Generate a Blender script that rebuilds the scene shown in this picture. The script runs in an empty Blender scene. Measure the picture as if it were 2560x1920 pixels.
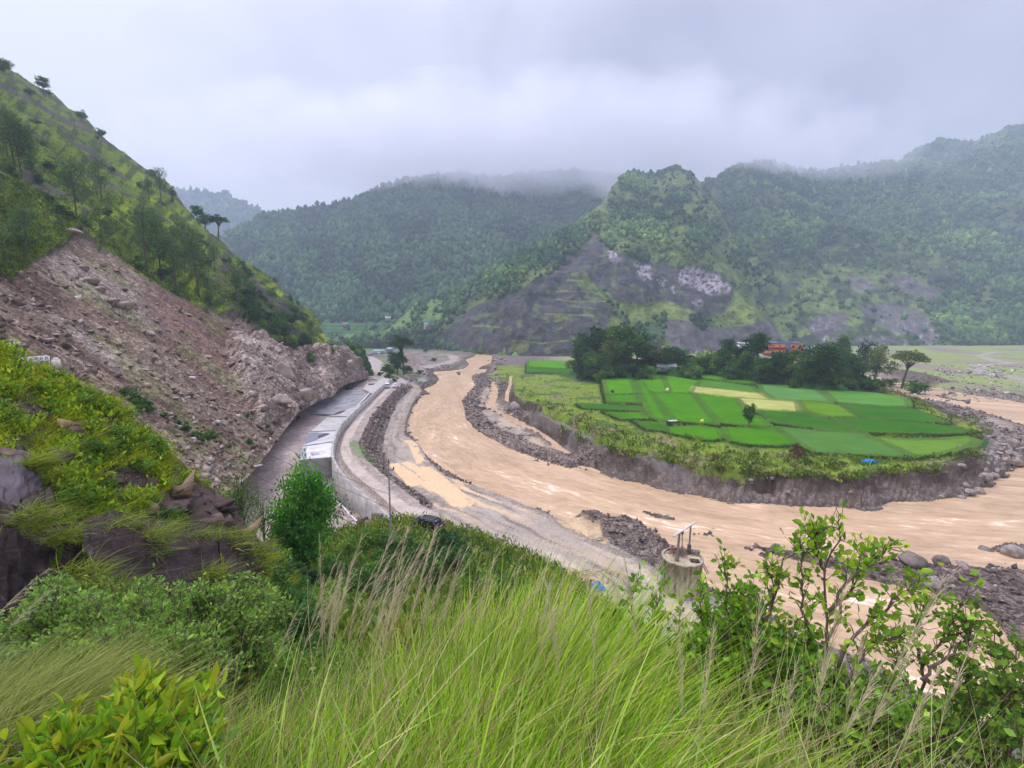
import bpy, math, random
import numpy as np
from mathutils import Vector
R_ = math.radians
SC = bpy.context.scene
COL = SC.collection
rng = np.random.default_rng(7)
random.seed(7)

# ---------------------------------------------------------------- camera
F = 1173.0                      # focal length in photo pixels (2560 wide)
PITCH = R_(7.05)
H = 30.0
cp, sp = math.cos(PITCH), math.sin(PITCH)
cam = bpy.data.cameras.new("camera"); co = bpy.data.objects.new("camera", cam); COL.objects.link(co)
cam.sensor_width = 36; cam.lens = 36*F/2560; cam.clip_start = 0.1; cam.clip_end = 9000
co.location = (0, 0, H); co.rotation_euler = (R_(90)-PITCH, 0, 0)
SC.camera = co

# ---------------------------------------------------------------- sky, sun, exposure
W = bpy.data.worlds.new("World"); SC.world = W; W.use_nodes = True
nt = W.node_tree; nt.nodes.clear(); N = nt.nodes; L = nt.links
out = N.new("ShaderNodeOutputWorld"); bg = N.new("ShaderNodeBackground"); L.new(bg.outputs[0], out.inputs[0])
tc = N.new("ShaderNodeTexCoord")
sky = N.new("ShaderNodeTexSky"); sky.sky_type = 'NISHITA'; sky.sun_disc = False
SUN_EL, SUN_ROT = R_(58), R_(-60)
sky.sun_elevation = SUN_EL; sky.sun_rotation = SUN_ROT; sky.air_density = 2; sky.dust_density = 4
n1 = N.new("ShaderNodeTexNoise"); n1.inputs['Scale'].default_value = 2.2; n1.inputs['Detail'].default_value = 5; n1.inputs['Roughness'].default_value = .5
n1.inputs['Distortion'].default_value = .4
mp = N.new("ShaderNodeMapping"); mp.inputs['Scale'].default_value = (1, 1, 1.05); mp.inputs['Location'].default_value = (.3, .2, .1)
L.new(tc.outputs['Generated'], mp.inputs[0]); L.new(mp.outputs[0], n1.inputs['Vector'])
rp = N.new("ShaderNodeValToRGB"); e = rp.color_ramp.elements
e[0].position = .30; e[0].color = (.285, .275, .36, 1); e[1].position = .70; e[1].color = (.55, .545, .65, 1)
sx = N.new("ShaderNodeSeparateXYZ"); L.new(tc.outputs['Generated'], sx.inputs[0])
# overcast sky: a thinner, brighter part of the cloud to the west (left), brighter towards the zenith
mx = N.new("ShaderNodeMath"); mx.operation = 'MULTIPLY_ADD'; L.new(sx.outputs['X'], mx.inputs[0]); mx.inputs[1].default_value = -.22; L.new(n1.outputs[0], mx.inputs[2])
L.new(mx.outputs[0], rp.inputs[0])
zr = N.new("ShaderNodeMapRange"); zr.interpolation_type = 'SMOOTHSTEP'
L.new(sx.outputs['Z'], zr.inputs[0]); zr.inputs[1].default_value = .48; zr.inputs[2].default_value = .98; zr.inputs[3].default_value = 1.0; zr.inputs[4].default_value = 5.6
vm = N.new("ShaderNodeVectorMath"); vm.operation = 'SCALE'; L.new(rp.outputs[0], vm.inputs[0]); L.new(zr.outputs[0], vm.inputs['Scale'])
ms = N.new("ShaderNodeVectorMath"); ms.operation = 'SCALE'; L.new(sky.outputs[0], ms.inputs[0]); ms.inputs['Scale'].default_value = .03
ad = N.new("ShaderNodeVectorMath"); ad.operation = 'ADD'; L.new(vm.outputs[0], ad.inputs[0]); L.new(ms.outputs[0], ad.inputs[1])
L.new(ad.outputs[0], bg.inputs[0]); bg.inputs[1].default_value = 1.0
sl = bpy.data.lights.new("sun", 'SUN'); so = bpy.data.objects.new("sun", sl); COL.objects.link(so)
sl.energy = 1.5; sl.angle = R_(14); sl.color = (1, .95, .86)
so.rotation_euler = (R_(90)-SUN_EL, 0, R_(180)-SUN_ROT+R_(180))
sd_ = Vector((math.sin(SUN_ROT)*math.cos(SUN_EL), math.cos(SUN_ROT)*math.cos(SUN_EL), math.sin(SUN_EL)))
so.rotation_euler = sd_.to_track_quat('Z', 'Y').to_euler()
SC.view_settings.view_transform = 'Standard'; SC.view_settings.look = 'None'; SC.view_settings.exposure = 0.38; SC.view_settings.gamma = 1
SC.render.engine = 'CYCLES'
cy = SC.cycles; cy.use_denoising = True; cy.max_bounces = 5; cy.diffuse_bounces = 2; cy.glossy_bounces = 2; cy.transmission_bounces = 3
cy.transparent_max_bounces = 8; cy.volume_bounces = 3; cy.volume_step_rate = 4; cy.volume_max_steps = 64; cy.caustics_reflective = False; cy.caustics_refractive = False

# ---------------------------------------------------------------- maths helpers
def ray(u, v):
    u = np.asarray(u, float); v = np.asarray(v, float)
    a = (u-1280)/F; b = (960-v)/F
    return np.stack([a, cp+b*sp, -sp+b*cp], -1)
def PX(u, v, d):
    "world point seen at photo pixel u, v at depth d along the view axis"
    return ray(u, v)*np.asarray(d, float)[..., None] + np.array([0, 0, H])
def G(u, v, z):
    r = ray(u, v); t = (np.asarray(z, float)-H)/r[..., 2]
    return r*t[..., None] + np.array([0, 0, H])
def proj(P):
    P = np.asarray(P, float); x = P[..., 0]; y = P[..., 1]; z = P[..., 2]-H
    d = y*cp - z*sp; b = (y*sp + z*cp)/d
    return 1280+F*x/d, 960-F*b, d
def crop(x0, y0, s):
    return lambda *pts: [(x0+s*p[0], y0+s*p[1]) for p in pts]
c1 = crop(0, 100, .4069); c2 = crop(0, 700, .4069); c3 = crop(700, 750, .3165); c4 = crop(1100, 800, .4069)
c5 = crop(1860, 780, .3165); c6 = crop(0, 1245, .4069); c7 = crop(800, 1245, .4069); c8 = crop(1660, 1245, .4069)
cH = crop(1200, 380, .3165); cV = crop(880, 780, .1808); cS = crop(700, 1040, .1808); cR = crop(1860, 300, .3375)
def Gp(pts, z): 
    a = np.array(pts, float); return G(a[:, 0], a[:, 1], z)[:, :2]
def sstep(a, b, x):
    t = np.clip((x-a)/(b-a+1e-12), 0, 1); return t*t*(3-2*t)
def lerp(a, b, t): return a+(b-a)*t

_perm = np.random.default_rng(3).permutation(256).astype(np.int64); _perm = np.concatenate([_perm, _perm, _perm])
_ga = np.random.default_rng(4).uniform(0, 2*np.pi, 256); _gx, _gy = np.cos(_ga), np.sin(_ga)
def perlin(x, y):
    xi = np.floor(x).astype(np.int64); yi = np.floor(y).astype(np.int64); xf = x-xi; yf = y-yi
    xi &= 255; yi &= 255
    u = xf*xf*xf*(xf*(xf*6-15)+10); v = yf*yf*yf*(yf*(yf*6-15)+10)
    def g(ix, iy, dx, dy):
        h = _perm[_perm[ix]+iy] & 255; return _gx[h]*dx+_gy[h]*dy
    a = g(xi, yi, xf, yf); b = g(xi+1, yi, xf-1, yf); c = g(xi, yi+1, xf, yf-1); d = g(xi+1, yi+1, xf-1, yf-1)
    return (lerp(lerp(a, b, u), lerp(c, d, u), v))*1.5
def fbm(x, y, s, o=4, g=.5, seed=0):
    "fractal noise about -1..1; s = size of the largest features"
    r = 0; a = 1; n = 0; f = 1/s
    for i in range(o):
        r = r+a*perlin(x*f+seed*17.3+i*5.1, y*f+seed*9.7-i*3.3); n += a; a *= g; f *= 2.03
    return r/n*1.3
def ridged(x, y, s, o=4, seed=0):
    r = 0; a = 1; n = 0; f = 1/s
    for i in range(o):
        r = r+a*(1-2*np.abs(perlin(x*f+seed*7.3+i*5.1, y*f+seed*3.7-i*3.3))); n += a; a *= .5; f *= 2.03
    return r/n

def sdist(x, y, poly, margin=1e9, closed=True):
    "signed distance to a polygon, positive inside (or minus the distance to an open line)"
    P = np.asarray(poly, float); n = len(P)
    out = np.full(x.shape, -margin)
    m = (x > P[:, 0].min()-margin) & (x < P[:, 0].max()+margin) & (y > P[:, 1].min()-margin) & (y < P[:, 1].max()+margin)
    if not m.any(): return out
    xs = x[m]; ys = y[m]; D = np.full(xs.shape, 1e18); ins = np.zeros(xs.shape, bool)
    for i in range(n if closed else n-1):
        ax, ay = P[i]; bx, by = P[(i+1) % n]; ex, ey = bx-ax, by-ay
        wx = xs-ax; wy = ys-ay; t = np.clip((wx*ex+wy*ey)/(ex*ex+ey*ey+1e-12), 0, 1)
        D = np.minimum(D, (wx-t*ex)**2+(wy-t*ey)**2)
        if closed:
            c = ((ay > ys) != (by > ys)); xi = ex*(ys-ay)/(ey if abs(ey) > 1e-12 else 1e-12)+ax; ins ^= c & (xs < xi)
    D = np.sqrt(D); out[m] = np.maximum(np.where(ins, D, -D), -margin) if closed else np.maximum(-D, -margin); return out
def st_line(x, y, line):
    "arc length and side offset of the nearest point on a polyline"
    P = np.asarray(line, float); D = np.full(x.shape, 1e18); S = np.zeros(x.shape); T = np.zeros(x.shape); acc = 0
    for i in range(len(P)-1):
        ax, ay = P[i]; ex, ey = P[i+1]-P[i]; l2 = ex*ex+ey*ey; l = math.sqrt(l2)
        wx = x-ax; wy = y-ay; t = np.clip((wx*ex+wy*ey)/l2, 0, 1); dx = wx-t*ex; dy = wy-t*ey; d = dx*dx+dy*dy
        k = d < D; D = np.where(k, d, D); S = np.where(k, acc+t*l, S); T = np.where(k, np.sign(ex*wy-ey*wx)*np.sqrt(d), T); acc += l
    return S, T

# ---------------------------------------------------------------- mesh helpers
def mk(name, V, Fq, mat=None, cols=None, msk=None, smooth=False, link=True):
    "mesh from numpy arrays; Fq: (n,3) or (n,4) or a list of such arrays"
    V = np.ascontiguousarray(V, np.float32)
    Fs = Fq if isinstance(Fq, list) else [Fq]
    Fs = [np.asarray(f, np.int32) for f in Fs if len(f)]
    me = bpy.data.meshes.new(name)
    me.vertices.add(len(V)); me.vertices.foreach_set("co", V.ravel())
    nl = sum(f.size for f in Fs); npoly = sum(len(f) for f in Fs)
    me.loops.add(nl); me.loops.foreach_set("vertex_index", np.concatenate([f.ravel() for f in Fs]).astype(np.int32))
    me.polygons.add(npoly)
    tot = np.concatenate([np.full(len(f), f.shape[1], np.int32) for f in Fs]); st = np.concatenate([[0], np.cumsum(tot)[:-1]]).astype(np.int32)
    me.polygons.foreach_set("loop_start", st)
    try: me.polygons.foreach_set("loop_total", tot)
    except Exception: pass
    if smooth: me.polygons.foreach_set("use_smooth", np.ones(npoly, bool))
    for nm, c in (("Col", cols), ("Msk", msk)):
        if c is not None:
            a = me.attributes.new(nm, 'FLOAT_COLOR', 'POINT'); c4_ = np.ones((len(V), 4), np.float32); c4_[:, :3] = c[:, :3]
            a.data.foreach_set("color", c4_.ravel())
    me.update(calc_edges=True)
    if mat: me.materials.append(mat)
    return me
def ob(name, me, parent=None, loc=None):
    o = bpy.data.objects.new(name, me); COL.objects.link(o)
    if parent is not None: o.parent = parent
    if loc is not None: o.location = loc
    return o
def tag(o, label=None, cat=None, group=None, kind=None):
    if label: o["label"] = label
    if cat: o["category"] = cat
    if group: o["group"] = group
    if kind: o["kind"] = kind
    return o
def empty(name, loc, rz=0, s=1):
    o = bpy.data.objects.new(name, None); COL.objects.link(o); o.location = loc; o.rotation_euler = (0, 0, rz); o.scale = (s, s, s); o.empty_display_size = .2; return o
def copy_tree(root, loc, rz=0, s=1):
    r = root.copy(); COL.objects.link(r); r.location = loc; r.rotation_euler = (0, 0, rz); r.scale = (s, s, s) if np.isscalar(s) else s
    for ch in [c for c in bpy.data.objects if c.parent is root]:
        c = ch.copy(); COL.objects.link(c); c.parent = r
    return r

class MB:
    "collects pieces into one mesh, with a colour for each vertex"
    def __init__(s): s.V = []; s.F3 = []; s.F4 = []; s.C = []; s.n = 0
    def add(s, V, F, c=(1, 1, 1)):
        V = np.asarray(V, float); F = np.asarray(F, int); (s.F4 if F.shape[1] == 4 else s.F3).append(F+s.n)
        c = np.asarray(c, float); s.C.append(np.broadcast_to(c, (len(V), 3)) if c.ndim == 1 else c); s.V.append(V); s.n += len(V); return s
    def box(s, c, d, rz=0, col=(1, 1, 1), taper=1.0):
        x, y, z = np.array(d)/2; V = np.array([[-x, -y, -z], [x, -y, -z], [x, y, -z], [-x, y, -z], [-x*taper, -y*taper, z], [x*taper, -y*taper, z], [x*taper, y*taper, z], [-x*taper, y*taper, z]])
        k, q = math.cos(rz), math.sin(rz); V = V@np.array([[k, q, 0], [-q, k, 0], [0, 0, 1]])+np.array(c)
        return s.add(V, [[0, 3, 2, 1], [4, 5, 6, 7], [0, 1, 5, 4], [1, 2, 6, 5], [2, 3, 7, 6], [3, 0, 4, 7]], col)
    def tube(s, pts, rad, n=6, col=(1, 1, 1), cap=True):
        P = np.asarray(pts, float); m = len(P); rad = np.broadcast_to(np.asarray(rad, float), (m,))
        T = np.gradient(P, axis=0); T /= np.linalg.norm(T, axis=1, keepdims=True)+1e-9
        up = np.array([0, 0, 1.]) if abs(T[0, 2]) < .9 else np.array([1., 0, 0])
        A = np.cross(T, up); A /= np.linalg.norm(A, axis=1, keepdims=True)+1e-9; B = np.cross(T, A)
        an = np.linspace(0, 2*np.pi, n, endpoint=False)
        V = (P[:, None]+rad[:, None, None]*(A[:, None]*np.cos(an)[None, :, None]+B[:, None]*np.sin(an)[None, :, None])).reshape(-1, 3)
        i = np.arange(m-1)[:, None]*n; j = np.arange(n)[None]; j2 = (j+1) % n
        Fq = np.stack([i+j, i+j2, i+n+j2, i+n+j], -1).reshape(-1, 4)
        s.add(V, Fq, col)
        if cap:
            for q, o in ((0, 1), (m-1, -1)):
                b = q*n; Vc = np.vstack([V[b:b+n], P[q]]); f = [[k, (k+1) % n, n][::o] for k in range(n)]; s.add(Vc, f, col)
        return s
    def mesh(s, name, mat=None, smooth=False):
        Fs = ([np.concatenate(s.F4)] if s.F4 else [])+([np.concatenate(s.F3)] if s.F3 else [])
        return mk(name, np.concatenate(s.V), Fs, mat, np.concatenate(s.C), smooth=smooth)
    def build(s, name, mat, parent=None, smooth=False): return ob(name, s.mesh(name, mat, smooth), parent)

def inst(TV, TF, pos, M, col):
    "copies of a template (TV,TF) by matrices M (n,3,3) at pos -> V,F,C"
    n = len(pos); k = len(TV)
    V = (np.einsum('nij,kj->nki', M, TV)+pos[:, None]).reshape(-1, 3)
    Fo = (TF[None]+(np.arange(n)*k)[:, None, None]).reshape(-1, TF.shape[1])
    return V, Fo, np.repeat(col, k, 0)
def basis(d, roll=None):
    "matrices whose columns are side, dir, normal"
    d = d/(np.linalg.norm(d, axis=1, keepdims=True)+1e-9); n = len(d)
    r = rng.normal(size=(n, 3)) if roll is None else roll
    s = np.cross(d, r); s /= np.linalg.norm(s, axis=1, keepdims=True)+1e-9; q = np.cross(s, d)
    return np.stack([s, d, q], -1)
def rotz(a, s):
    k, q = np.cos(a)*s, np.sin(a)*s; M = np.zeros((len(a), 3, 3)); M[:, 0, 0] = k; M[:, 0, 1] = -q; M[:, 1, 0] = q; M[:, 1, 1] = k; M[:, 2, 2] = s; return M
def ico(sub, jit=0, seed=0):
    import bmesh
    b = bmesh.new(); bmesh.ops.create_icosphere(b, subdivisions=sub, radius=1); V = np.array([v.co[:] for v in b.verts]); Fc = np.array([[v.index for v in f.verts] for f in b.faces]); b.free()
    if jit:
        r = np.random.default_rng(seed); q = r.normal(size=(5, 3))
        for k in range(5): V = V*(1+jit*np.sin(V@q[k]*2.2+k)[:, None]*.5)
        V = V*(1+r.uniform(-jit, jit, (len(V), 1))*.35)
    return V, Fc

# ---------------------------------------------------------------- materials
def mat_new(name):
    m = bpy.data.materials.new(name); m.use_nodes = True; n = m.node_tree; b = n.nodes["Principled BSDF"]; b.inputs['Specular IOR Level'].default_value = .08; return m, n, b
def attr(n, nm):
    a = n.nodes.new("ShaderNodeAttribute"); a.attribute_name = nm; return a
def mul(n, a, b):
    x = n.nodes.new("ShaderNodeVectorMath"); x.operation = 'MULTIPLY'
    for i, q in enumerate((a, b)):
        if isinstance(q, tuple): x.inputs[i].default_value = q
        else: n.links.new(q, x.inputs[i])
    return x.outputs[0]
def noise_fac(n, scale, lo, hi, detail=4, vec=None, rough=.55):
    t = n.nodes.new("ShaderNodeTexNoise"); t.inputs['Scale'].default_value = scale; t.inputs['Detail'].default_value = detail if scale > .1 else 9; t.inputs['Roughness'].default_value = rough
    if vec is None:
        c = n.nodes.new("ShaderNodeTexCoord"); vec = c.outputs['Object']
    n.links.new(vec, t.inputs['Vector'])
    r = n.nodes.new("ShaderNodeMapRange"); n.links.new(t.outputs[0], r.inputs[0]); r.inputs[1].default_value = .3; r.inputs[2].default_value = .7; r.inputs[3].default_value = lo; r.inputs[4].default_value = hi
    return r.outputs[0], t.outputs[0]
def mat_attr(name, rough=.85, var=(.75, 1.25), scale=1.0, bump=0.0, bdist=.1, spec=.08, transl=0.0, col=None):
    "base colour from the Col attribute (or col), broken up by noise"
    m, n, b = mat_new(name)
    if col is None: src = attr(n, "Col").outputs['Color']
    else:
        c = n.nodes.new("ShaderNodeRGB"); c.outputs[0].default_value = (*col, 1); src = c.outputs[0]
    f, raw = noise_fac(n, scale, *var)
    o = mul(n, src, f); n.links.new(o, b.inputs['Base Color']); b.inputs['Roughness'].default_value = rough; b.inputs['Specular IOR Level'].default_value = spec
    if bump:
        bp = n.nodes.new("ShaderNodeBump"); bp.inputs['Strength'].default_value = bump; bp.inputs['Distance'].default_value = bdist; n.links.new(raw, bp.inputs['Height']); n.links.new(bp.outputs[0], b.inputs['Normal'])
    if transl:
        t = n.nodes.new("ShaderNodeBsdfTranslucent"); n.links.new(o, t.inputs[0]); x = n.nodes.new("ShaderNodeMixShader"); x.inputs[0].default_value = transl
        n.links.new(b.outputs[0], x.inputs[1]); n.links.new(t.outputs[0], x.inputs[2]); n.links.new(x.outputs[0], n.nodes["Material Output"].inputs[0])
    return m
def mat_ground(name, fine=3.0, coarse=.35):
    "Col attribute; Msk.r = wet, Msk.g = stony, Msk.b = grassy"
    m, n, b = mat_new(name); c = attr(n, "Col").outputs['Color']; k = n.nodes.new("ShaderNodeSeparateColor"); n.links.new(attr(n, "Msk").outputs['Color'], k.inputs[0])
    tcn = n.nodes.new("ShaderNodeTexCoord").outputs['Object']
    def M(op, a, b_, c_=None):
        x = n.nodes.new("ShaderNodeMath"); x.operation = op
        for i, q in enumerate((a, b_, c_)):
            if q is None: continue
            if isinstance(q, (int, float)): x.inputs[i].default_value = q
            else: n.links.new(q, x.inputs[i])
        return x.outputs[0]
    v = n.nodes.new("ShaderNodeTexVoronoi"); v.inputs['Scale'].default_value = fine; n.links.new(tcn, v.inputs['Vector'])
    sc_ = n.nodes.new("ShaderNodeSeparateColor"); n.links.new(v.outputs['Color'], sc_.inputs[0])
    v2 = n.nodes.new("ShaderNodeTexVoronoi"); v2.inputs['Scale'].default_value = fine*.38; n.links.new(tcn, v2.inputs['Vector'])
    sc2 = n.nodes.new("ShaderNodeSeparateColor"); n.links.new(v2.outputs['Color'], sc2.inputs[0])
    st = M('POWER', sc_.outputs[0], 3.0); st2 = M('POWER', sc2.outputs[1], 5.0)
    st = M('ADD', M('MULTIPLY', st, 1.0), M('MULTIPLY', st2, .8)); st = M('SUBTRACT', st, .3)
    f1, r1 = noise_fac(n, coarse, .82, 1.18, 6, tcn, .65); f2, r2 = noise_fac(n, fine*2, .8, 1.2, 3, tcn)
    tot = M('MULTIPLY', M('MULTIPLY', f1, f2), M('ADD', M('MULTIPLY', st, k.outputs[1]), 1.0))
    dry = M('SUBTRACT', 1.0, k.outputs[0]); tot = M('ADD', M('MULTIPLY', tot, dry), k.outputs[0])
    n.links.new(mul(n, c, tot), b.inputs['Base Color'])
    rg = M('MULTIPLY_ADD', k.outputs[0], -.72, .9); n.links.new(rg, b.inputs['Roughness']); n.links.new(M('MULTIPLY_ADD', k.outputs[0], .4, .06), b.inputs['Specular IOR Level'])
    hgt = M('MULTIPLY', M('ADD', M('MULTIPLY', v.outputs['Distance'], k.outputs[1]), r2), dry)
    bp = n.nodes.new("ShaderNodeBump"); bp.inputs['Strength'].default_value = .6; bp.inputs['Distance'].default_value = .12; n.links.new(hgt, bp.inputs['Height']); n.links.new(bp.outputs[0], b.inputs['Normal'])
    return m
# ================================================================ VALLEY FLOOR (one sheet)
NAZ, NR = 1350, 1000
AZ0, AZ1 = R_(-62), R_(62); RMIN, RMAX = 1.0, 1150.0
az = np.linspace(AZ0, AZ1, NAZ); rr = RMIN*(RMAX/RMIN)**np.linspace(0, 1, NR)
A_, RR_ = np.meshgrid(az, rr); X = (RR_*np.sin(A_)).ravel(); Y = (RR_*np.cos(A_)).ravel()

# colours (albedo)
cGravel = np.array((.125, .103, .098)); cGravelD = np.array((.082, .064, .056)); cSand = np.array((.30, .245, .20)); cRoad = np.array((.40, .335, .29))
cTrack = np.array((.31, .265, .225)); cPud = np.array((.60, .42, .235)); cGrass = np.array((.15, .215, .03)); cGreen = np.array((.035, .115, .022)); cDirt = np.array((.20, .15, .125))
Z = 1.15+fbm(X, Y, 25, 4, seed=1)*.5
C = np.tile(cGravel, (len(X), 1)); K = np.zeros((len(X), 3)); K[:, 1] = .9
def put(m, col, wet=None, stony=None, grassy=None):
    global C
    mm = m[:, None]; C = C*(1-mm)+np.asarray(col)*mm
    for i, q in enumerate((wet, stony, grassy)):
        if q is not None: K[:, i] = K[:, i]*(1-m)+q*m
def lift(m, z):
    global Z
    Z = Z*(1-m)+z*m
wob = fbm(X, Y, 6, 4, seed=2)*1.6
wobF = fbm(X, Y, 2.2, 3, seed=3)*.8

# far valley floor behind the knoll and to the right: grassy flood plain with gravel
far = sstep(150, 260, Y)*sstep(20, 60, X)
gp = sstep(-.25, .25, fbm(X, Y*.5, 40, 5, seed=4)+.12)
put(far, cGravel*1.5); put(far*gp, (.20, .245, .085), stony=.35, grassy=1); put(far*(1-gp)*sstep(.0, .3, fbm(X, Y*.6, 30, 4, seed=5)), (.21, .17, .13))
farL = sstep(230, 300, Y)*sstep(0, -20, X)
put(farL*sstep(-.1, .2, fbm(X, Y, 22, 4, seed=6)), (.14, .17, .08), stony=.5)
put(sstep(520, 600, Y)*sstep(-60, -100, X)*.8, (.07, .13, .05), stony=.1)

# ---- river
riverW = c3((1180, 385), (1300, 392), (1450, 400), (1560, 430), (1540, 452), (1480, 470), (1470, 510), (1350, 560), (1210, 570), (1280, 620), (1260, 660), (1150, 710), (1110, 790), (1050, 870), (1010, 930), (1030, 1050), (1110, 1100), (1160, 1200), (1270, 1290), (1390, 1370), (1560, 1460), (1700, 1560), (1900, 1650))
riverW += c4((640, 1172), (700, 1182), (780, 1210), (820, 1190), (850, 1172), (1000, 1178), (1080, 1215), (1240, 1240), (1330, 1310), (1440, 1370), (1510, 1400), (1600, 1500), (1720, 1610))
riverW += c8((480, 600), (740, 690), (960, 830), (1150, 880), (1400, 980), (1520, 1080), (1800, 1190), (2300, 1450))
riverE = c3((1640, 405), (1665, 450), (1640, 520), (1640, 580), (1500, 605), (1560, 660), (1535, 700), (1470, 740), (1430, 830), (1440, 920), (1500, 1010), (1600, 1080), (1750, 1150), (1850, 1195), (2000, 1262))
riverE += c4((500, 828), (800, 925), (900, 900), (920, 890), (1100, 940), (1400, 1010), (1600, 1060), (1900, 1110), (2200, 1130))
riverE += c5((650, 1515), (830, 1490), (1150, 1490), (1450, 1460), (1740, 1440), (1900, 1390), (1950, 1330), (2050, 1290), (2212, 1262), (2700, 1190), (3400, 1150))
rivPoly = Gp(riverW, 0).tolist()+[[150, 5], [190, 40]]+Gp(riverE, 0)[::-1].tolist()
upE = c5((1000, 505), (1060, 520), (1300, 560), (1500, 600), (1700, 650), (1950, 680), (2212, 730), (2800, 830), (3600, 950)); upW = c5((1000, 560), (1130, 590), (1250, 640), (1400, 690), (1600, 720), (1800, 760), (2000, 820), (2212, 890), (2800, 1060), (3300, 1200))
upPoly = Gp(upE, 0).tolist()+Gp(upW, 0)[::-1].tolist()
dr = sdist(X, Y, rivPoly, 40); du = sdist(X, Y, upPoly, 40)
shore = np.maximum(dr+wob*.7+wobF*.6, du+wob*.7)
lift(sstep(-5, 1.5, shore), -1.3)

# ---- east bar: pale silt with channels and dark cobbles
bar = Gp(c3((1500, 600), (1640, 580), (1700, 470), (1740, 560), (1830, 640), (1800, 800), (1900, 900))+c4((600, 600), (760, 700), (900, 790), (1000, 850), (1200, 930), (1000, 900), (900, 880), (800, 900), (620, 850), (420, 790), (260, 700), (140, 600), (120, 490), (200, 400)), .5)
db = sdist(X, Y, bar, 30); mb = sstep(-1, 2, db+wob*.4)
lift(mb, .55+.35*fbm(X, Y, 9, 4, seed=7)); put(mb*.9, (.26, .215, .18), stony=.5)
put(mb*sstep(.05, .3, fbm(X, Y, 7, 4, seed=8)), cGravelD*1.5, stony=1.2)
pb = mb*sstep(-.1, -.28, fbm(X, Y, 8, 3, seed=9)); lift(pb*.8, .18); put(pb, (.38, .29, .2), wet=.6, stony=0)
# dark cobble ridge between the two little streams
rdg = Gp(c3((1760, 900), (1840, 850), (1900, 870))+c4((700, 650), (850, 740), (1000, 840), (1180, 920), (1330, 960), (1250, 970), (1050, 930), (930, 880), (820, 850), (700, 760), (560, 660), (420, 570)), .8)
dg = sdist(X, Y, rdg, 20); lift(sstep(-.5, 2, dg+wobF), 1.2); put(sstep(-.7, .6, dg+wobF), cGravelD*1.15, stony=1.3)

# ---- east terrace with the paddies
terr = c3((1700, 470), (1640, 570), (1720, 600), (1850, 620))+c4((440, 360), (445, 440), (500, 480), (600, 505), (650, 600), (820, 680), (1000, 770), (1200, 840), (1500, 890), (1800, 940), (2212, 950))+c5((400, 1290), (830, 1310), (1000, 1262), (1300, 1262), (1550, 1222), (1700, 1170), (1850, 1100), (1960, 980), (1900, 900), (1750, 850), (1600, 790), (1400, 680), (1280, 640), (1050, 560))
terrW = Gp(terr, 4.0).tolist()+[[150, 300], [120, 345], [20, 345], [-20, 330]]
dt = sdist(X, Y, terrW, 40)
farfac = sstep(240, 120, Y)             # the bank is high near the bend and dies out upstream
bankh = 1.9+2.1*farfac
dtw = dt+wobF*.7+wob*.3
lift(sstep(-6.2, .3, dtw+wob*.6)**1.25, bankh+fbm(X, Y, 12, 3, seed=11)*.25)
put(sstep(-7, -5, dtw)*sstep(.5, -.3, dtw)*sstep(30, 60, X+Y*.3), (.062, .045, .036), stony=.5); put(sstep(-7, -5, dtw)*sstep(.5, -.3, dtw)*sstep(30, 60, X+Y*.3)*sstep(0, .3, fbm(X, Y, 5, 4, seed=14)), (.105, .08, .066), stony=.8)
mg = sstep(-.2, 1.4, dtw+wobF*.5)
put(mg, cGrass, stony=.15, grassy=1)
put(mg*sstep(.0, .4, fbm(X, Y, 9, 4, seed=12)), (.16, .14, .075), stony=.6)
put(mg*sstep(.15, .35, fbm(X, Y, 14, 4, seed=13)), (.075, .12, .03), stony=.1)
bk_ = sstep(30, 60, X+Y*.3)*(Y < 200); put(bk_*sstep(-4.4, -3.6, dtw+wob*.5)*sstep(-1.9, -2.6, dtw+wob*.5)*.8, (.155, .128, .112), stony=.7); put(bk_*sstep(-1.4, -.8, dtw+wobF*.4)*sstep(.5, .0, dtw)*.8, (.05, .037, .028), stony=.1)
# narrow dark ledge in the bank above the water
led = Gp(c4((640, 610), (820, 700), (1000, 790), (1200, 855), (1400, 925), (1500, 960)), 2.2); dl = -sdist(X, Y, led, 12, False)
put(sstep(3.2, 1.5, dl)*(1-mg)*.8, (.15, .13, .12), stony=.3)
# little streams
for ln, wd in ((c3((1825, 600), (1815, 680), (1795, 740), (1790, 800), (1850, 840), (1950, 895), (2050, 945), (2212, 1035))+c4((700, 652), (850, 742), (1000, 832), (1150, 902), (1400, 972), (1700, 1052), (1980, 1092)), .62), (c3((1680, 640), (1690, 740), (1660, 830), (1680, 870), (1780, 910), (1950, 1000), (2100, 1080))+c4((560, 660), (680, 740), (740, 790), (800, 830)), .75)):
    d = -sdist(X, Y, Gp(ln, 0), 10, False); q = d+wobF*.35
    lift(sstep(wd*2.4, wd*.6, q), -.45)
# islands and bars in the river
def isl(pts, h, col=None, e=1.2, amp=.6):
    d = sdist(X, Y, Gp(pts, 0), 15); lift(sstep(-e, e, d+wobF*amp), h*(.7+.5*fbm(X, Y, 2.5, 3, seed=21))); put(sstep(-e, 0, d+wobF*amp), cGravelD*1.5 if col is None else col, stony=1.3)
isl(c4((835, 1078), (900, 1085), (1000, 1110), (1090, 1135), (1040, 1140), (930, 1110)), .30, e=.8)
isl(c4((1170, 1165), (1250, 1160), (1400, 1195), (1470, 1220), (1560, 1235), (1540, 1262), (1440, 1250), (1330, 1235), (1240, 1200)), .45, e=.8)
isl(c4((1590, 1262), (1650, 1270), (1720, 1300), (1660, 1318), (1600, 1290)), .3, e=.6)
isl(c4((1545, 1300), (1600, 1300), (1750, 1380), (1720, 1390), (1620, 1360)), .3, (.24, .2, .175), e=.5)
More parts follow.
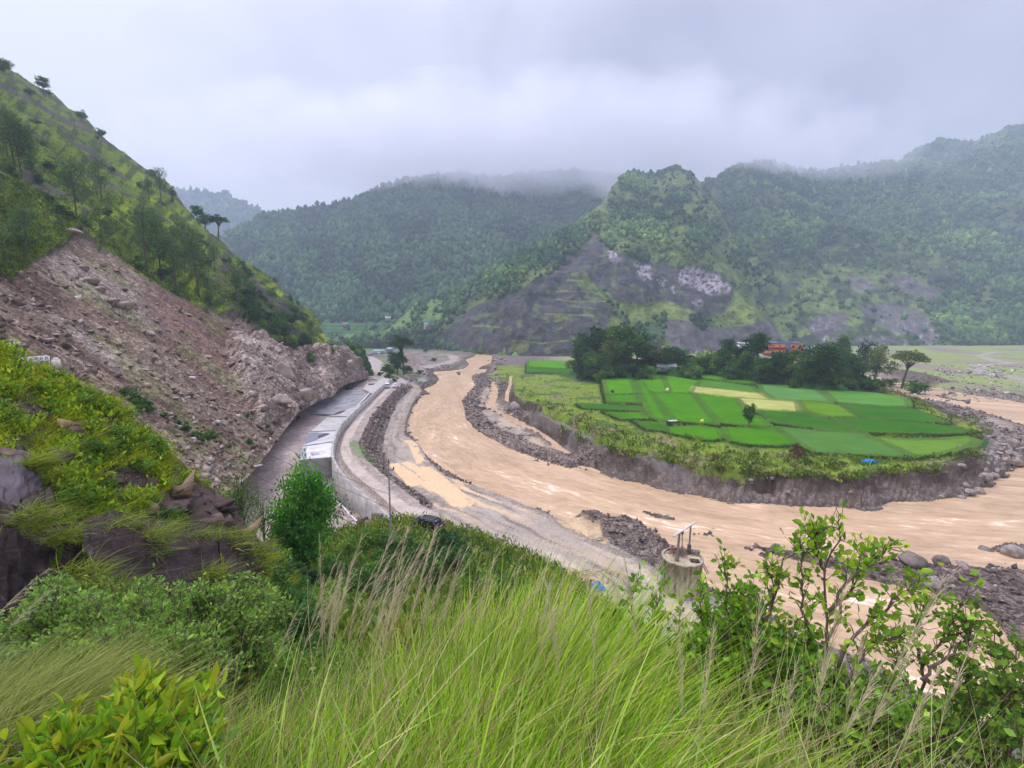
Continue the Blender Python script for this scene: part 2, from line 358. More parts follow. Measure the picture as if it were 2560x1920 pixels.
isl(c4((1915, 1405), (1960, 1400), (1995, 1430), (1960, 1450)), .35, e=.5)
isl(c3((1380, 575), (1430, 570), (1445, 590), (1400, 600)), .3, e=.8)
isl(c4((410, 790), (560, 830), (760, 890), (960, 945), (1085, 968), (960, 962), (740, 910), (560, 855)), .12, e=.5, amp=1.0)
isl(c5((1440, 640), (1600, 670), (1800, 715), (1680, 708), (1500, 665)), .4, e=1)
isl(c8((540, 320), (640, 300), (1000, 370), (1200, 395), (1440, 375), (1700, 405), (2212, 425), (2600, 440), (3000, 520), (2900, 1000), (2500, 1040), (2212, 950), (2050, 880), (1980, 760), (1900, 690), (1600, 590), (1300, 540), (950, 430), (740, 380), (600, 345)), .9, cGravelD*1.2, e=1.2)
isl(c8((1920, 300), (2050, 260), (2300, 280), (2300, 380), (2100, 370)), .4, e=.8)
# right-hand shore below the upstream reach
rs = Gp(c5((1450, 690), (1750, 770), (2000, 850), (2212, 930), (2212, 1200), (2050, 1250), (1950, 1290), (1700, 1170), (1850, 1080), (1900, 900), (1700, 820)), 1.2)
put(sstep(-2, 3, sdist(X, Y, rs, 20))*(1-mg), (.17, .145, .13), stony=1.2)
put(sstep(-2, 3, sdist(X, Y, Gp(c5((1500, 690), (1800, 780), (1900, 900), (2212, 1000), (2212, 900), (1950, 820)), 1), 20))*(1-mg)*.7, (.25, .205, .165), stony=.5)
# winding pale track and white stones on the far plain
for ln, wd, cc in ((cR((2074, 1500), (2070, 1500)), 1, cTrack),): pass
d = -sdist(X, Y, Gp(c5((2000, 310), (1850, 340), (2000, 385), (2110, 400), (1880, 415), (1820, 440), (1900, 475), (2100, 500), (2230, 530), (2400, 600)), 1.6), 20, False); put(sstep(5, 2.5, d+wob*.5), (.27, .245, .215), stony=.3)
d = sdist(X, Y, Gp(c5((1080, 470), (1250, 455), (1400, 480), (1560, 520), (1600, 560), (1400, 560), (1200, 510)), 2.0), 20); put(sstep(-3, 2, d), cGravelD*1.2, stony=1); lift(sstep(-6, 6, d), 3.2)

# ---- west side: benches at three levels
westlev = 0.8+4.1*sstep(84, 104, Y-X*.25)
wp = Gp(c3((960, 640), (880, 600), (740, 560), (800, 500), (760, 460), (700, 440), (640, 430)), 5).tolist()+[[-140, 330], [-200, 200], [-160, 60], [-60, 30]]+Gp([(560, 1400), (700, 1400), (900, 1330)], 1).tolist()+Gp(c3((850, 1650), (700, 1530), (520, 1370), (450, 1270), (440, 1180), (480, 1050), (600, 880), (740, 760), (890, 620)), 4.8).tolist()
dw = sdist(X, Y, wp, 25); lift(sstep(-.5, .5, dw), westlev+fbm(X, Y, 8, 3, seed=31)*.12); put(sstep(-.5, .5, dw), (.245, .20, .18), stony=.35)
put(sstep(-.5, .5, dw)*sstep(.05, .3, fbm(X, Y, 11, 4, seed=32))*.7, (.30, .25, .22))
# road A beside the slab (upper bench)
rdA = Gp(c3((1000, 660), (950, 650), (840, 750), (700, 900), (640, 1010), (580, 1130), (620, 1240), (760, 1370), (950, 1520), (1060, 1600)), 4.8).tolist()+Gp([(1110, 1285), (1190, 1330), (1120, 1360), (1030, 1330)], 4.2).tolist()+Gp(c3((850, 1660), (700, 1530), (520, 1370), (450, 1270), (430, 1180), (470, 1060), (590, 890), (740, 770), (885, 628)), 4.8).tolist()
dA = sdist(X, Y, rdA, 25); mA = sstep(-.3, .3, dA)
lift(sstep(-5.5, -.2, dA)*(1-sstep(-.5, .5, dw)), 4.7); lift(mA, 4.75)
# dark rubble embankment between road A and the lower track
put(sstep(-9, -5, dA)*(1-sstep(-.3, .1, dA))*(1-sstep(-.5, .5, dw))*sstep(300, 200, Y), cGravelD*1.35, stony=1.35)
sA, tA = st_line(X, Y, Gp(c3((920, 635), (790, 760), (650, 895), (560, 1030), (510, 1150), (540, 1260), (640, 1370), (820, 1520), (960, 1620)), 4.8))
put(mA, cRoad, stony=.08, wet=0)
stA = fbm(sA*.12, tA, 1.1, 3, seed=33); put(mA*sstep(.0, .5, stA), (.33, .275, .24)); put(mA*sstep(.15, .4, fbm(X, Y, 6, 4, seed=34))*sstep(78, 66, Y), (.52, .40, .285), wet=.25)
# green patch on the embankment
d = sdist(X, Y, Gp(cS((1020, 400), (1060, 440), (1300, 620), (1420, 700), (1400, 720), (1180, 620), (1080, 560), (1030, 480)), 4), 8); put(sstep(-.4, .5, d+wobF*.3), (.05, .15, .025), stony=.05, grassy=1)
# road going up the valley towards the sheds
d = -sdist(X, Y, Gp(c3((960, 640), (860, 590), (800, 560), (780, 520), (740, 480), (690, 450), (640, 440)), 5), 25, False); lift(sstep(9, 5, d), 4.8); put(sstep(5.5, 4.2, d+wobF*.5), (.32, .28, .255), stony=.2)
# west gravel works by the upper bend
gw = Gp(cV((700, 560), (900, 540), (1250, 570), (1500, 600), (1590, 680), (1500, 740), (1300, 760), (1100, 760), (1000, 860), (900, 1000), (1000, 1060), (760, 980), (620, 880), (560, 720), (620, 640)), 2.5)
d = sdist(X, Y, gw, 25); lift(sstep(-4, 3, d), 2.6+fbm(X, Y, 16, 4, seed=35)*1.1); put(sstep(-3, 1, d), (.19, .155, .15), stony=.8)
put(sstep(-3, 1, d)*sstep(.1, .3, fbm(X, Y, 18, 4, seed=36)), (.10, .12, .055), stony=.3)
d = -sdist(X, Y, Gp(cV((880, 830), (1000, 760), (1150, 730), (1330, 700), (1450, 650), (1380, 600), (1200, 590)), 2.8), 20, False); put(sstep(5, 3, d), (.29, .25, .225), stony=.1)
d = sdist(X, Y, Gp(cV((720, 600), (800, 590), (900, 700), (880, 800), (800, 780), (740, 700)), 4), 20); lift(sstep(-5, 7, d), 9); put(sstep(-3, 1, d), (.19, .14, .12), stony=.5)
d = sdist(X, Y, Gp(c3((820, 500), (900, 510), (960, 560), (940, 610), (880, 600), (830, 560)), 5), 20); lift(sstep(-4, 5, d), 6.2); put(sstep(-3, 2, d), (.065, .115, .03), stony=.1, grassy=1)
d = sdist(X, Y, Gp(cV((905, 940), (960, 925), (1015, 950), (1010, 990), (960, 1000), (920, 970)), .6), 10); lift(sstep(-1.5, .5, d), .35); put(sstep(-1, .2, d), (.20, .24, .185), wet=.8, stony=0)
# gravel shore between track and river + lower track B
shW = sstep(6, 1, np.abs(dr+2.5))*(X < 20)
put(shW*.8, cGravelD*1.35, stony=1.3); lift(shW*sstep(-.3, -2.5, dr)*.7, 1.5+.5*fbm(X, Y, 3, 3, seed=38))
tb = Gp(c3((1000, 640), (1060, 700), (960, 800), (900, 930), (860, 1050), (850, 1180), (880, 1250), (900, 1360)), 1.4).tolist()+Gp([(1040, 1215), (1100, 1258)], 1.4).tolist()+Gp(c7((700, 140), (840, 215), (900, 240), (1180, 330), (1500, 450), (1800, 600), (2000, 850), (2212, 1010), (2500, 1300)), 1.6).tolist()+[[22, 12], [30, 18]]+Gp(c8((640, 800), (480, 700), (330, 640), (170, 590), (130, 540)), 1.6).tolist()+Gp(c4((1370, 1600), (1200, 1480), (1000, 1370), (700, 1230), (400, 1090), (0, 960)), 1.5).tolist()+Gp(c3((1130, 1270), (1060, 1130), (950, 1070), (970, 950), (1020, 820), (1100, 720), (1080, 680)), 1.4).tolist()
dB = sdist(X, Y, tb, 20); mB = sstep(-.9, .5, dB+wobF*.35)
sB, tB = st_line(X, Y, Gp(c3((1060, 690), (1020, 780), (940, 930), (910, 1080), (960, 1230), (1120, 1360), (1330, 1500))+c4((300, 1150), (600, 1270), (900, 1400), (1200, 1560))+c8((0, 700), (300, 950)), 1.5))
lift(sstep(-2, .5, dB), 1.55)
put(mB, cTrack, stony=.15, wet=0)
strk = fbm(sB*.07, tB+fbm(sB, tB, 14, 2, seed=41)*1.4, 1.15, 4, .6, seed=42); wid = sstep(-70, 40, X+(100-Y))
put(mB*sstep(.05, .35, strk)*.9, (.165, .135, .12), stony=.4)
strk2 = .16*fbm(X, Y, 1.3, 3, .6, 47)+fbm(sB*.09, tB+fbm(sB, tB, 10, 2, seed=43)*1.2, 1.7, 3, .5, seed=44)
pz = sstep(-.05, -.3, strk2)*mB*(sstep(118, 92, Y)*sstep(62, 76, Y)+.25*sstep(66, 50, Y))
put(np.clip(pz, 0, 1)*.95, cPud, wet=.75, stony=0); lift(pz*.6, 1.42)
for ln, wd in ((cS((1770, 345), (1830, 380), (1870, 480), (1910, 560), (1940, 640)), .15), (c3((1130, 1340), (1250, 1440), (1350, 1530), (1440, 1600)), 1.5), (c3((900, 1300), (960, 1360), (1050, 1460)), .45), (c3((1000, 1290), (1060, 1330)), .9)):
    d = -sdist(X, Y, Gp(ln, 1.5), 8, False); m = sstep(wd, wd*.6, d+wobF*.35); put(m, cPud, wet=.8, stony=0)
# light dusty driving line on the wide road
put(mB*sstep(62, 52, Y)*sstep(-.1, .4, fbm(sB*.05, tB, 2.4, 3, seed=45))*.8, (.43, .36, .285))
# dark spoil heaps by the well
for pts, hh in ((c4((840, 1175), (1000, 1180), (1075, 1215), (1000, 1225), (850, 1222)), 1.1), (c4((940, 1290), (1020, 1245), (1120, 1225), (1235, 1240), (1330, 1310), (1440, 1370), (1450, 1420), (1360, 1500), (1290, 1500), (1220, 1420), (1100, 1370), (960, 1330)), 2.3)):
    d = sdist(X, Y, Gp(pts, .8), 12); lift(sstep(-1.2, 3, d+wobF*.5), hh+.35*fbm(X, Y, 1.6, 3, seed=46)); put(sstep(-.8, .4, d+wobF*.5), cGravelD*1.3, stony=1.2)
pw = Gp(c4((700, 1190), (840, 1200), (940, 1240), (960, 1330), (1000, 1370), (900, 1330), (780, 1270)), .9); d = sdist(X, Y, pw, 10); lift(sstep(-1, .5, d), .22); put(sstep(-.6, .4, d+wobF*.4), (.47, .35, .21), wet=.4, stony=.1)

# ---- wooded knoll behind the paddies
kf = Gp([(1395, 920), (1460, 938), (1560, 950), (1700, 944), (1850, 962), (1990, 978), (2120, 985), (2200, 966)], 5); kb = kf+np.array([[22, 52]])+np.array([[0, 0]])
kn = kf.tolist()+kb[::-1].tolist(); dk = sdist(X, Y, kn, 40)
lift(sstep(-4, 20, dk), 12.5+sstep(60, -10, X)*4); put(sstep(-6, -1, dk+wob), (.045, .10, .025), stony=0, grassy=1)

# ---- the paddies
PAD = []
def field(pts, z, col, var=.0): PAD.append((Gp(pts, z), z, np.array(col)))
gA = (.048, .165, .003); gB = (.062, .20, .004); gC = (.030, .115, .006); gD = (.085, .185, .008); gE = (.06, .17, .02); gT = (.33, .34, .10); gF = (.10, .20, .022)
field(c4((1005, 362), (1165, 352), (1205, 450), (1028, 456)), 4.7, gB); field(c4((1030, 464), (1210, 460), (1228, 505), (1040, 500)), 4.5, gA)
field(c4((1182, 335), (1215, 335), (1300, 450), (1400, 600), (1375, 618), (1290, 588), (1255, 500)), 4.6, gA)
field(c4((1228, 330), (1358, 338), (1403, 440), (1312, 444), (1265, 425)), 5.0, gB); field(c4((1376, 338), (1592, 375), (1540, 446), (1416, 445)), 5.0, gB)
field(c4((1312, 450), (1548, 455), (1610, 535), (1700, 640), (1560, 628), (1440, 612), (1335, 490)), 4.6, gA)
field(c4((1605, 368), (1720, 378), (1925, 410), (1962, 445), (1720, 418), (1575, 402)), 5.2, gE)
field(c4((1560, 408), (1720, 424), (1968, 452), (2040, 488), (1890, 478), (1700, 462), (1545, 440)), 5.0, gT)
field(c4((1825, 478), (1900, 482), (2190, 502), (2210, 560), (2050, 553), (1890, 546)), 4.9, gT)
field(c4((1562, 450), (1700, 465), (1810, 478), (1880, 560), (1950, 592), (2040, 655), (1870, 645), (1725, 632), (1650, 560)), 4.5, gA)
field(c5((98, 768), (460, 792), (640, 842), (960, 945), (700, 930), (230, 870)), 4.5, gC)
field(c5((430, 702), (560, 712), (760, 738), (910, 825), (800, 824), (690, 828), (600, 810), (480, 775)), 4.9, gD)
field(c5((785, 738), (1290, 765), (1330, 766), (1480, 815), (1590, 865), (1250, 855), (925, 830)), 4.7, gC)
field(c5((700, 842), (920, 842), (1250, 868), (1500, 885), (1730, 920), (1800, 942), (1560, 958), (1300, 955), (985, 945)), 4.4, gC)
field(c5((625, 616), (860, 625), (1060, 640), (1290, 690), (1305, 742), (1130, 746), (860, 720), (725, 708)), 5.2, (.075, .20, .03))
field(c5((125, 572), (350, 590), (570, 612), (705, 715), (560, 702), (230, 684), (140, 620)), 5.3, (.08, .20, .045))
field(c5((250, 908), (500, 930), (960, 965), (1005, 992), (1180, 1070), (1345, 1143), (1000, 1135), (560, 1108), (480, 1065)), 4.2, (.06, .15, .026))
field(c5((1015, 988), (1300, 1008), (1560, 1002), (1760, 986), (1840, 1012), (1815, 1050), (1560, 1122), (1362, 1140), (1200, 1070)), 4.1, gF)
field(c4((1745, 662), (1900, 662), (2055, 668), (2120, 710), (2190, 762), (2050, 772), (1900, 765), (1762, 738)), 4.2, gA)
field(c4((1392, 660), (1600, 652), (1718, 672), (1745, 730), (1650, 740), (1500, 715), (1400, 690)), 4.2, gA)
field(c4((1205, 622), (1370, 632), (1385, 680), (1290, 676)), 4.2, gC)
field(c4((860, 512), (1220, 530), (1240, 558), (900, 542)), 4.2, gC); field(c4((1022, 566), (1240, 568), (1262, 605), (1120, 608)), 4.2, gA)
field(c4((540, 247), (700, 250), (850, 268), (860, 300), (540, 285)), 3.4, gB); field(c4((540, 290), (860, 305), (870, 322), (540, 318)), 3.3, gC)
field(c4((1450, 330), (1560, 318), (1700, 342), (1925, 376), (1920, 388), (1700, 366), (1590, 352)), 5.6, gB)
field(c4((1980, 392), (2060, 390), (2212, 405), (2212, 420), (2050, 410)), 5.4, gE)
dF = np.full(X.shape, -40.); FI = np.full(X.shape, -1)
for i, (pw_, z, c) in enumerate(PAD):
    d = sdist(X, Y, pw_, 6); k = d > dF; dF = np.where(k, d, dF)
    m = sstep(-.25, .15, d+wobF*.12); lift(sstep(-.6, .0, d), z); put(m, c*(1+.10*fbm(X, Y, 11, 3, seed=50+i)[:, None]), stony=.0, wet=0, grassy=.6); FI = np.where(d > -.1, i, FI)
bd = sstep(-2.6, -.9, dF)*(1-sstep(-.15, .15, dF)); put(bd*.97, (.026, .062, .010), stony=.05, grassy=1); lift(bd*sstep(-.35, -.6, dF)*.0, Z)
Z = Z+.5*np.exp(-((dF+.55)/.42)**2)*(dF > -1.8)

# ---- our own hillside: falls from the camera's feet to the road
TO = np.array([(-70, 20), (-60, 38), (-45, 47), (-27, 57), (-10, 60.5), (0, 58), (6, 52), (10.5, 46), (12, 38), (14, 28), (19, 18), (30, 8), (60, -5)], float)
_a = np.arctan2(TO[:, 0], TO[:, 1]); toaz = np.linspace(_a[0], _a[-1], 400); toR = np.interp(toaz, _a, np.hypot(TO[:, 0], TO[:, 1])); toR = np.convolve(np.pad(toR, 20, 'edge'), np.ones(41)/41, 'valid')
def near_h(x, y, zt):
    a = np.arctan2(x, y); r = np.hypot(x, y); Rt = np.interp(a, toaz, toR); t = np.clip(1-r/Rt, 0, 1)
    ex = np.interp(a, [R_(-45), R_(-15)], [.8, 1.8]); z1 = zt+(28.2-zt)*t**ex; z2 = 28.2-.55*np.minimum(r, 7)-1.4*np.maximum(r-7, 0)
    k = np.clip((z1-z2)/1.2*.5+.5, 0, 1); return z2+(z1-z2)*k+1.2*k*(1-k)*.5, r-Rt
Rr = np.hypot(X, Y); hN, dN = near_h(X, Y, np.interp(np.arctan2(X, Y), [R_(-40), R_(-25), R_(-14), R_(6)], [3.0, 3.5, 4.6, 1.6])); mN = sstep(1.0, -1.5, dN+wob*.5)
Z = np.where(dN < 2, Z*(1-mN)+hN*mN+fbm(X, Y, 3.5, 4, seed=61)*.5*sstep(0, -6, dN)*sstep(0, 12, Rr), Z)
put(mN, (.05, .075, .022), stony=.1, wet=0, grassy=1); put(mN*sstep(.1, .4, fbm(X, Y, 5, 4, seed=62)), (.11, .09, .07), stony=.6)
Z = Z+fbm(X, Y, 1.6, 3, seed=63)*.10*K[:, 1]

def gz(x, y):
    "ground height at any point, read from the sheet"
    x = np.asarray(x, float); y = np.asarray(y, float)
    fa = np.clip((np.arctan2(x, y)-AZ0)/(AZ1-AZ0)*(NAZ-1), 0, NAZ-1.001); fr = np.clip(np.log(np.maximum(np.hypot(x, y), RMIN)/RMIN)/math.log(RMAX/RMIN)*(NR-1), 0, NR-1.001)
    i = fr.astype(int); j = fa.astype(int); a = fa-j; b = fr-i; Zg = Z.reshape(NR, NAZ)
    return lerp(lerp(Zg[i, j], Zg[i, j+1], a), lerp(Zg[i+1, j], Zg[i+1, j+1], a), b)
def gidx(x, y):
    fa = np.clip((np.arctan2(x, y)-AZ0)/(AZ1-AZ0)*(NAZ-1), 0, NAZ-1).astype(int); fr = np.clip(np.log(np.maximum(np.hypot(x, y), RMIN)/RMIN)/math.log(RMAX/RMIN)*(NR-1), 0, NR-1).astype(int)
    return fr*NAZ+fa
i = (np.arange(NR-1)[:, None]*NAZ+np.arange(NAZ-1)[None]).ravel(); FQ = np.stack([i, i+1, i+NAZ+1, i+NAZ], -1)
GV = np.stack([X, Y, Z], -1)
mG = mat_ground("valley_ground"); mPad = mat_ground("paddy_leaves", 5.0, .12)
def split(name, mask, mat, **kw):
    "the faces of the sheet picked by mask as an object of their own"
    f = FQ[mask]; u, inv = np.unique(f, return_inverse=True)
    return tag(ob(name, mk(name, GV[u], inv.reshape(-1, 4), mat, C[u], K[u], smooth=True)), **kw)
fi = FI[FQ].min(1); roadm = (dA[FQ].min(1) > 0) & (dN[FQ].max(1) > 0); trkm = (dB[FQ].min(1) > 0) & ~roadm & (fi < 0) & (dN[FQ].max(1) > 0)
split("paddy_fields", fi >= 0, mPad, kind="structure")
split("road", roadm, mG, kind="structure"); split("dirt_track", trkm, mG, kind="structure")
split("ground", ~(roadm | trkm | (fi >= 0)), mG, kind="structure")

# ---- muddy river: one sheet of water
wm, n, b = mat_new("muddy_water")
NRV = 700; _t = np.linspace(-1, 1, NRV); wx = 900*np.sign(_t)*np.abs(_t)**1.9; wy = -40+1300*(np.arange(NRV)/(NRV-1.))**2.0
GX, GY = np.meshgrid(wx, wy); wz = np.zeros(GX.size)
i = (np.arange(NRV-1)[:, None]*NRV+np.arange(NRV-1)[None]).ravel()
tcn = n.nodes.new("ShaderNodeTexCoord").outputs['Object']
mpn = n.nodes.new("ShaderNodeMapping"); mpn.inputs['Scale'].default_value = (1, .55, 1); n.links.new(attr(n, "Msk").outputs['Vector'], mpn.inputs[0]); mpn.inputs['Scale'].default_value = (.30, 1.0, 1)
rs_, rt_ = st_line(GX.ravel(), GY.ravel(), Gp([(1190, 885), (1180, 935), (1110, 975), (1090, 1050), (1130, 1105), (1240, 1165), (1420, 1215), (1700, 1290), (1950, 1330), (2300, 1360), (2560, 1380), (3000, 1420)], 0)); FLOW = np.stack([rs_, rt_, rt_*0], -1)
f1, r1 = noise_fac(n, .16, 0, 1, 6, mpn.outputs[0], .62); f2, r2 = noise_fac(n, .9, 0, 1, 6, mpn.outputs[0], .7)
rampn = n.nodes.new("ShaderNodeValToRGB"); el = rampn.color_ramp.elements
el[0].position = .22; el[0].color = (.34, .225, .13, 1); el[1].position = .60; el[1].color = (.52, .36, .225, 1)
q = el.new(.71); q.color = (.60, .41, .25, 1); q = el.new(.77); q.color = (.78, .66, .52, 1)
mxn = n.nodes.new("ShaderNodeMath"); mxn.operation = 'MULTIPLY_ADD'; n.links.new(r2, mxn.inputs[0]); mxn.inputs[1].default_value = 1.35; 
ms2 = n.nodes.new("ShaderNodeMath"); ms2.operation = 'MULTIPLY_ADD'; n.links.new(r1, ms2.inputs[0]); ms2.inputs[1].default_value = 1.1; ms2.inputs[2].default_value = -.73
n.links.new(ms2.outputs[0], mxn.inputs[2]); n.links.new(mxn.outputs[0], rampn.inputs[0]); n.links.new(rampn.outputs[0], b.inputs['Base Color'])
b.inputs['Roughness'].default_value = .32; b.inputs['Specular IOR Level'].default_value = .28
bp = n.nodes.new("ShaderNodeBump"); bp.inputs['Strength'].default_value = .8; bp.inputs['Distance'].default_value = .5; n.links.new(r2, bp.inputs['Height']); n.links.new(bp.outputs[0], b.inputs['Normal'])
tag(ob("river", mk("river", np.stack([GX.ravel(), GY.ravel(), wz], -1), np.stack([i, i+1, i+NRV+1, i+NRV], -1), wm, msk=FLOW)), kind="structure")
# ================================================================ MOUNTAINS
mHill = mat_ground("hillside", 3.2, .06); mFar = mat_attr("far_hillside", .95, (.55, 1.4), .09, bump=1.0, bdist=7)
mRock = mat_attr("rock", .85, (.55, 1.3), 1.6, bump=.8, bdist=.25)
def cr(pts, u): a = np.array(pts, float); return np.interp(u, a[:, 0], a[:, 1])
def line_mask(u, v, pts, w, nz=0):
    return sstep(w, w*.4, sdist(u, v, pts, w*3, False)*-1+nz)
def hill(name, crest, base, u0, u1, nu, nw, slope, amp, size, jag, seed, cap=2600, dbase=None, wpow=1.0):
    u = np.linspace(u0, u1, nu); vc = cr(crest, u)+jag*fbm(u, u*0, 45, 5, .6, seed); vb = cr(base, u); db = cr(dbase, u)
    e = np.tan(np.arctan((960-vc)/F)-PITCH); zb = H+db*np.tan(np.arctan((960-vb)/F)-PITCH)
    dc = np.minimum((H-zb+slope*db)/np.maximum(slope-e, .08), cap); dc = np.maximum(dc, db+3)
    k = np.ones(31)/31; dc = np.convolve(np.pad(dc, 15, 'edge'), k, 'valid')
    Bp = PX(u, vb, db/1.0); Cp = PX(u, vc, dc); Bp[:, 2] -= 3
    w = np.linspace(0, 1, nw)**wpow
    P = Bp[None]+(Cp-Bp)[None]*w[:, None, None]
    x, y, z = P[..., 0].ravel(), P[..., 1].ravel(), P[..., 2].ravel()
    q = ridged(x+y*.25, z*.55+y*.35, size, 4, seed)*.6+fbm(x, z+y*.3, size*.4, 4, .55, seed+1)*.5
    env = np.repeat(np.sin(np.pi*np.clip(w, 0, 1)**.9)**.7, nu)
    hd = np.stack([x, y-0], -1); hd /= np.linalg.norm(hd, axis=1, keepdims=True)
    P = P.reshape(-1, 3).copy(); dsp = -amp*q*env
    P[:, 0] += hd[:, 0]*dsp*.75; P[:, 1] += hd[:, 1]*dsp*.75; P[:, 2] -= dsp*.45
    back = []
    for kk, (dd, dz) in enumerate(((25, -6), (90, -45), (300, -260))):
        b_ = Cp.copy(); h2 = Cp[:, :2]/np.linalg.norm(Cp[:, :2], axis=1, keepdims=True); b_[:, :2] += h2*dd; b_[:, 2] += dz; back.append(b_)
    V = np.concatenate([P]+back); n = nw+3
    i = (np.arange(n-1)[:, None]*nu+np.arange(nu-1)[None]).ravel(); Fq = np.stack([i, i+1, i+nu+1, i+nu], -1)
    uu, vv, dd = proj(V)
    return V, Fq, uu, vv, q, nu, nw
def crowns(name, V, Fq, dens, cols, rmin, rmax, n, seed, mat, tall=1.0, sub=1):
    "an unbroken far wood: many leafy crowns as one mesh"
    r = np.random.default_rng(seed); fc = Fq; u, v, d = proj(V)
    e1 = np.stack([u[fc[:, 1]]-u[fc[:, 0]], v[fc[:, 1]]-v[fc[:, 0]]], -1); e2 = np.stack([u[fc[:, 3]]-u[fc[:, 0]], v[fc[:, 3]]-v[fc[:, 0]]], -1)
    area = np.abs(e1[:, 0]*e2[:, 1]-e1[:, 1]*e2[:, 0])
    vis = (u[fc[:, 0]] > -120) & (u[fc[:, 0]] < 2680)
    p = area*dens[fc[:, 0]]*vis+1e-9; p /= p.sum()
    k = r.choice(len(fc), n, p=p); a, b = r.random((2, n, 1)); P = V[fc[k, 0]]+(V[fc[k, 1]]-V[fc[k, 0]])*a+(V[fc[k, 3]]-V[fc[k, 0]])*b
    s = rmin+(rmax-rmin)*r.random(n)**1.7*1.15; h = r.uniform(.65, 1.25, n)*tall
    Vs, Fs, Cs = [], [], []; off = 0
    tmpl = [ico(sub, .6, q) for q in range(4)]; pick = r.integers(0, 4, n)
    ci = r.random(n)
    for t in range(4):
        m = pick == t; ang = r.uniform(0, 6.28, m.sum()); M = rotz(ang, s[m]); M[:, 2, 2] *= h[m]
        big = fbm(P[m][:, 0]+P[m][:, 1]*.3, P[m][:, 2]*1.3, 110, 4, .55, seed+40); cc = np.asarray(cols)[np.clip((ci[m]*.55+.24+.9*big)*len(cols), 0, len(cols)-1).astype(int)]*r.uniform(.6, 1.35, (m.sum(), 1))*(1+.45*big)[:, None]
        v_, f_, c_ = inst(tmpl[t][0], tmpl[t][1], P[m]+np.array([0, 0, .55])*(s[m]*h[m])[:, None], M, cc)
        Vs.append(v_); Fs.append(f_+off); Cs.append(c_*r.uniform(.75, 1.25, (len(c_), 1))); off += len(v_)
    return tag(ob(name, mk(name, np.concatenate(Vs), np.concatenate(Fs), mat, np.concatenate(Cs))), kind="stuff")
mCrown = mat_attr("far_leaves", .9, (.6, 1.4), .35, bump=1.0, bdist=1.5)
dgreen = [(.020, .055, .026), (.028, .075, .03), (.038, .092, .034), (.055, .115, .036)]
mgreen = [(.035, .085, .032), (.05, .11, .034), (.075, .14, .036), (.10, .16, .036)]

# far-left ridge
V, Fq, uu, vv, q, nu, nw = hill("far_ridge", [(250, 500), (440, 478), (520, 482), (580, 494), (620, 512), (660, 533), (760, 560), (900, 600)], [(200, 880), (900, 880)], 250, 900, 260, 120, .9, 50, 300, 5, 3, 2600, [(200, 1500), (900, 1500)])
C_ = np.array((.05, .075, .035))+np.zeros((len(V), 3)); tag(ob("far_ridge", mk("far_ridge", V, Fq, mFar, C_, smooth=True)), kind="structure")
crowns("far_ridge_forest", V, Fq, np.ones(len(V)), dgreen, 6, 13, 5000, 11, mCrown, 1.4)
# mountain closing the valley, its top in cloud
V, Fq, uu, vv, q, nu, nw = hill("mid", [(430, 640), (560, 590), (660, 536), (750, 525), (830, 510), (900, 492), (960, 466), (1000, 452), (1050, 444), (1110, 436), (1150, 428), (1190, 440), (1240, 445), (1290, 436), (1330, 430), (1400, 425), (1500, 430), (1600, 440), (1800, 470), (2000, 520)], [(400, 866), (2000, 866)], 430, 1950, 560, 300, .62, 60, 330, 7, 5, 1700, [(400, 760), (900, 700), (1250, 690), (1800, 900)])
n_ = fbm(uu, vv, 60, 4, seed=71); terr_ = sstep(790, 812, vv+n_*9)*sstep(1290, 1120, uu)
C_ = np.tile((.042, .07, .032), (len(V), 1)); C_ = lerp(C_, np.array((.075, .115, .045)), sstep(.05, .35, n_)[:, None]*.7)
C_ = lerp(C_, np.array((.06, .14, .045)), terr_[:, None]); st_ = sstep(.3, .5, np.sin(vv*.72+n_*3))*terr_; C_ = lerp(C_, np.array((.03, .075, .028)), st_[:, None])
lg = sstep(-2, 2, sdist(uu, vv, cV((0, 400), (40, 290), (150, 240), (330, 150), (640, 140), (660, 230), (600, 300), (540, 330), (430, 300), (200, 330)), 8)); 
lg2 = sstep(-2, 2, sdist(uu, vv, c3((360, 300), (480, 290), (640, 250), (590, 330), (500, 345), (400, 330)), 8)); C_ = lerp(C_, np.array((.15, .25, .06)), lg2[:, None])
tag(ob("mid_mountain", mk("mid_mountain", V, Fq, mFar, C_, smooth=True)), kind="structure")
crowns("mid_mountain_forest", V, Fq, 1-.93*np.maximum(terr_, lg2)*1.0, dgreen+mgreen[:1], 2.0, 5.6, 40000, 12, mCrown, 1.2)
# right-hand mountain
V, Fq, uu, vv, q, nu, nw = hill("right", [(1500, 560), (1700, 470), (1790, 447), (1830, 420), (1870, 408), (1910, 402), (1960, 410), (2010, 424), (2045, 432), (2080, 418), (2120, 412), (2180, 410), (2240, 404), (2270, 385), (2300, 370), (2350, 352), (2400, 350), (2440, 352), (2480, 335), (2520, 316), (2560, 312), (2700, 280), (2900, 250)], [(1500, 872), (1900, 868), (2100, 861), (2560, 857), (2900, 857)], 1560, 2860, 620, 360, .66, 95, 330, 8, 8, 1700, [(1500, 640), (1900, 640), (2200, 690), (2900, 720)])
n_ = fbm(uu, vv, 70, 5, seed=75); low = sstep(580, 690, vv+n_*60)*sstep(2420, 2250, uu+(vv-800)*.5)
C_ = np.tile((.036, .062, .03), (len(V), 1)); C_ = lerp(C_, np.array((.115, .165, .045)), (low*sstep(-.25, .2, n_))[:, None])
C_ = lerp(C_, np.array((.06, .10, .04)), (sstep(.1, .4, n_)*.6*(1-low))[:, None]); C_ = lerp(C_, np.array((.085, .125, .038)), (sstep(.05, .35, fbm(uu+vv*.4, vv, 120, 4, seed=79))*(1-low))[:, None]*.9)
rk = 0
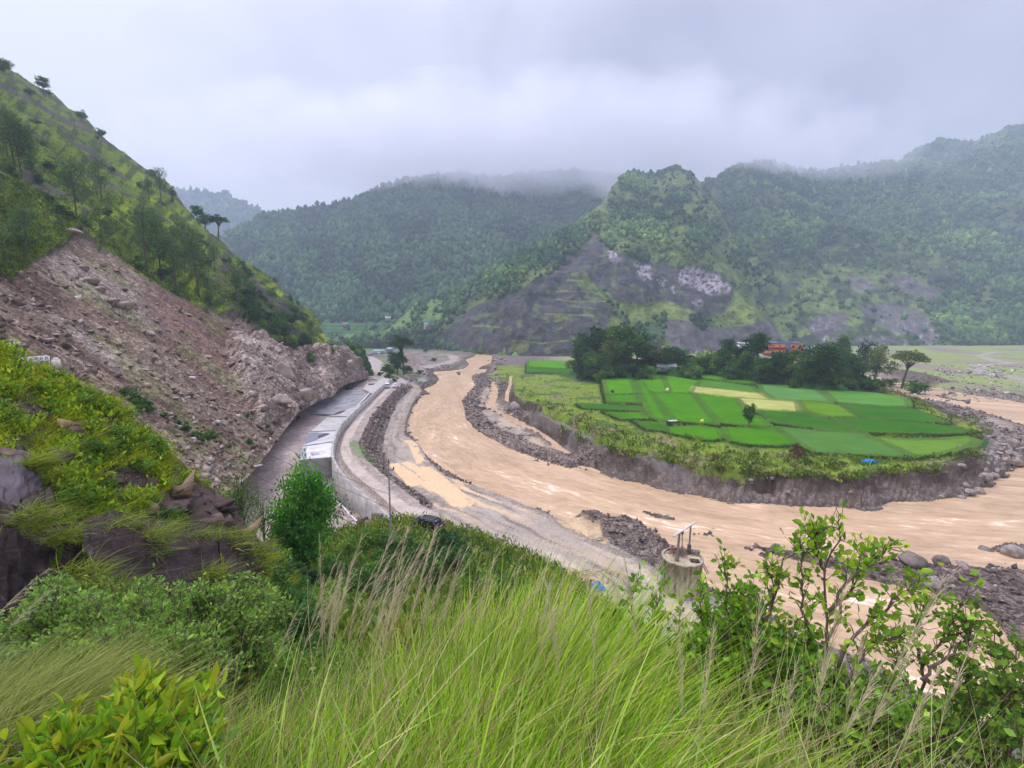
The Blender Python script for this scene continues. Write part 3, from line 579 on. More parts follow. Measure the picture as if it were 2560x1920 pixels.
for pts in (((480, 1480), (600, 1430), (760, 1440), (760, 1560), (560, 1620), (470, 1560)), ((850, 1380), (1100, 1360), (1300, 1420), (1460, 1600), (1380, 1650), (1050, 1540), (900, 1440)), ((1050, 1170), (1200, 1180), (1440, 1270), (1420, 1330), (1250, 1300), (1130, 1230)), ((780, 1170), (930, 1200), (960, 1260), (820, 1260)), ((850, 1600), (1000, 1600), (1200, 1640), (1200, 1670), (850, 1670)), ((540, 1560), (660, 1590), (800, 1650), (560, 1660))):
    rk = np.maximum(rk, sstep(-8, 5, sdist(uu, vv, cR(*pts), 14)+n_*9+fbm(uu, vv, 12, 3, seed=76)*8))
C_ = lerp(C_, np.array((.125, .105, .12)), rk[:, None]*.85); C_ = lerp(C_, np.array((.32, .28, .30)), (rk*sstep(.15, .35, fbm(uu, vv, 14, 4, seed=77))*sstep(780, 830, vv))[:, None]*.8)
C_ = lerp(C_, np.array((.17, .23, .05)), sstep(.2, .45, fbm(uu, vv, 26, 3, seed=78))[:, None]*low[:, None]*(1-rk[:, None])*.7)
tag(ob("right_mountain", mk("right_mountain", V, Fq, mFar, C_, smooth=True)), kind="structure")
crowns("right_mountain_forest", V, Fq, np.clip(1-.93*low-.97*rk, .01, 1)*(.10+sstep(-.1, .25, n_+.3*(1-low)))*(1-.8*sstep(.05, .35, fbm(uu+vv*.4, vv, 120, 4, seed=79))), dgreen+mgreen, 1.5, 4.9, 42000, 13, mCrown, 1.15)
# central mountain with the landslide
V, Fq, uu, vv, q, nu, nw = hill("central", [(800, 862), (880, 848), (960, 838), (995, 800), (1041, 756), (1090, 742), (1145, 729), (1192, 696), (1273, 650), (1365, 602), (1446, 555), (1504, 509), (1539, 457), (1560, 437), (1590, 428), (1620, 432), (1650, 428), (1680, 419), (1700, 417), (1730, 434), (1760, 465), (1800, 530), (1840, 610), (1870, 700), (1900, 780), (1965, 858)],
    [(800, 874), (1060, 871), (1100, 873), (1160, 878), (1219, 884), (1290, 897), (1450, 902), (1600, 900), (1700, 890), (1800, 880), (1900, 872), (1965, 864)], 800, 1965, 900, 520, .66, 62, 240, 4, 14, 1300, [(800, 640), (1060, 600), (1219, 490), (1290, 455), (1450, 440), (1700, 470), (1900, 560), (1965, 600)])
n_ = fbm(uu, vv, 60, 5, seed=81); nf = fbm(uu, vv, 14, 4, seed=82); nst = fbm(uu*.9+vv*.45, vv*.25, 12, 4, seed=83)
C_ = np.tile((.05, .09, .032), (len(V), 1)); C_ = lerp(C_, np.array((.12, .165, .045)), sstep(-.1, .35, n_+.25*sstep(560, 680, vv)*sstep(1450, 1600, uu))[:, None]*.85)
def zone(pts, e=6, a=6): return sstep(-e, e, sdist(uu, vv, pts, 30)+nf*a+n_*a)
ter = zone(c3((700, 230), (900, 150), (1050, 30), (1250, -10), (1300, 60), (1250, 180), (1100, 230), (900, 260)), 6, 3); C_ = lerp(C_, np.array((.115, .19, .05)), ter[:, None]*.9)
sl1 = zone(cH((610, 905), (700, 830), (800, 760), (880, 630), (930, 640), (1010, 740), (1100, 800), (1300, 870), (1400, 880), (1600, 925), (1750, 900), (1900, 960), (1990, 1060), (2000, 1150), (1930, 1260), (1800, 1300), (1600, 1230), (1480, 1180), (1200, 1190), (1050, 1170), (900, 1040), (820, 960), (760, 1050), (980, 1180), (1060, 1240), (1010, 1350), (900, 1420), (820, 1500), (760, 1660), (230, 1640), (0, 1570), (-200, 1540), (-330, 1520), (-300, 1440), (-100, 1250), (120, 1150), (300, 1090), (420, 1030), (510, 980)), 5, 5)
sl2 = zone(cH((1460, 1320), (1640, 1330), (1850, 1400), (1980, 1390), (2212, 1340), (2400, 1360), (2450, 1560), (1560, 1580), (1440, 1450)), 5, 5)
sl = np.maximum(sl1, sl2)
C_ = lerp(C_, np.array((.066, .060, .066))*(1+.45*nst[:, None]), sl[:, None]*.95); C_ = lerp(C_, np.array((.125, .112, .115)), sl2[:, None]*.7)
C_ = lerp(C_, np.array((.04, .036, .048)), (sl1*sstep(.05, .3, nst))[:, None]*.7)
C_ = lerp(C_, np.array((.11, .14, .06)), (sl1*sstep(.12, .4, fbm(uu, vv, 24, 4, seed=85)))[:, None]*.6)
wp_ = 0
for pts in (((1020, 790), (1070, 800), (1120, 870), (1080, 880), (1030, 860)), ((1590, 930), (1700, 905), (1840, 970), (1980, 1060), (1960, 1110), (1800, 1120), (1730, 1080), (1650, 1050), (1570, 1020)), ((1230, 880), (1340, 900), (1350, 1000), (1300, 1010), (1240, 950)), ((1680, 1170), (1740, 1160), (1760, 1210), (1690, 1215)), ((1400, 1010), (1470, 1020), (1440, 1070)), ((1500, 1060), (1540, 1060), (1530, 1110))):
    wp_ = np.maximum(wp_, sstep(-5, 3, sdist(uu, vv, cH(*pts), 10)+nf*6)*sstep(-.25, .15, fbm(uu+vv*.5, vv, 9, 4, seed=86)+.1))
C_ = lerp(C_, np.array((.34, .30, .335)), wp_[:, None]*.85)
yg = 0
for pts, w_ in (((690, 1012), (840, 1020), (900, 1060), (980, 1150)), 3), (((600, 1100), (760, 1102), (900, 1105), (960, 1140), (1060, 1190)), 2.4), (((610, 1165), (720, 1182), (900, 1180), (1010, 1178)), 2.2), (((690, 1215), (800, 1225), (920, 1240)), 2), (((510, 1278), (700, 1285), (900, 1292)), 2.6), (((260, 1490), (330, 1492), (500, 1512), (620, 1495), (700, 1490)), 2.6), (((730, 1475), (830, 1470)), 1.8), (((1000, 1110), (1080, 1190), (1180, 1290)), 3.0), (((1480, 1315), (1560, 1315), (1660, 1330)), 2.5), (((-60, 1370), (60, 1375), (160, 1385)), 3), (((1900, 1320), (1980, 1382), (2100, 1360), (2230, 1330)), 3), (((740, 700), (600, 850), (500, 940), (330, 1060)), 5):
    yg = np.maximum(yg, line_mask(uu, vv, cH(*pts), w_, nf*1.5))
for pts in (((1040, 1310), (1130, 1310), (1200, 1390), (1100, 1400), (1020, 1400)), ((1060, 1200), (1300, 1230), (1500, 1180), (1660, 1260), (1640, 1310), (1480, 1310), (1300, 1350), (1190, 1340)), ((1950, 1240), (2100, 1190), (2230, 1280), (2200, 1330), (1980, 1370), (1930, 1310)), ((720, 960), (840, 960), (900, 1040), (840, 1010)), ((560, 1285), (700, 1290), (680, 1330), (600, 1340)), ((260, 1500), (420, 1520), (330, 1580), (240, 1570))):
    yg = np.maximum(yg, .8*sstep(-4, 3, sdist(uu, vv, cH(*pts), 10)+nf*5))
C_ = lerp(C_, np.array((.165, .21, .05)), yg[:, None]*(.55+.35*sstep(-.2, .3, nf))[:, None])
hv, hw = len(V), 0
tag(ob("landslide_mountain", mk("landslide_mountain", V, Fq, mFar, C_, smooth=True)), kind="structure")
gul = zone(cH((1100, 400), (1300, 420), (1400, 560), (1450, 680), (1200, 700), (1000, 560)), 8, 8)
dens = np.clip(1.0-sl*1.1-yg*.9-ter*.85, .0015, 1)*(.06+.94*sstep(-.02, -.3, n_)+gul+.8*sstep(1480, 1300, uu)*sstep(1, .3, ter)*sstep(-30, 25, 730-vv))*(1-.93*sstep(620, 700, vv+nf*12)*sstep(1250, 1330, uu))*(1-.85*sstep(.0, .3, fbm(uu, vv, 90, 4, seed=88))); 
crowns("central_mountain_forest", V, Fq, dens, dgreen[:2]+mgreen, 1.1, 3.6, 34000, 14, mCrown, 1.1)

# ---------------------------------------------------------------- the near mountain on the left with its fresh landslip
tanS = math.tan(R_(40)); dS = np.array([-.184, .983]); nS = np.array([-.983, -.184]); oS = np.array([-40., 74.])
def plane_depth(u, v, cap=360):
    r = ray(u, v); sr = r[..., 0]*nS[0]+r[..., 1]*nS[1]; s0 = -(oS@nS)
    den = tanS*sr-r[..., 2]; t = (H-5-tanS*s0)/np.where(den > .02, den, .02); return np.minimum(t, cap)
crL = c1((-1500, -700), (-600, -260), (0, 150), (100, 200), (180, 262), (330, 330), (420, 420), (520, 470), (600, 560), (650, 612), (760, 690), (880, 780), (960, 832), (1040, 882), (1085, 950), (1150, 1040), (1200, 1100), (1290, 1180), (1370, 1240), (1450, 1330), (1560, 1390), (1680, 1470), (1750, 1560), (1850, 1640))+c2((1900, 185), (1950, 240), (1985, 320), (2010, 380), (2060, 398), (2120, 400))+c3((530, 385), (575, 425), (640, 450), (670, 515), (735, 575), (748, 606))
toe = c3((748, 614), (690, 622), (650, 630), (610, 642), (540, 660), (470, 700), (420, 760), (330, 790), (250, 830), (150, 885), (40, 930))[::-1]
toeL = [(-700, 2600), (0, 2100), (400, 1500), (560, 1260), (635, 1175), (667, 1136), (700, 1090)]+toe[1:]
NU, NW = 1150, 640
u = np.concatenate([np.linspace(-500, -60, 130, endpoint=False), np.linspace(-60, 937, NU-130)]); vc = cr(crL, u)+3.5*fbm(u, u*0, 30, 5, .65, 91); vt = np.maximum(cr(toeL, u), vc+1); vt = np.minimum(vt, 1560)
w = np.linspace(0, 1, NW); UU = np.broadcast_to(u, (NW, NU)).ravel(); VV = (vt[None]+(vc-vt)[None]*w[:, None]).ravel()
P = PX(UU, VV, plane_depth(UU, VV)); S_ = (P[:, 0]-oS[0])*nS[0]+(P[:, 1]-oS[1])*nS[1]; A2 = (P[:, 0]-oS[0])*dS[0]+(P[:, 1]-oS[1])*dS[1]
n_ = fbm(UU, VV, 60, 4, seed=92); nf = fbm(UU, VV, 16, 4, seed=93)
slip = c1((-900, 1250), (-200, 1390), (0, 1400), (100, 1430), (230, 1345), (400, 1250), (470, 1170), (520, 1190), (600, 1255), (750, 1330), (870, 1420), (960, 1480), (1100, 1555), (1300, 1620))+c2((1180, 130), (1400, 195), (1500, 245), (1600, 335), (1700, 405), (1760, 440), (1900, 425), (2050, 398), (2130, 405))+c3((560, 440), (640, 520), (700, 570), (745, 612), (745, 640), (150, 1300))+[(400, 1600), (-700, 1600)]
dsl = sdist(UU, VV, slip, 60)+nf*7; msl = sstep(-3, 4, dsl)
cliff = sstep(-14, 14, sdist(UU, VV, c2((1430, 330), (1600, 335), (1760, 440), (1900, 425), (2130, 405), (2300, 700), (1900, 860), (1600, 860), (1500, 700), (1450, 500)), 60)+nf*10)*msl
down = np.array([-nS[0], -nS[1], 0]); nrm = np.array([-nS[0]*math.sin(R_(40)), -nS[1]*math.sin(R_(40)), math.cos(R_(40))])
edge = np.repeat(np.sin(np.pi*np.clip(w*1.0, 0, 1))**.35, NU)*1.0
rel = fbm(A2, S_, 45, 4, .5, 94)*5.0+fbm(A2, S_*.6, 9, 4, .55, 95)*1.3
relS = fbm(A2+S_*.12, S_*.22, 7, 5, .6, 96)*1.5+ridged(A2+S_*.1, S_*.16, 10, 4, 97)*1.5-1.8
ck = ridged(A2*1.0+S_*.25, S_*.35-A2*.2, 11, 5, 98); relC = ck*3.4+np.round(fbm(A2-S_*.5, S_, 6, 3, .5, 99)*3)/3*1.6
D = lerp(rel+fbm(A2, S_, 26, 4, .5, 90)*2.0, lerp(relS, relC, cliff), msl)*edge*np.clip(plane_depth(UU, VV)/120, .4, 1.6)
P = P+nrm*D[:, None]
KL = np.zeros((len(P), 3)); KL[:, 1] = .25+msl*.75
grs = np.array((.095, .145, .012)); CL = np.tile(grs, (len(P), 1)); CL = lerp(CL, np.array((.19, .265, .012)), sstep(-.05, .3, n_)[:, None]*sstep(300, 600, VV)[:, None]); CL = lerp(CL, np.array((.030, .05, .014)), sstep(.0, .25, fbm(UU, VV, 30, 4, seed=89))[:, None]*.85)
outc = sstep(.08, .3, fbm(A2*.6, S_*1.4, 22, 5, .6, 88)+.25*sstep(560, 200, VV)-.12); CL = lerp(CL, np.array((.06, .05, .052)), outc[:, None]*.92)
outc2 = sstep(.0, .25, fbm(A2, S_, 12, 4, .6, 87)-.1+.5*sstep(-40, 0, sdist(UU, VV, c1((1200, 1300), (1400, 1380), (1700, 1640), (1850, 1900), (1700, 1950), (1500, 1700)), 60))); CL = lerp(CL, np.array((.06, .05, .055)), outc2[:, None]*sstep(480, 600, UU)[:, None]*.8)
st1 = fbm(A2+S_*.12, S_*.16, 5, 5, .6, 86); cs = lerp(np.array((.185, .14, .105)), np.array((.105, .068, .052)), sstep(-.1, .35, st1)[:, None]); cs = lerp(cs, np.array((.235, .195, .165)), sstep(.05, .3, fbm(A2, S_*.5, 18, 5, .6, 85))[:, None]*.8)
red = sstep(-30, 25, sdist(UU, VV, c2((900, 0), (1250, 60), (1450, 300), (1480, 560), (1400, 760), (1200, 560), (1050, 400), (900, 200)), 60)+nf*14); cs = lerp(cs, np.array((.15, .088, .068)), red[:, None]*.65)
cs = lerp(cs, np.array((.13, .15, .055)), (sstep(.12, .35, fbm(A2, S_, 14, 4, .6, 84))*sstep(0, .1, 1-cliff))[:, None]*.45)
cc_ = lerp(np.array((.21, .16, .13)), np.array((.32, .26, .225)), sstep(-.2, .3, fbm(A2+S_*.3, S_*.4, 7, 4, .6, 83))[:, None]); cc_ = lerp(cc_, np.array((.10, .075, .065)), sstep(-.1, -.45, ck)[:, None]*.8)
cs = lerp(cs, cc_, cliff[:, None]); CL = lerp(CL, cs, msl[:, None]); CL = lerp(CL, np.array((.06, .055, .04)), (sstep(5, 0, np.abs(dsl+1))*sstep(0, .3, 1-cliff))[:, None]*.6)
# rows behind the crest
Pc = P.reshape(NW, NU, 3)[-1]; bk = []
for k1, (dd, dz) in enumerate(((6, -1), (25, -14), (80, -70))):
    b_ = Pc.copy(); b_[:, 0] -= dd*.6; b_[:, 1] += dd; b_[:, 2] += dz; bk.append(b_)
LV = np.concatenate([P]+bk); CLx = np.concatenate([CL]+[CL[-NU:]]*3); KLx = np.concatenate([KL]+[KL[-NU:]]*3)
i = (np.arange(NW+2)[:, None]*NU+np.arange(NU-1)[None]).ravel(); LF = np.stack([i, i+1, i+NU+1, i+NU], -1)
tag(ob("left_mountain", mk("left_mountain", LV, LF, mHill, CLx, KLx, smooth=True)), kind="structure")
def lm(u_, v_):
    "point of the left mountain seen at photo pixel u_, v_"
    j = int(np.clip(np.searchsorted(u, u_), 0, NU-1)); wv = (v_-vt[j])/(vc[j]-vt[j]-1e-9); r_ = int(np.clip(wv, 0, 1)*(NW-1)); return P.reshape(NW, NU, 3)[r_, j].copy()
LMS = (UU, VV, msl, cliff, P, outc, nf, n_)

# ---------------------------------------------------------------- haze
import bmesh
bx = bmesh.new(); bmesh.ops.create_cube(bx, size=1); me = bpy.data.meshes.new("haze"); bx.to_mesh(me); bx.free()
hz = ob("haze", me); hz.scale = (4800, 3300, 860); hz.location = (0, 1450, 427); hz["kind"] = "stuff"
m = bpy.data.materials.new("haze_air"); m.use_nodes = True; n = m.node_tree; n.nodes.clear(); o = n.nodes.new("ShaderNodeOutputMaterial"); pv = n.nodes.new("ShaderNodeVolumePrincipled")
pv.inputs['Color'].default_value = (.58, .68, .84, 1); pv.inputs['Density'].default_value = .00031; pv.inputs['Anisotropy'].default_value = .15; n.links.new(pv.outputs[0], o.inputs['Volume']); me.materials.append(m)

# low cloud resting on the summits at the head of the valley
cb = MB(); Vc, Fc = ico(3, 0); Vc = Vc*(1+.12*np.sin(Vc@np.array([[3.], [2.], [1.]]))); cb.add(Vc*np.array([1250, 330, 150]), Fc)
cl = cb.build("cloud", None); cl.location = (20, 1330, 515); cl["kind"] = "stuff"
m = bpy.data.materials.new("cloud_vapour"); m.use_nodes = True; n = m.node_tree; n.nodes.clear(); o = n.nodes.new("ShaderNodeOutputMaterial"); pv = n.nodes.new("ShaderNodeVolumePrincipled")
pv.inputs['Color'].default_value = (.88, .89, .95, 1); pv.inputs['Anisotropy'].default_value = .3
tcn = n.nodes.new("ShaderNodeTexCoord"); nz = n.nodes.new("ShaderNodeTexNoise"); nz.inputs['Scale'].default_value = .007; nz.inputs['Detail'].default_value = 4; n.links.new(tcn.outputs['Object'], nz.inputs['Vector'])
ln = n.nodes.new("ShaderNodeVectorMath"); ln.operation = 'MULTIPLY'; ln.inputs[1].default_value = (1/1250, 1/330, 1/150); n.links.new(tcn.outputs['Object'], ln.inputs[0])
l2 = n.nodes.new("ShaderNodeVectorMath"); l2.operation = 'LENGTH'; n.links.new(ln.outputs[0], l2.inputs[0])
q = n.nodes.new("ShaderNodeMath"); q.operation = 'MULTIPLY_ADD'; n.links.new(l2.outputs['Value'], q.inputs[0]); q.inputs[1].default_value = -.75; n.links.new(nz.outputs[0], q.inputs[2])
mr = n.nodes.new("ShaderNodeMapRange"); n.links.new(q.outputs[0], mr.inputs[0]); mr.inputs[1].default_value = -.15; mr.inputs[2].default_value = .2; mr.inputs[3].default_value = 0; mr.inputs[4].default_value = .0085
n.links.new(mr.outputs[0], pv.inputs['Density']); n.links.new(pv.outputs[0], o.inputs['Volume']); cl.data.materials.append(m)
# ================================================================ ROCKS, SPUR, WALLS
def rock_mesh(k, col, rough=.6, sub=3):
    V, Fc = ico(sub, 0); r = np.random.default_rng(100+k)
    for q in range(7):                                   # cut by planes for a broken, faceted stone
        n_ = r.normal(size=3); n_ /= np.linalg.norm(n_); dd = r.uniform(.55, .9); s_ = V@n_; V = V-np.where(s_ > dd, (s_-dd)*.85, 0)[:, None]*n_
    V = V*(1+.10*fbm(V[:, 0]*3+k, V[:, 1]*3+V[:, 2]*2.3, 1.0, 3)[:, None])*np.array([1, r.uniform(.65, .95), r.uniform(.5, .75)])
    c = np.array(col)*(1+.25*fbm(V[:, 0]*2+V[:, 2]*3, V[:, 1]*2+k, 1.0, 3)[:, None]); return mk("boulder", V, Fc, mRock, c, smooth=k < 3 or k in (3, 4))
def rubble(name, pos, smin, smax, cols, mat=None, seed=0, sub=1, flat=.7, pw=2.5):
    r = np.random.default_rng(seed); n = len(pos); s = smin+(smax-smin)*r.random(n)**pw; Vs, Fs, Cs = [], [], []; off = 0; pk = r.integers(0, 4, n)
    for t in range(4):
        T, TF = ico(sub, .7, 40+t+seed); T = T*np.array([1, .75, flat]); m = pk == t
        if not m.any(): continue
        M = basis(r.normal(size=(m.sum(), 3))+np.array([0, 0, 1.5]))[:, :, [0, 2, 1]]*s[m][:, None, None]
        c = np.asarray(cols)[r.integers(0, len(cols), m.sum())]*r.uniform(.7, 1.25, (m.sum(), 1)); v_, f_, c_ = inst(T, TF, pos[m]+np.array([0, 0, .15])*s[m][:, None], M, c); Vs.append(v_); Fs.append(f_+off); Cs.append(c_); off += len(v_)
    return tag(ob(name, mk(name, np.concatenate(Vs), np.concatenate(Fs), mat or mRock, np.concatenate(Cs))), kind="stuff")
greys = [(.14, .112, .10), (.20, .165, .15), (.10, .08, .072), (.30, .255, .23), (.155, .12, .105)]
browns = [(.24, .175, .14), (.19, .13, .105), (.28, .215, .18), (.36, .31, .28), (.14, .10, .08)]

# rubble over the landslip
UU, VV, msl, cliff, PL, outc, nf, n_ = LMS
ok = np.where((msl > .6) & (UU > -60) & (VV < 1260) & (np.random.default_rng(5).random(len(UU)) < .9))[0]
dep = proj(PL[ok])[2]; pk = rng.choice(ok, 9000, p=(1/dep)/np.sum(1/dep)); rubble("landslip_rubble", PL[pk], .05, .62, browns, seed=1, flat=.45, pw=5)
# stones on the valley floor: river banks, embankment, bars
r_ = np.random.default_rng(6); cand = np.where((K[:, 1] > .75) & (dN > 2) & (Rr < 330) & (Z > .02) & ~((dtw < .5) & (dtw > -3.5) & (r_.random(len(X)) < .8)) & (np.abs(A_.ravel()) < R_(49)))[0]
wt_ = Rr[cand]**1.0; pk = r_.choice(cand, 17000, p=wt_/wt_.sum())
for q_, (lo_, hi_, a_, b_) in enumerate(((0, 60, .03, .20), (60, 130, .04, .30), (130, 330, .08, .55))):
    kk = pk[(Rr[pk] >= lo_) & (Rr[pk] < hi_)]; rubble("bank_stones", np.stack([X[kk], Y[kk], Z[kk]], -1), a_, b_, greys, seed=2+q_, pw=4)

# individual boulders
bmeshes = [rock_mesh(k, (.27, .235, .215), .4) for k in range(3)]+[rock_mesh(3+k, (.17, .14, .125), .4) for k in range(2)]+[rock_mesh(6+k, (.29, .235, .195), .4) for k in range(3)]
def boulder(u_, v_, w_px, mesh, label, group=None, z=None, P3=None, rz=None, tilt=0, fl=1.0):
    if P3 is None:
        p = G(u_, v_, .6)
        for _ in range(5): p = G(u_, v_, gz(p[0], p[1]))
        p[2] = gz(p[0], p[1]) if z is None else z
    else: p = np.array(P3, float)
    d = proj(p)[2]; s = w_px/2*d/F
    o = ob("boulder", bmeshes[mesh]); o.location = p+np.array([0, 0, s*.18]); o.scale = (s*1.1, s*1.1, s*fl*1.1); o.rotation_euler = (tilt, 0, random.uniform(0, 6.3) if rz is None else rz)
    return tag(o, label, "boulder", group)
for X5, Y5, w5 in ((1965, 1300, 80), (1995, 1268, 55), (1590, 1365, 55), (1680, 1345, 62), (1630, 1362, 40), (1520, 1430, 60), (1475, 1418, 45), (1600, 1435, 60), (1750, 1385, 80), (1810, 1390, 50), (1800, 1350, 95), (1870, 1355, 110), (1900, 1320, 90), (1740, 1300, 60), (1805, 1305, 80), (1660, 1380, 40), (1640, 1300, 40), (1580, 1290, 40), (1720, 1335, 50), (1700, 1430, 55), (1180, 1440, 40), (1265, 1435, 40), (1318, 1445, 30), (960, 1460, 65), (565, 1490, 60), (370, 1500, 60), (300, 1525, 45), (215, 1512, 40), (850, 1475, 50), (2120, 1050, 110), (2090, 1120, 70), (2060, 1150, 80), (2010, 1100, 60), (2130, 1140, 90), (2180, 1200, 70), (2150, 1245, 120), (1990, 1180, 50), (1930, 1170, 40), (2020, 1003, 60), (1940, 995, 50), (1870, 1140, 45), (1760, 1120, 35), (1690, 832, 45), (2200, 1090, 60), (2050, 1060, 50), (1330, 1195, 28), (1370, 1190, 30), (1480, 1165, 25), (360, 1330, 45), (850, 1350, 30), (60, 1270, 40), (1700, 1060, 30)):
    q = c5((X5, Y5))[0]; boulder(q[0], q[1], w5*.3165, random.choice([0, 1, 2, 5]), ("rounded boulder on the strip of shore left below the brush heap" if X5 < 700 else "boulder at the water's edge straight below the blue tarpaulin" if X5 < 1400 else "boulder high on the gravel behind the terrace's right corner, near the picture's edge" if Y5 < 1280 else "big rounded boulder of the cluster on the shore right of the terrace" if w5 > 55 else "smaller stone wedged in the boulder cluster right of the terrace"), "boulders on the eastern river bank")
for X3, Y3, w3 in ((1690, 545, 45), (1700, 595, 60), (1660, 620, 40), (1700, 640, 35), (1720, 615, 30), (1690, 480, 40), (1720, 455, 35), (1650, 490, 30), (1740, 470, 40), (1780, 480, 30), (1670, 560, 30), (2090, 640, 25), (2060, 620, 25), (2100, 670, 25), (1930, 600, 20), (2000, 580, 20), (2050, 575, 20)):
    q = c3((X3, Y3))[0]; boulder(q[0], q[1], w3*.3165, random.choice([0, 5, 6]), "pale boulder in the heap at the upstream corner of the paddy terrace", "pale boulders at the upstream corner of the terrace")
q = c3((1840, 785))[0]; boulder(q[0], q[1], 30, 5, "large pale grey boulder at the edge of the terrace by the little stream")
q = c3((1850, 860))[0]; boulder(q[0], q[1], 32, 2, "broad sloping grey rock on the dark cobble ridge between the streams", fl=1.2)
for X8, Y8, w8, mm, lb in ((1450, 205, 85, 3, "wet grey boulder sticking out of the rapids below the terrace"), (1222, 235, 40, 1, "small grey boulder in the water beside the dark gravel bar"), (440, 225, 75, 0, "flat grey rock awash in the brown river past the tower"), (1515, 395, 150, 4, "largest brown boulder at the edge of the near gravel bar"), (1700, 400, 110, 3, "brown angular boulder on the near gravel bar, second along the edge"), (1820, 410, 90, 0, "pale brown boulder between two others on the near gravel bar"), (1840, 440, 80, 5, "white boulder lying behind the near gravel bar's edge stones"), (1640, 530, 110, 2, "long pale slab of rock on the near gravel bar"), (1970, 325, 80, 4, "dark flat rock on the shoal by the right edge"), (2130, 370, 110, 1, "broad grey rock on the shoal by the right edge"), (1940, 290, 50, 3, "small dark rock at the tip of the shoal"), (2080, 275, 60, 4, "dark rock in the middle of the shoal"), (690, 335, 100, 3, "dark rock at the upstream tip of the near gravel bar")):
    q = c8((X8, Y8))[0]; boulder(q[0], q[1], w8*.4069, mm, lb)
for X4, Y4, w4, mm, lb in ((1590, 1430, 38, 3, "dark round boulder in the water beside the tower"), (1560, 1400, 35, 3, "small dark boulder touching the water behind the tower"), (1600, 1405, 25, 4, "little dark stone next to the boulder by the tower"), (1250, 1445, 60, 5, "flat white boulder at the foot of the spoil heap"), (1350, 1335, 60, 1, "grey boulder on top of the spoil heap's far end"), (1420, 1365, 60, 3, "dark boulder between spoil heap and tower"), (980, 1352, 50, 0, "grey boulder in the silt behind the spoil heap"), (450, 970, 45, 1, "lone grey rock standing in the middle of the river"), (1060, 685, 40, 5, "white flat stone on the grass of the terrace edge"), (1765, 885, 30, 5, "white stone in the grass below the paddies"), (1915, 938, 24, 5, "small white stone above the bank")):
    q = c4((X4, Y4))[0]; boulder(q[0], q[1], w4*.4069, mm, lb)
# big rocks on the landslip
for X2, Y2, w2, mm, lb, fl in ((1725, 620, 130, 5, "tall tan slab of rock standing at the foot of the cliff", 1.5), (1840, 745, 150, 6, "huge smooth tan boulder lying by the construction road", .9), (1690, 800, 120, 5, "grey rock slab at the cliff foot left of the smooth boulder", .8), (1590, 810, 90, 6, "tan rock edge sticking out of the cliff foot", .7), (750, 415, 65, 7, "pale flat stone on the landslip above the bench", .5), (1285, 450, 60, 7, "pale slab in the middle of the landslip", .5), (1165, 208, 55, 7, "pale slab near the top edge of the landslip", .5), (1470, 248, 50, 6, "pale slab under the trees at the landslip's edge", .5), (370, 303, 50, 5, "grey flat stone on the left of the landslip", .5), (770, 150, 110, 6, "large grey outcrop high on the landslip", .8), (620, 40, 90, 6, "upper pale outcrop on the landslip", .7), (920, 310, 90, 7, "grey rock outcrop in the middle gully of the landslip", .8), (900, 530, 50, 7, "pale block in the landslip below the bench", .6), (1110, 705, 40, 7, "white stone on the landslip's lower rib", .7), (1080, 720, 40, 1, "grey stone beside the white one on the lower rib", .7), (1230, 335, 30, 7, "small pale block in the upper landslip", .7), (1600, 470, 60, 6, "tan block on the upper part of the cliff", .8), (1870, 420, 110, 4, "brown overhanging block at the top of the cliff", .7), (1550, 540, 80, 2, "grey fractured block left of the tall tan slab", 1.1), (2030, 600, 90, 5, "light leaning slab at the right end of the cliff", 1.4), (2120, 560, 80, 6, "pink brown slab leaning at the right end of the cliff", 1.5), (1640, 560, 60, 1, "cracked grey block above the tan slab", 1.0)):
    q = c2((X2, Y2))[0]; boulder(0, 0, w2*.4069, mm, lb, P3=lm(q[0], q[1]), fl=fl, rz=random.uniform(-.4, .4), tilt=random.uniform(-.3, .3))
for X1, Y1, w1, lb in ((570, 1465, 130, "flat purple-grey slab high on the landslip"), (515, 1382, 110, "pale weathered slab just under the landslip's head"), (700, 1590, 100, "broken grey slab below the flat one"), (440, 1200, 110, "dark overhanging rock at the head of the landslip")):
    q = c1((X1, Y1))[0]; boulder(0, 0, w1*.34, 7 if 'dark' in lb else 6, lb, P3=lm(q[0], q[1]), fl=.6, rz=random.uniform(-.4, .4))

# ---- left spur of our own hillside
us = np.linspace(-420, 770, 520)
crv = cr([(-420, 760), (-200, 800), (0, 868), (60, 900), (130, 935), (200, 965), (280, 1004), (340, 1060), (400, 1112), (450, 1150), (500, 1200), (560, 1242), (600, 1290), (640, 1340), (700, 1400), (770, 1480)], us)+5*fbm(us, us*0, 40, 4, .6, 101)
crd = cr([(-420, 15), (0, 17.5), (280, 20), (500, 22.5), (640, 24), (770, 26)], us)
ftv = cr([(-420, 1560), (0, 1560), (300, 1580), (640, 1640), (770, 1720)], us); ftd = cr([(-420, 9), (0, 10.5), (300, 12), (640, 15), (770, 17)], us)
NS = 420; w = np.linspace(0, 1, NS)
PB = PX(us, ftv, ftd); PC = PX(us, crv, crd); PS = PB[None]+(PC-PB)[None]*w[:, None, None]; sh = PS.shape[:2]
U2 = np.broadcast_to(us, sh).ravel(); V2 = proj(PS)[1].ravel(); PS = PS.reshape(-1, 3)
n1_ = fbm(U2, V2, 120, 4, .5, 102); n2_ = fbm(U2, V2, 26, 5, .6, 103)
rock = sstep(-8, 8, sdist(U2, V2, c6((500, 180), (640, 170), (900, 60), (960, -20), (1150, -100), (1300, -60), (1450, 60), (1560, 150), (1720, 260), (1700, 340), (1560, 400), (1300, 290), (900, 240), (700, 300)), 80)+n2_*14)
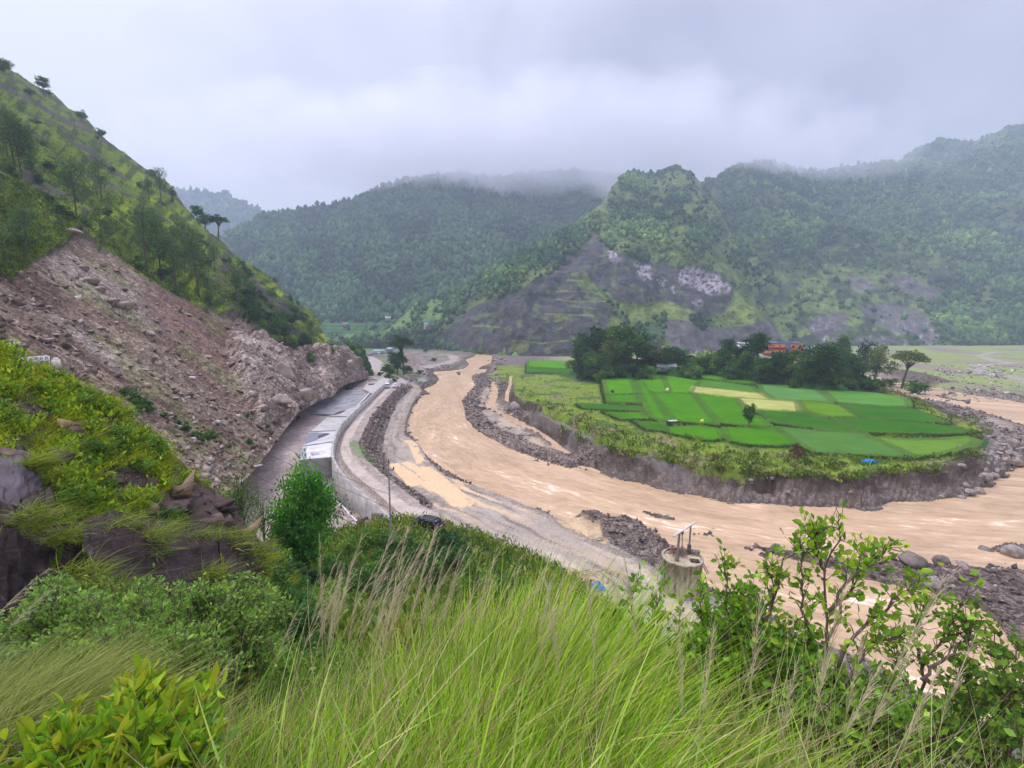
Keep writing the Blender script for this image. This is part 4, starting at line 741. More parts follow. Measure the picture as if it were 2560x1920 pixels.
for pts in (c2((0, 720), (200, 760), (260, 860), (60, 900), (0, 880)), c2((380, 900), (560, 960), (560, 1020), (400, 1010)), c2((600, 1180), (900, 1160), (950, 1300), (700, 1330)), c2((0, 1090), (420, 1130), (420, 1180), (0, 1170)), c2((640, 840), (760, 900), (700, 940))):
    rock = np.maximum(rock, sstep(-8, 8, sdist(U2, V2, pts, 60)+n2_*18))
env = np.repeat(np.sin(np.pi*np.clip(w, 0, 1))**.4, len(us)); disp = (n1_*1.0+n2_*.35+rock*(ridged(U2+V2*.6, V2*1.5, 70, 5, 104)*.8-.3))*env*.8
PS[:, 1] -= disp; PS[:, 2] += disp*.4
CS_ = np.tile(np.array((.085, .11, .025)), (len(PS), 1)); CS_ = lerp(CS_, np.array((.07, .055, .04)), sstep(0, .3, n2_)[:, None]); CS_ = lerp(CS_, np.array((.085, .062, .058))*(1+.5*fbm(U2*.5, V2*2, 16, 4, .6, 105)[:, None]), rock[:, None])
bk = []
Pc = PS.reshape(*sh, 3)[-1]
for dd, dz in ((1.2, -.8), (4, -6), (9, -24)): b_ = Pc.copy(); h2 = b_[:, :2]/np.linalg.norm(b_[:, :2], axis=1, keepdims=True); b_[:, :2] += h2*dd; b_[:, 2] += dz; bk.append(b_)
sk = PS.reshape(*sh, 3)[0].copy(); sk[:, 2] -= 7; sk[:, 1] -= .5; PS = np.concatenate([sk, PS]); CS_ = np.concatenate([CS_[:len(us)], CS_]); NS += 1; sh = (NS, len(us))
nn = len(us); i = (np.arange(NS+2)[:, None]*nn+np.arange(nn-1)[None]).ravel()
KS = np.zeros((len(PS)+3*nn, 3)); KS[:, 1] = .3
mSp = mat_ground("spur_ground", 7.0, .3)
tag(ob("hillside_spur", mk("hillside_spur", np.concatenate([PS]+bk), np.stack([i, i+1, i+nn+1, i+nn], -1), mSp, np.concatenate([CS_]+[CS_[-nn:]]*3), KS, smooth=True)), kind="structure")
def spur(u_, v_):
    j = int(np.clip(np.searchsorted(us, u_), 0, nn-1)); col_ = PS.reshape(*sh, 3)[:, j]; vv_ = proj(col_)[1]; return col_[int(np.argmin(np.abs(vv_-v_)))].copy()

# ---- stepped masonry retaining wall on the spur
wmat, n, b = mat_new("stained_masonry")
tcn = n.nodes.new("ShaderNodeTexCoord").outputs['UV']
br = n.nodes.new("ShaderNodeTexBrick"); mpw = n.nodes.new("ShaderNodeMapping"); mpw.inputs['Rotation'].default_value = (0, 0, -.42); n.links.new(tcn, mpw.inputs[0]); n.links.new(mpw.outputs[0], br.inputs['Vector']); br.inputs['Scale'].default_value = 1.0; br.inputs['Mortar Size'].default_value = .012; br.inputs['Brick Width'].default_value = 1.6; br.inputs['Row Height'].default_value = .55
br.inputs['Color1'].default_value = (.034, .025, .025, 1); br.inputs['Color2'].default_value = (.05, .037, .036, 1); br.inputs['Mortar'].default_value = (.075, .056, .048, 1); br.inputs['Mortar Smooth'].default_value = .6
f1, r1 = noise_fac(n, 1.3, .45, 1.6, 6); f2, r2 = noise_fac(n, 9, .7, 1.3, 4); n.links.new(mul(n, mul(n, br.outputs[0], f1), f2), b.inputs['Base Color']); b.inputs['Roughness'].default_value = .8
bp = n.nodes.new("ShaderNodeBump"); bp.inputs['Strength'].default_value = .5; bp.inputs['Distance'].default_value = .05; n.links.new(r2, bp.inputs['Height']); n.links.new(bp.outputs[0], b.inputs['Normal'])
def wall_strip(name, tops, bots, thick, label, mat, ds, bulge=0, hollow=False):
    "wall between a top and a bottom line (world points), thick to the back, finely divided so that its edges wander"
    T = np.asarray(tops, float); B = np.asarray(bots, float); t = np.linspace(0, len(T)-1, 60); k = np.minimum(t.astype(int), len(T)-2); f = (t-k)[:, None]
    T = T[k]*(1-f)+T[k+1]*f; B = B[k]*(1-f)+B[k+1]*f; T[:, 2] += .06*fbm(t*3, t*0, 1.5, 3)
    bk = T-T*0; h2 = T[:, :2]/np.linalg.norm(T[:, :2], axis=1, keepdims=True)
    T2 = T.copy(); T2[:, :2] += h2*thick; T2[:, 2] += .15; B2 = B.copy(); B2[:, :2] += h2*thick
    rows = []; m_ = 14
    for q in np.linspace(0, 1, m_): rows.append(B+(T-B)*q+np.stack([.10*fbm(np.arange(60)*.35, np.full(60, q*9.), 2.2, 4, .6, 7), .16*fbm(np.arange(60)*.35, np.full(60, q*9.), 2.2, 4, .6, 8), np.zeros(60)], -1))
    rows.append(T2); rows.append(B2); V = np.concatenate(rows); n_ = 60
    i = (np.arange(len(rows)-1)[:, None]*n_+np.arange(n_-1)[None]).ravel(); Fq = np.stack([i, i+1, i+n_+1, i+n_], -1)
    me = mk(name, V, Fq, mat, smooth=False); al = np.concatenate([[0], np.cumsum(np.linalg.norm(np.diff(T, axis=0), axis=1))])
    hh = np.concatenate([np.full(n_, np.nan)]); Hh = np.concatenate([np.linalg.norm(r_-B, axis=1) for r_ in rows[:-1]]+[np.linalg.norm(T2-B, axis=1)+2]); UV = np.stack([np.tile(al, len(rows)), Hh], -1)
    ul = me.uv_layers.new(name="UVMap"); li = np.zeros(len(me.loops), np.int32); me.loops.foreach_get("vertex_index", li); ul.data.foreach_set("uv", UV[li].astype(np.float32).ravel())
    return tag(ob(name, me), label, "wall")
def pw(pts, d): a = np.array(pts, float); return PX(a[:, 0], a[:, 1], np.asarray(d, float))
wall_strip("retaining_wall", pw(c6((520, 300), (680, 190), (930, 245), (1130, 262), (1345, 290)), [11.2, 11.8, 12.4, 12.9, 13.4]), pw(c6((560, 720), (700, 760), (930, 780), (1130, 800), (1400, 820)), [10.3, 10.6, 11, 11.3, 11.8]), 1.2, "dark stained masonry retaining wall with slanting courses in the middle of the spur", wmat, 1)
wall_strip("retaining_wall", pw(c6((1352, 300), (1480, 320), (1600, 380), (1640, 480)), [13.2, 13.6, 14.0, 14.2]), pw(c6((1450, 820), (1520, 830), (1620, 840), (1660, 850)), [12.2, 12.5, 12.8, 13]), 1.2, "dark rightmost wall panel leaning beside the crack of the retaining wall", wmat, 1)
wall_strip("retaining_wall", pw(c6((-120, 40), (0, 160), (120, 200), (235, 310), (330, 300), (505, 290)), [9.6, 10, 10.4, 10.8, 11.3, 11.8]), pw(c6((-120, 700), (0, 740), (120, 760), (240, 780), (400, 790), (560, 800)), [8.6, 8.8, 9.2, 9.6, 10, 10.3]), 1.5, "brownish left retaining wall panel sloping down to the bushes", wmat, 1)
wall_strip("retaining_wall", pw(c2((-200, 1120), (0, 1155), (160, 1150), (260, 1250), (265, 1350)), [12.2, 12.6, 13, 13.4, 13.2]), pw(c2((-200, 1500), (0, 1480), (90, 1450), (200, 1400), (300, 1370)), [10.6, 10.9, 11.2, 11.6, 12.2]), 2.5, "broad lilac-grey stone ramp block beside the grass at the left edge", mat_attr("ramp_stone", .8, (.7, 1.25), 1.2, bump=.4, bdist=.05, col=(.085, .072, .082)), 1)
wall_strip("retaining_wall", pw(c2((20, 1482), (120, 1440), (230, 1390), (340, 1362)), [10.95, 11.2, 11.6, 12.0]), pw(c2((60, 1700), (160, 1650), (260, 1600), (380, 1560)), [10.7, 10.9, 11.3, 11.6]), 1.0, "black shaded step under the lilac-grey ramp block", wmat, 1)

# ---- construction site: slab, walls, pit, road surface
mCon = mat_attr("concrete", .8, (.75, 1.15), .5, bump=.25, bdist=.05); mConD = mat_attr("concrete_dark", .85, (.6, 1.2), .7, bump=.4, bdist=.08)
cCon = (.44, .43, .42)
def slab(name, top_px, z, thick, mat, col, label, parent=None, sub=None):
    a = Gp(top_px, z); n_ = len(a); mb_ = MB(); V = np.concatenate([np.c_[a, np.full(n_, z)], np.c_[a, np.full(n_, z-thick)]])
    import bmesh
    bm = bmesh.new(); vs = [bm.verts.new(v_) for v_ in V]; bm.faces.new(vs[:n_]); bm.faces.new(vs[n_:][::-1])
    for k in range(n_): bm.faces.new((vs[k], vs[n_+k], vs[n_+(k+1) % n_], vs[(k+1) % n_]))
    bmesh.ops.recalc_face_normals(bm, faces=bm.faces); bmesh.ops.triangulate(bm, faces=bm.faces); me = bpy.data.meshes.new(name); bm.to_mesh(me); bm.free()
    at = me.attributes.new("Col", 'FLOAT_COLOR', 'POINT')
    for d_ in at.data: d_.color = (*col, 1)
    me.materials.append(mat); o = ob(name, me, parent)
    if label: tag(o, label, "slab")
    return o
Zs = 6.1
root = empty("concrete_slab", (0, 0, 0)); tag(root, "long pale concrete roof slab curving beside the dirt road", "slab")
segs = [[(150, 1262), (412, 1238), (424, 1122), (178, 1160)], [(182, 1150), (425, 1115), (450, 1035), (235, 1045)], [(240, 1038), (452, 1028), (540, 925), (375, 925)], [(382, 915), (546, 918), (640, 820), (520, 870), (480, 900)], [(655, 702), (738, 740), (790, 690), (885, 620), (802, 618), (760, 650), (690, 655)]]
cols_s = [(.52, .50, .50), (.43, .415, .42), (.38, .36, .35), (.36, .34, .33), (.37, .345, .335)]
for k, (sg, cc) in enumerate(zip(segs, cols_s)): slab("slab_panel", c3(*sg), Zs+.004*k, 1.5, mCon, cc, None, root)
slab("opening_shade", c3((690, 660), (700, 672), (735, 672), (755, 657)), Zs+.03, .02, mConD, (.06, .055, .055), None, root)  # no hole here: thin dark sheet, the opening's inner shade put into its colour
# wet stains on the near slab
def decal(name, px, z, mat, col, parent=None): return slab(name, px, z, .01, mat, col, None, parent)
mWet = mat_attr("wet_film", .25, (.85, 1.1), 2, col=None)
decal("wet_patch", c3((236, 1048), (300, 1046), (390, 1052), (380, 1066), (330, 1085), (285, 1108), (190, 1142), (200, 1110)), Zs+.03, mWet, (.20, .20, .25), root)
decal("wet_patch", c3((300, 1070), (345, 1056), (385, 1052), (392, 1058), (330, 1085), (300, 1092)), Zs+.05, mWet, (.07, .07, .09), root)
decal("wet_patch", c3((152, 1250), (172, 1168), (215, 1160), (205, 1190), (215, 1250)), Zs+.03, mWet, (.27, .27, .32), root)
decal("wet_patch", c3((240, 1205), (265, 1200), (310, 1208), (315, 1220), (270, 1228), (240, 1225)), Zs+.03, mWet, (.33, .33, .36), root)
# asphalt-grey membrane panel with raised kerb
o = slab("membrane_panel", c3((150, 890), (330, 780), (560, 710), (715, 705), (725, 715), (660, 790), (600, 850), (470, 880), (420, 905)), 5.35, .4, mat_attr("membrane", .6, (.6, 1.35), .35), (.23, .22, .23), None); tag(o, "dark grey wet deck panel between the cliff and the kerb", "slab")
mb_ = MB(); pts = Gp(c3((600, 850), (660, 790), (730, 712), (700, 702), (640, 706)), 5.9); mb_.tube(np.c_[pts, np.full(5, 5.9)], .28, 6, (.50, .48, .47)); tag(mb_.build("kerb_beam", mCon), "pale concrete kerb beam round the dark deck panel", "kerb")
# long wall between the slab and road A, then down towards us
wt = c3((889, 616), (790, 690), (700, 778), (625, 845), (562, 905), (500, 965), (457, 1030), (430, 1112), (420, 1190), (430, 1250), (470, 1330), (520, 1392), (600, 1475), (700, 1558), (790, 1632), (870, 1700), (960, 1790))
zt = np.array([6.7]*8+[6.7, 6.5, 6.1, 5.6]+[4.9]*5); zbm = np.array([4.4]*7+[4.0, 3.0, 1.5]+[.3]*7)
top = G(np.array(wt)[:, 0], np.array(wt)[:, 1], zt)
nr_ = np.gradient(top[:, :2], axis=0); nr_ /= np.linalg.norm(nr_, axis=1, keepdims=True); sd2 = np.stack([-nr_[:, 1], nr_[:, 0]], -1)
if sd2[3, 0] < 0: sd2 = -sd2
mb_ = MB(); m_ = len(top); thick = .38
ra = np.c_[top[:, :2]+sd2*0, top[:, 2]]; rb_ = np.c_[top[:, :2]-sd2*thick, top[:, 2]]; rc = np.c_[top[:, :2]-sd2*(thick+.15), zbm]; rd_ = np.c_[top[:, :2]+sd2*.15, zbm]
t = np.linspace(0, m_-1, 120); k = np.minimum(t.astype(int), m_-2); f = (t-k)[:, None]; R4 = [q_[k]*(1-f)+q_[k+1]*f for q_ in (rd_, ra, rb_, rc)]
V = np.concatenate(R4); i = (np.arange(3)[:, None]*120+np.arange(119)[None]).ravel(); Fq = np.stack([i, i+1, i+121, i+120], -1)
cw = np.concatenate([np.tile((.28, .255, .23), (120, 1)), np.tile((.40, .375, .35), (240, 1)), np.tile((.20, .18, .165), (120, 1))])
V = V.astype(float)
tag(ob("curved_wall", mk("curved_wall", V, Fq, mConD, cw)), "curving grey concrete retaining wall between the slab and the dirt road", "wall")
# front face of the slab, and the pit with its paving
fa = Gp(c3((150, 1262), (412, 1240)), Zs); mb_ = MB(); P0, P1 = fa
mb_.add([[P0[0], P0[1], Zs-.1], [P1[0], P1[1], Zs-.1], [P1[0], P1[1]-.3, .3], [P0[0], P0[1]-.3, .3], [P0[0], P0[1]+.5, Zs-.1], [P1[0], P1[1]+.5, Zs-.1], [P1[0], P1[1]+.5, .3], [P0[0], P0[1]+.5, .3]], [[0, 1, 2, 3], [4, 7, 6, 5], [0, 3, 7, 4], [1, 5, 6, 2]], (.30, .29, .265)); o = mb_.build("end_wall", mConD); tag(o, "grey concrete end wall under the near end of the roof slab", "wall")
o = slab("pit_paving", cS((690, 1300), (760, 1230), (800, 1190), (900, 1290), (1000, 1400), (1110, 1510), (1000, 1620), (600, 1620)), .75, .2, mat_attr("wet_paving", .4, (.7, 1.2), .5), (.34, .36, .40), None); tag(o, "wet bluish-grey paved floor in the pit behind the tree", "paving")
g = Gp(cS((805, 1080), (850, 1120), (900, 1185), (1000, 1290), (1100, 1400), (1190, 1470)), .95); mb_ = MB(); mb_.tube(np.c_[g, np.full(len(g), 1.0)], .12, 5, (.50, .34, .10)); o = mb_.build("formwork_rail", mCon); tag(o, "rusty yellow rail along the foot of the curved wall", "rail")
g = Gp(cS((800, 1200), (880, 1270), (960, 1360), (1040, 1440), (1100, 1505)), .8); mb_ = MB(); mb_.tube(np.c_[g, np.full(len(g), .9)], .12, 5, (.75, .75, .78)); o = mb_.build("kerb", mCon); tag(o, "white painted kerb at the edge of the pit paving", "kerb")
gp_ = Gp(cS((830, 1170), (900, 1240), (1000, 1350), (1090, 1440)), .9); q = np.repeat(gp_, 160, 0)+rng.normal(size=(640, 2))*.55; rubble("pit_debris", np.c_[q, np.full(len(q), .75)], .05, .28, [(.35, .30, .27), (.55, .52, .5), (.25, .13, .08), (.12, .10, .1)], seed=8)
# heaps of cut rock and black bags beside the road
def heap(name, px, z, n, s0, s1, cols, seed, hgt, lab=None):
    a = Gp(px, z); r = np.random.default_rng(seed); lo, hi = a.min(0), a.max(0); q = r.uniform(lo, hi, (n*4, 2)); d = sdist(q[:, 0], q[:, 1], a, 50); k = d > 0; q = q[k][:n]; d = d[k][:n]
    if len(q) == 0: print('EMPTY HEAP', name, a); return None
    return rubble(name, np.c_[q, gz(q[:, 0], q[:, 1])+np.minimum(d*.6, hgt)*r.random(len(q))], s0, s1, cols, seed=seed, pw=1.5)
heap("broken_rock_heap", c2((1590, 985), (1640, 990), (1760, 940), (1800, 900), (1860, 870), (1750, 850), (1690, 890), (1700, 930), (1620, 960)), 4.2, 520, .25, .8, [(.40, .27, .17), (.30, .2, .14), (.07, .06, .07), (.10, .09, .1), (.45, .38, .3)], 21, 1.8)
heap("broken_rock_heap", c2((1570, 985), (1660, 985), (1700, 1010), (1640, 1020)), 4, 120, .15, .5, [(.40, .27, .17), (.07, .06, .07)], 22, .8)
heap("dark_stone_heap", c2((2090, 660), (2150, 640), (2200, 645), (2180, 670), (2100, 676)), 5, 140, .4, 1.0, [(.09, .075, .08), (.13, .1, .1)], 23, 1.2)
heap("broken_rock_heap", c2((1600, 1190), (1640, 1185), (1700, 1215), (1660, 1235), (1610, 1220)), 3, 160, .12, .4, [(.45, .25, .14), (.35, .28, .2), (.5, .45, .4)], 24, .5)
heap("slab_debris", c3((660, 620), (700, 610), (790, 625), (700, 640)), 5.3, 60, .2, .6, [(.3, .27, .25)], 25, .3)
# black culvert pipe
a = G(*c2((1648, 1150))[0], 3.2); b_ = G(*c2((1680, 1106))[0], 3.4); mb_ = MB()
for s_ in (1,): mb_.tube([a+[0, 0, .35], a*.7+b_*.3+[0, 0, .35], a*.3+b_*.7+[0, 0, .35], b_+[0, 0, .35]], .42, 12, (.03, .03, .032), cap=False); mb_.tube([a+[0, 0, .35], b_+[0, 0, .35]], .36, 12, (.015, .015, .017), cap=False)
for f_ in (0, .5, 1): p_ = a+(b_-a)*f_+[0, 0, .35]; mb_.tube([p_-(b_-a)*.02, p_+(b_-a)*.02], .47, 12, (.05, .05, .05))
tag(mb_.build("culvert_pipe", mat_attr("black_plastic", .4, (.9, 1.1), 3), smooth=False), "black ribbed culvert pipe lying on the dirt by the landslip", "pipe")

# ---- concrete intake tower with its gantry
tp = PX(1706, 1392, 50.5); cx_, cy_ = tp[0], tp[1]; zt_ = tp[2]; zb_ = gz(cx_, cy_)-.4; Rt_ = 2.05
wst, n, b = mat_new("weathered_tower_concrete")
tcn = n.nodes.new("ShaderNodeTexCoord").outputs['Object']; mpn = n.nodes.new("ShaderNodeMapping"); mpn.inputs['Scale'].default_value = (2.2, 2.2, .22); n.links.new(tcn, mpn.inputs[0])
f1, r1 = noise_fac(n, 1.0, 0, 1, 5, mpn.outputs[0], .6); f2, r2 = noise_fac(n, 3.0, .75, 1.2, 5, tcn)
rmp = n.nodes.new("ShaderNodeValToRGB"); el = rmp.color_ramp.elements; el[0].position = .48; el[0].color = (.40, .35, .275, 1); el[1].position = .66; el[1].color = (.095, .08, .075, 1); n.links.new(r1, rmp.inputs[0]); n.links.new(mul(n, rmp.outputs[0], f2), b.inputs['Base Color']); b.inputs['Roughness'].default_value = .85
bp = n.nodes.new("ShaderNodeBump"); bp.inputs['Strength'].default_value = .4; bp.inputs['Distance'].default_value = .05; n.links.new(r2, bp.inputs['Height']); n.links.new(bp.outputs[0], b.inputs['Normal'])
tw = empty("intake_tower", (cx_, cy_, zb_)); tag(tw, "round concrete water tower base with dark streaks, standing between track and river", "tower"); hT = zt_-zb_
an = np.linspace(0, 2*np.pi, 49)[:-1]; prof = [(Rt_, 0), (Rt_, hT*.5), (Rt_, hT-.12), (Rt_+.1, hT-.12), (Rt_+.1, hT+.06), (Rt_-.12, hT+.06), (Rt_-.12, hT-.1), (.01, hT-.08)]
V = np.concatenate([np.stack([r_*np.cos(an), r_*np.sin(an), np.full(48, z_)], -1) for r_, z_ in prof]); i = np.arange(len(prof)-1)[:, None]*48; j = np.arange(48)[None]; Fq = np.stack([i+j, i+(j+1) % 48, i+48+(j+1) % 48, i+48+j], -1).reshape(-1, 4)
k_ = slice(0, 48*4)
ob("shaft", mk("shaft", V[:48*6], Fq[:48*5], wst), tw); topm = mat_attr("tower_deck", .8, (.6, 1.25), 1.6, bump=.3, bdist=.04)
V2_ = V[48*6:].copy(); Ft = Fq[:48]; ob("deck", mk("deck", V2_, Ft, topm, np.tile((.42, .34, .24), (96, 1))), tw)
mSteel = mat_attr("dull_steel", .45, (.8, 1.15), 3); 
def pole_(nm, p, q, r, col, par, n_=8): mb_ = MB(); mb_.tube([p, (np.array(p)+q)/2, q], r, n_, col); return mb_.build(nm, mSteel, par)
def tl(u_, v_, dd): return PX(u_, v_, 50.5+dd)-np.array([cx_, cy_, zb_])
A0, A1 = tl(1692, 1402, -.7), tl(1699, 1331, -.7); B0, B1 = tl(1722, 1382, .9), tl(1727, 1313, .9)
pole_("column", A0, A1, .13, (.20, .18, .19), tw); pole_("column", B0, B1, .10, (.20, .18, .19), tw)
pole_("column_base", B0, B0+(B1-B0)*.3, .22, (.11, .10, .09), tw); pole_("column_base", A0, A0+(A1-A0)*.18, .24, (.22, .2, .18), tw)
dv = (B1-A1); pole_("crossbeam", A1-dv*.52, B1+dv*.5, .10, (.55, .53, .55), tw)
pole_("hoist_chain", tl(1706, 1330, 0), tl(1705, 1372, 0), .05, (.16, .10, .08), tw); pole_("hoist_block", tl(1706, 1329, 0), tl(1706, 1335, 0), .16, (.13, .1, .1), tw)
mb_ = MB(); r = np.random.default_rng(9)
for q in range(46): c_ = np.array([-.15+r.normal()*.5, .5+r.normal()*.35, hT+.15+r.random()*.5]); d_ = r.normal(size=3)*[.5, .4, .2]; mb_.tube([c_-d_, c_+d_], .035, 5, [(.20, .07, .05), (.14, .09, .07), (.3, .2, .16)][q % 3])
mb_.build("rebar_heap", mSteel, tw); mb_ = MB(); mb_.box((1.0, -.85, hT+.0), (.9, .6, .14), -.2, (.07, .055, .05)); mb_.build("hatch", mSteel, tw)
mb_ = MB(); mb_.tube([tl(1740, 1383, .3), tl(1752, 1404, .8), tl(1768, 1435, 1.2)], .06, 6, (.35, .33, .33)); mb_.tube([tl(1742, 1383, .9), tl(1756, 1404, 1.4), tl(1772, 1433, 1.8)], .06, 6, (.35, .33, .33)); mb_.build("pipe_run", mSteel, tw)
mb_ = MB(); mb_.box((0, 0, 0), (1.7, .45, .3), -.35, (.2, .17, .15)); o = mb_.build("beam_stub", mConD, tw); o.location = (1.35, .95, hT+.15)

# ---- vehicles
mPaint = mat_attr("car_paint", .25, (.96, 1.04), 2, spec=.5); mGl = mat_attr("car_glass", .08, (1, 1), 1, spec=.6); mTy = mat_attr("tyre_rubber", .8, (.8, 1.2), 4)
def wheels(par, L_, W_, r_=.33):
    for sx_ in (-L_*.31, L_*.31):
        for sy_ in (-W_/2+.08, W_/2-.08):
            mb_ = MB(); mb_.tube([(sx_, sy_-.11, r_), (sx_, sy_+.11, r_)], r_, 14, (.02, .02, .02)); w_ = mb_.build("wheel", mTy, par)
            mb_ = MB(); mb_.tube([(sx_, sy_-.125, r_), (sx_, sy_+.125, r_)], r_*.55, 10, (.45, .45, .46)); mb_.build("rim", mSteel, w_)
def loft_body(prof_lo, W_, col, mat, name, par, tum=.82):
    "body from a side outline (x,z): lower half full width, upper narrowed"
    P_ = np.array(prof_lo, float); zt2 = P_[:, 1].max(); zb2 = P_[:, 1].min(); n_ = len(P_); rows = []
    for y_, sc in ((-W_/2, 1), (-W_/2*.8, 1.0), (W_/2*.8, 1.0), (W_/2, 1)):
        k = np.clip((P_[:, 1]-.95)/(zt2-.95+1e-6), 0, 1); yy = y_*(1-(1-tum)*k); ins = .04*(abs(y_) == W_/2); rows.append(np.stack([P_[:, 0]*(1-ins*.5), yy, P_[:, 1]-ins*(P_[:, 1] > 1)], -1))
    V = np.concatenate(rows); F4 = []
    for a_ in range(3):
        for k in range(n_): F4.append([a_*n_+k, a_*n_+(k+1) % n_, (a_+1)*n_+(k+1) % n_, (a_+1)*n_+k])
    import bmesh
    bm = bmesh.new(); vs = [bm.verts.new(v_) for v_ in V]; [bm.faces.new([vs[q] for q in f_]) for f_ in F4]; bm.faces.new(vs[:n_][::-1]); bm.faces.new(vs[3*n_:]); bmesh.ops.recalc_face_normals(bm, faces=bm.faces); me = bpy.data.meshes.new(name); bm.to_mesh(me); bm.free()
    at = me.attributes.new("Col", 'FLOAT_COLOR', 'POINT'); [setattr(d_, "color", (*col, 1)) for d_ in at.data]; me.materials.append(mat); return ob(name, me, par)
def box_part(nm, c, d, col, mat, par, rz=0): mb_ = MB(); mb_.box(c, d, rz, col); return mb_.build(nm, mat, par)
def vehicle(name, kind, p, rz, col, label):
    rt = empty(name, p, rz); tag(rt, label, kind)
    if kind == "van":
        L_, W_ = 4.7, 1.8; body = loft_body([(-2.35, .35), (-2.35, 1.1), (-2.28, 1.95), (-2.1, 2.08), (1.1, 2.08), (1.75, 1.25), (2.3, 1.0), (2.38, .35)], W_, col, mPaint, "body", rt)
        box_part("rear_window", (-2.335, 0, 1.5), (.05, 1.3, .48), (.02, .02, .025), mGl, rt); 
        for s_ in (-1, 1): box_part("side_window", (-.3, s_*.83, 1.5), (3.0, .06, .42), (.02, .02, .025), mGl, rt); box_part("tail_light", (-2.36, s_*.76, 1.05), (.04, .16, .3), (.45, .03, .02), mGl, rt)
        box_part("windscreen", (1.46, 0, 1.68), (.5, 1.4, .42), (.02, .02, .025), mGl, rt); box_part("bumper", (-2.38, 0, .45), (.1, 1.7, .2), (.1, .1, .1), mTy, rt)
    else:
        L_, W_ = 4.2, 1.75; body = loft_body([(-2.1, .35), (-2.12, .85), (-2.0, .98), (-1.75, 1.02), (-1.2, 1.48), (.3, 1.5), (1.0, 1.02), (2.0, .88), (2.1, .7), (2.1, .35)], W_, col, mPaint, "body", rt, .78)
        box_part("rear_window", (-1.55, 0, 1.25), (.42, 1.2, .3), (.02, .02, .025), mGl, rt)
        for s_ in (-1, 1): box_part("side_window", (-.35, s_*.76, 1.24), (1.7, .1, .3), (.02, .02, .025), mGl, rt); box_part("tail_light", (-2.11, s_*.68, .82), (.06, .3, .16), (.55, .03, .02), mGl, rt)
        box_part("windscreen", (.72, 0, 1.26), (.42, 1.2, .3), (.02, .02, .025), mGl, rt); box_part("number_plate", (-2.13, 0, .72), (.04, .5, .13), (.7, .65, .6), mPaint, rt)
    wheels(rt, L_, W_); return rt
pv_ = G(965, 971, 4.76); vehicle("parked_van", "van", (pv_[0], pv_[1]+2, 4.78), R_(106), (.72, .72, .73), "white van parked close against the slab wall, left of the white car")
pv_ = G(985, 970, 4.76); vehicle("parked_car", "car", (pv_[0], pv_[1]+2, 4.78), R_(100), (.72, .72, .73), "white car parked to the right of the white van")
pv_ = G(1068, 1322, 4.4); vehicle("parked_car", "car", (pv_[0], pv_[1]+.5, max(gz(pv_[0], pv_[1]), 4.3)), R_(152), (.012, .013, .016), "black car half hidden behind the bushes at the end of the dirt road")
# ================================================================ TREES, HOUSES, SMALL THINGS
mLeaf = mat_attr("leaves", .6, (.75, 1.25), .8, transl=.25, spec=.12); mBark = mat_attr("bark", .9, (.6, 1.3), 6, bump=.5, bdist=.03)
def hit(u_, v_):
    "first point of the valley sheet seen at photo pixel u_, v_"
    r_ = ray(u_, v_); t = 4*(300**np.linspace(0, 1, 3000)); p = r_[None]*t[:, None]+[0, 0, H]; b_ = p[:, 2] < gz(p[:, 0], p[:, 1]); k = int(np.argmax(b_)); q = p[k].copy(); q[2] = gz(q[0], q[1]); return q
LQ = np.array([[0, 0, 0], [.5, .5, .06], [0, 1, 0], [-.5, .5, .06]]); LQF = np.array([[0, 1, 2, 3]])           # simple leaf
LL = np.array([[0, 0, 0], [.28, .3, .05], [.36, .6, .04], [0, 1, -.12], [-.36, .6, .04], [-.28, .3, .05], [0, .32, -.03], [0, .64, -.06]])  # folded leaf
LLF = np.array([[0, 1, 6, 6], [1, 2, 7, 6], [2, 3, 7, 7], [3, 4, 7, 7], [4, 5, 6, 7], [5, 0, 6, 6]]); LLF = np.array([[0, 1, 6], [1, 2, 7], [1, 7, 6], [2, 3, 7], [3, 4, 7], [4, 5, 6], [4, 6, 7], [5, 0, 6]])
def leafmesh(name, pos, dirs, size, cols, T=LQ, TF=LQF, wid=.55, mat=None, normal=None):
    M = basis(dirs, normal); M = M*size[:, None, None]; M[:, :, 0] *= wid; V, Fc, C1 = inst(T, TF, pos, M, cols); return mk(name, V, Fc, mat or mLeaf, C1)
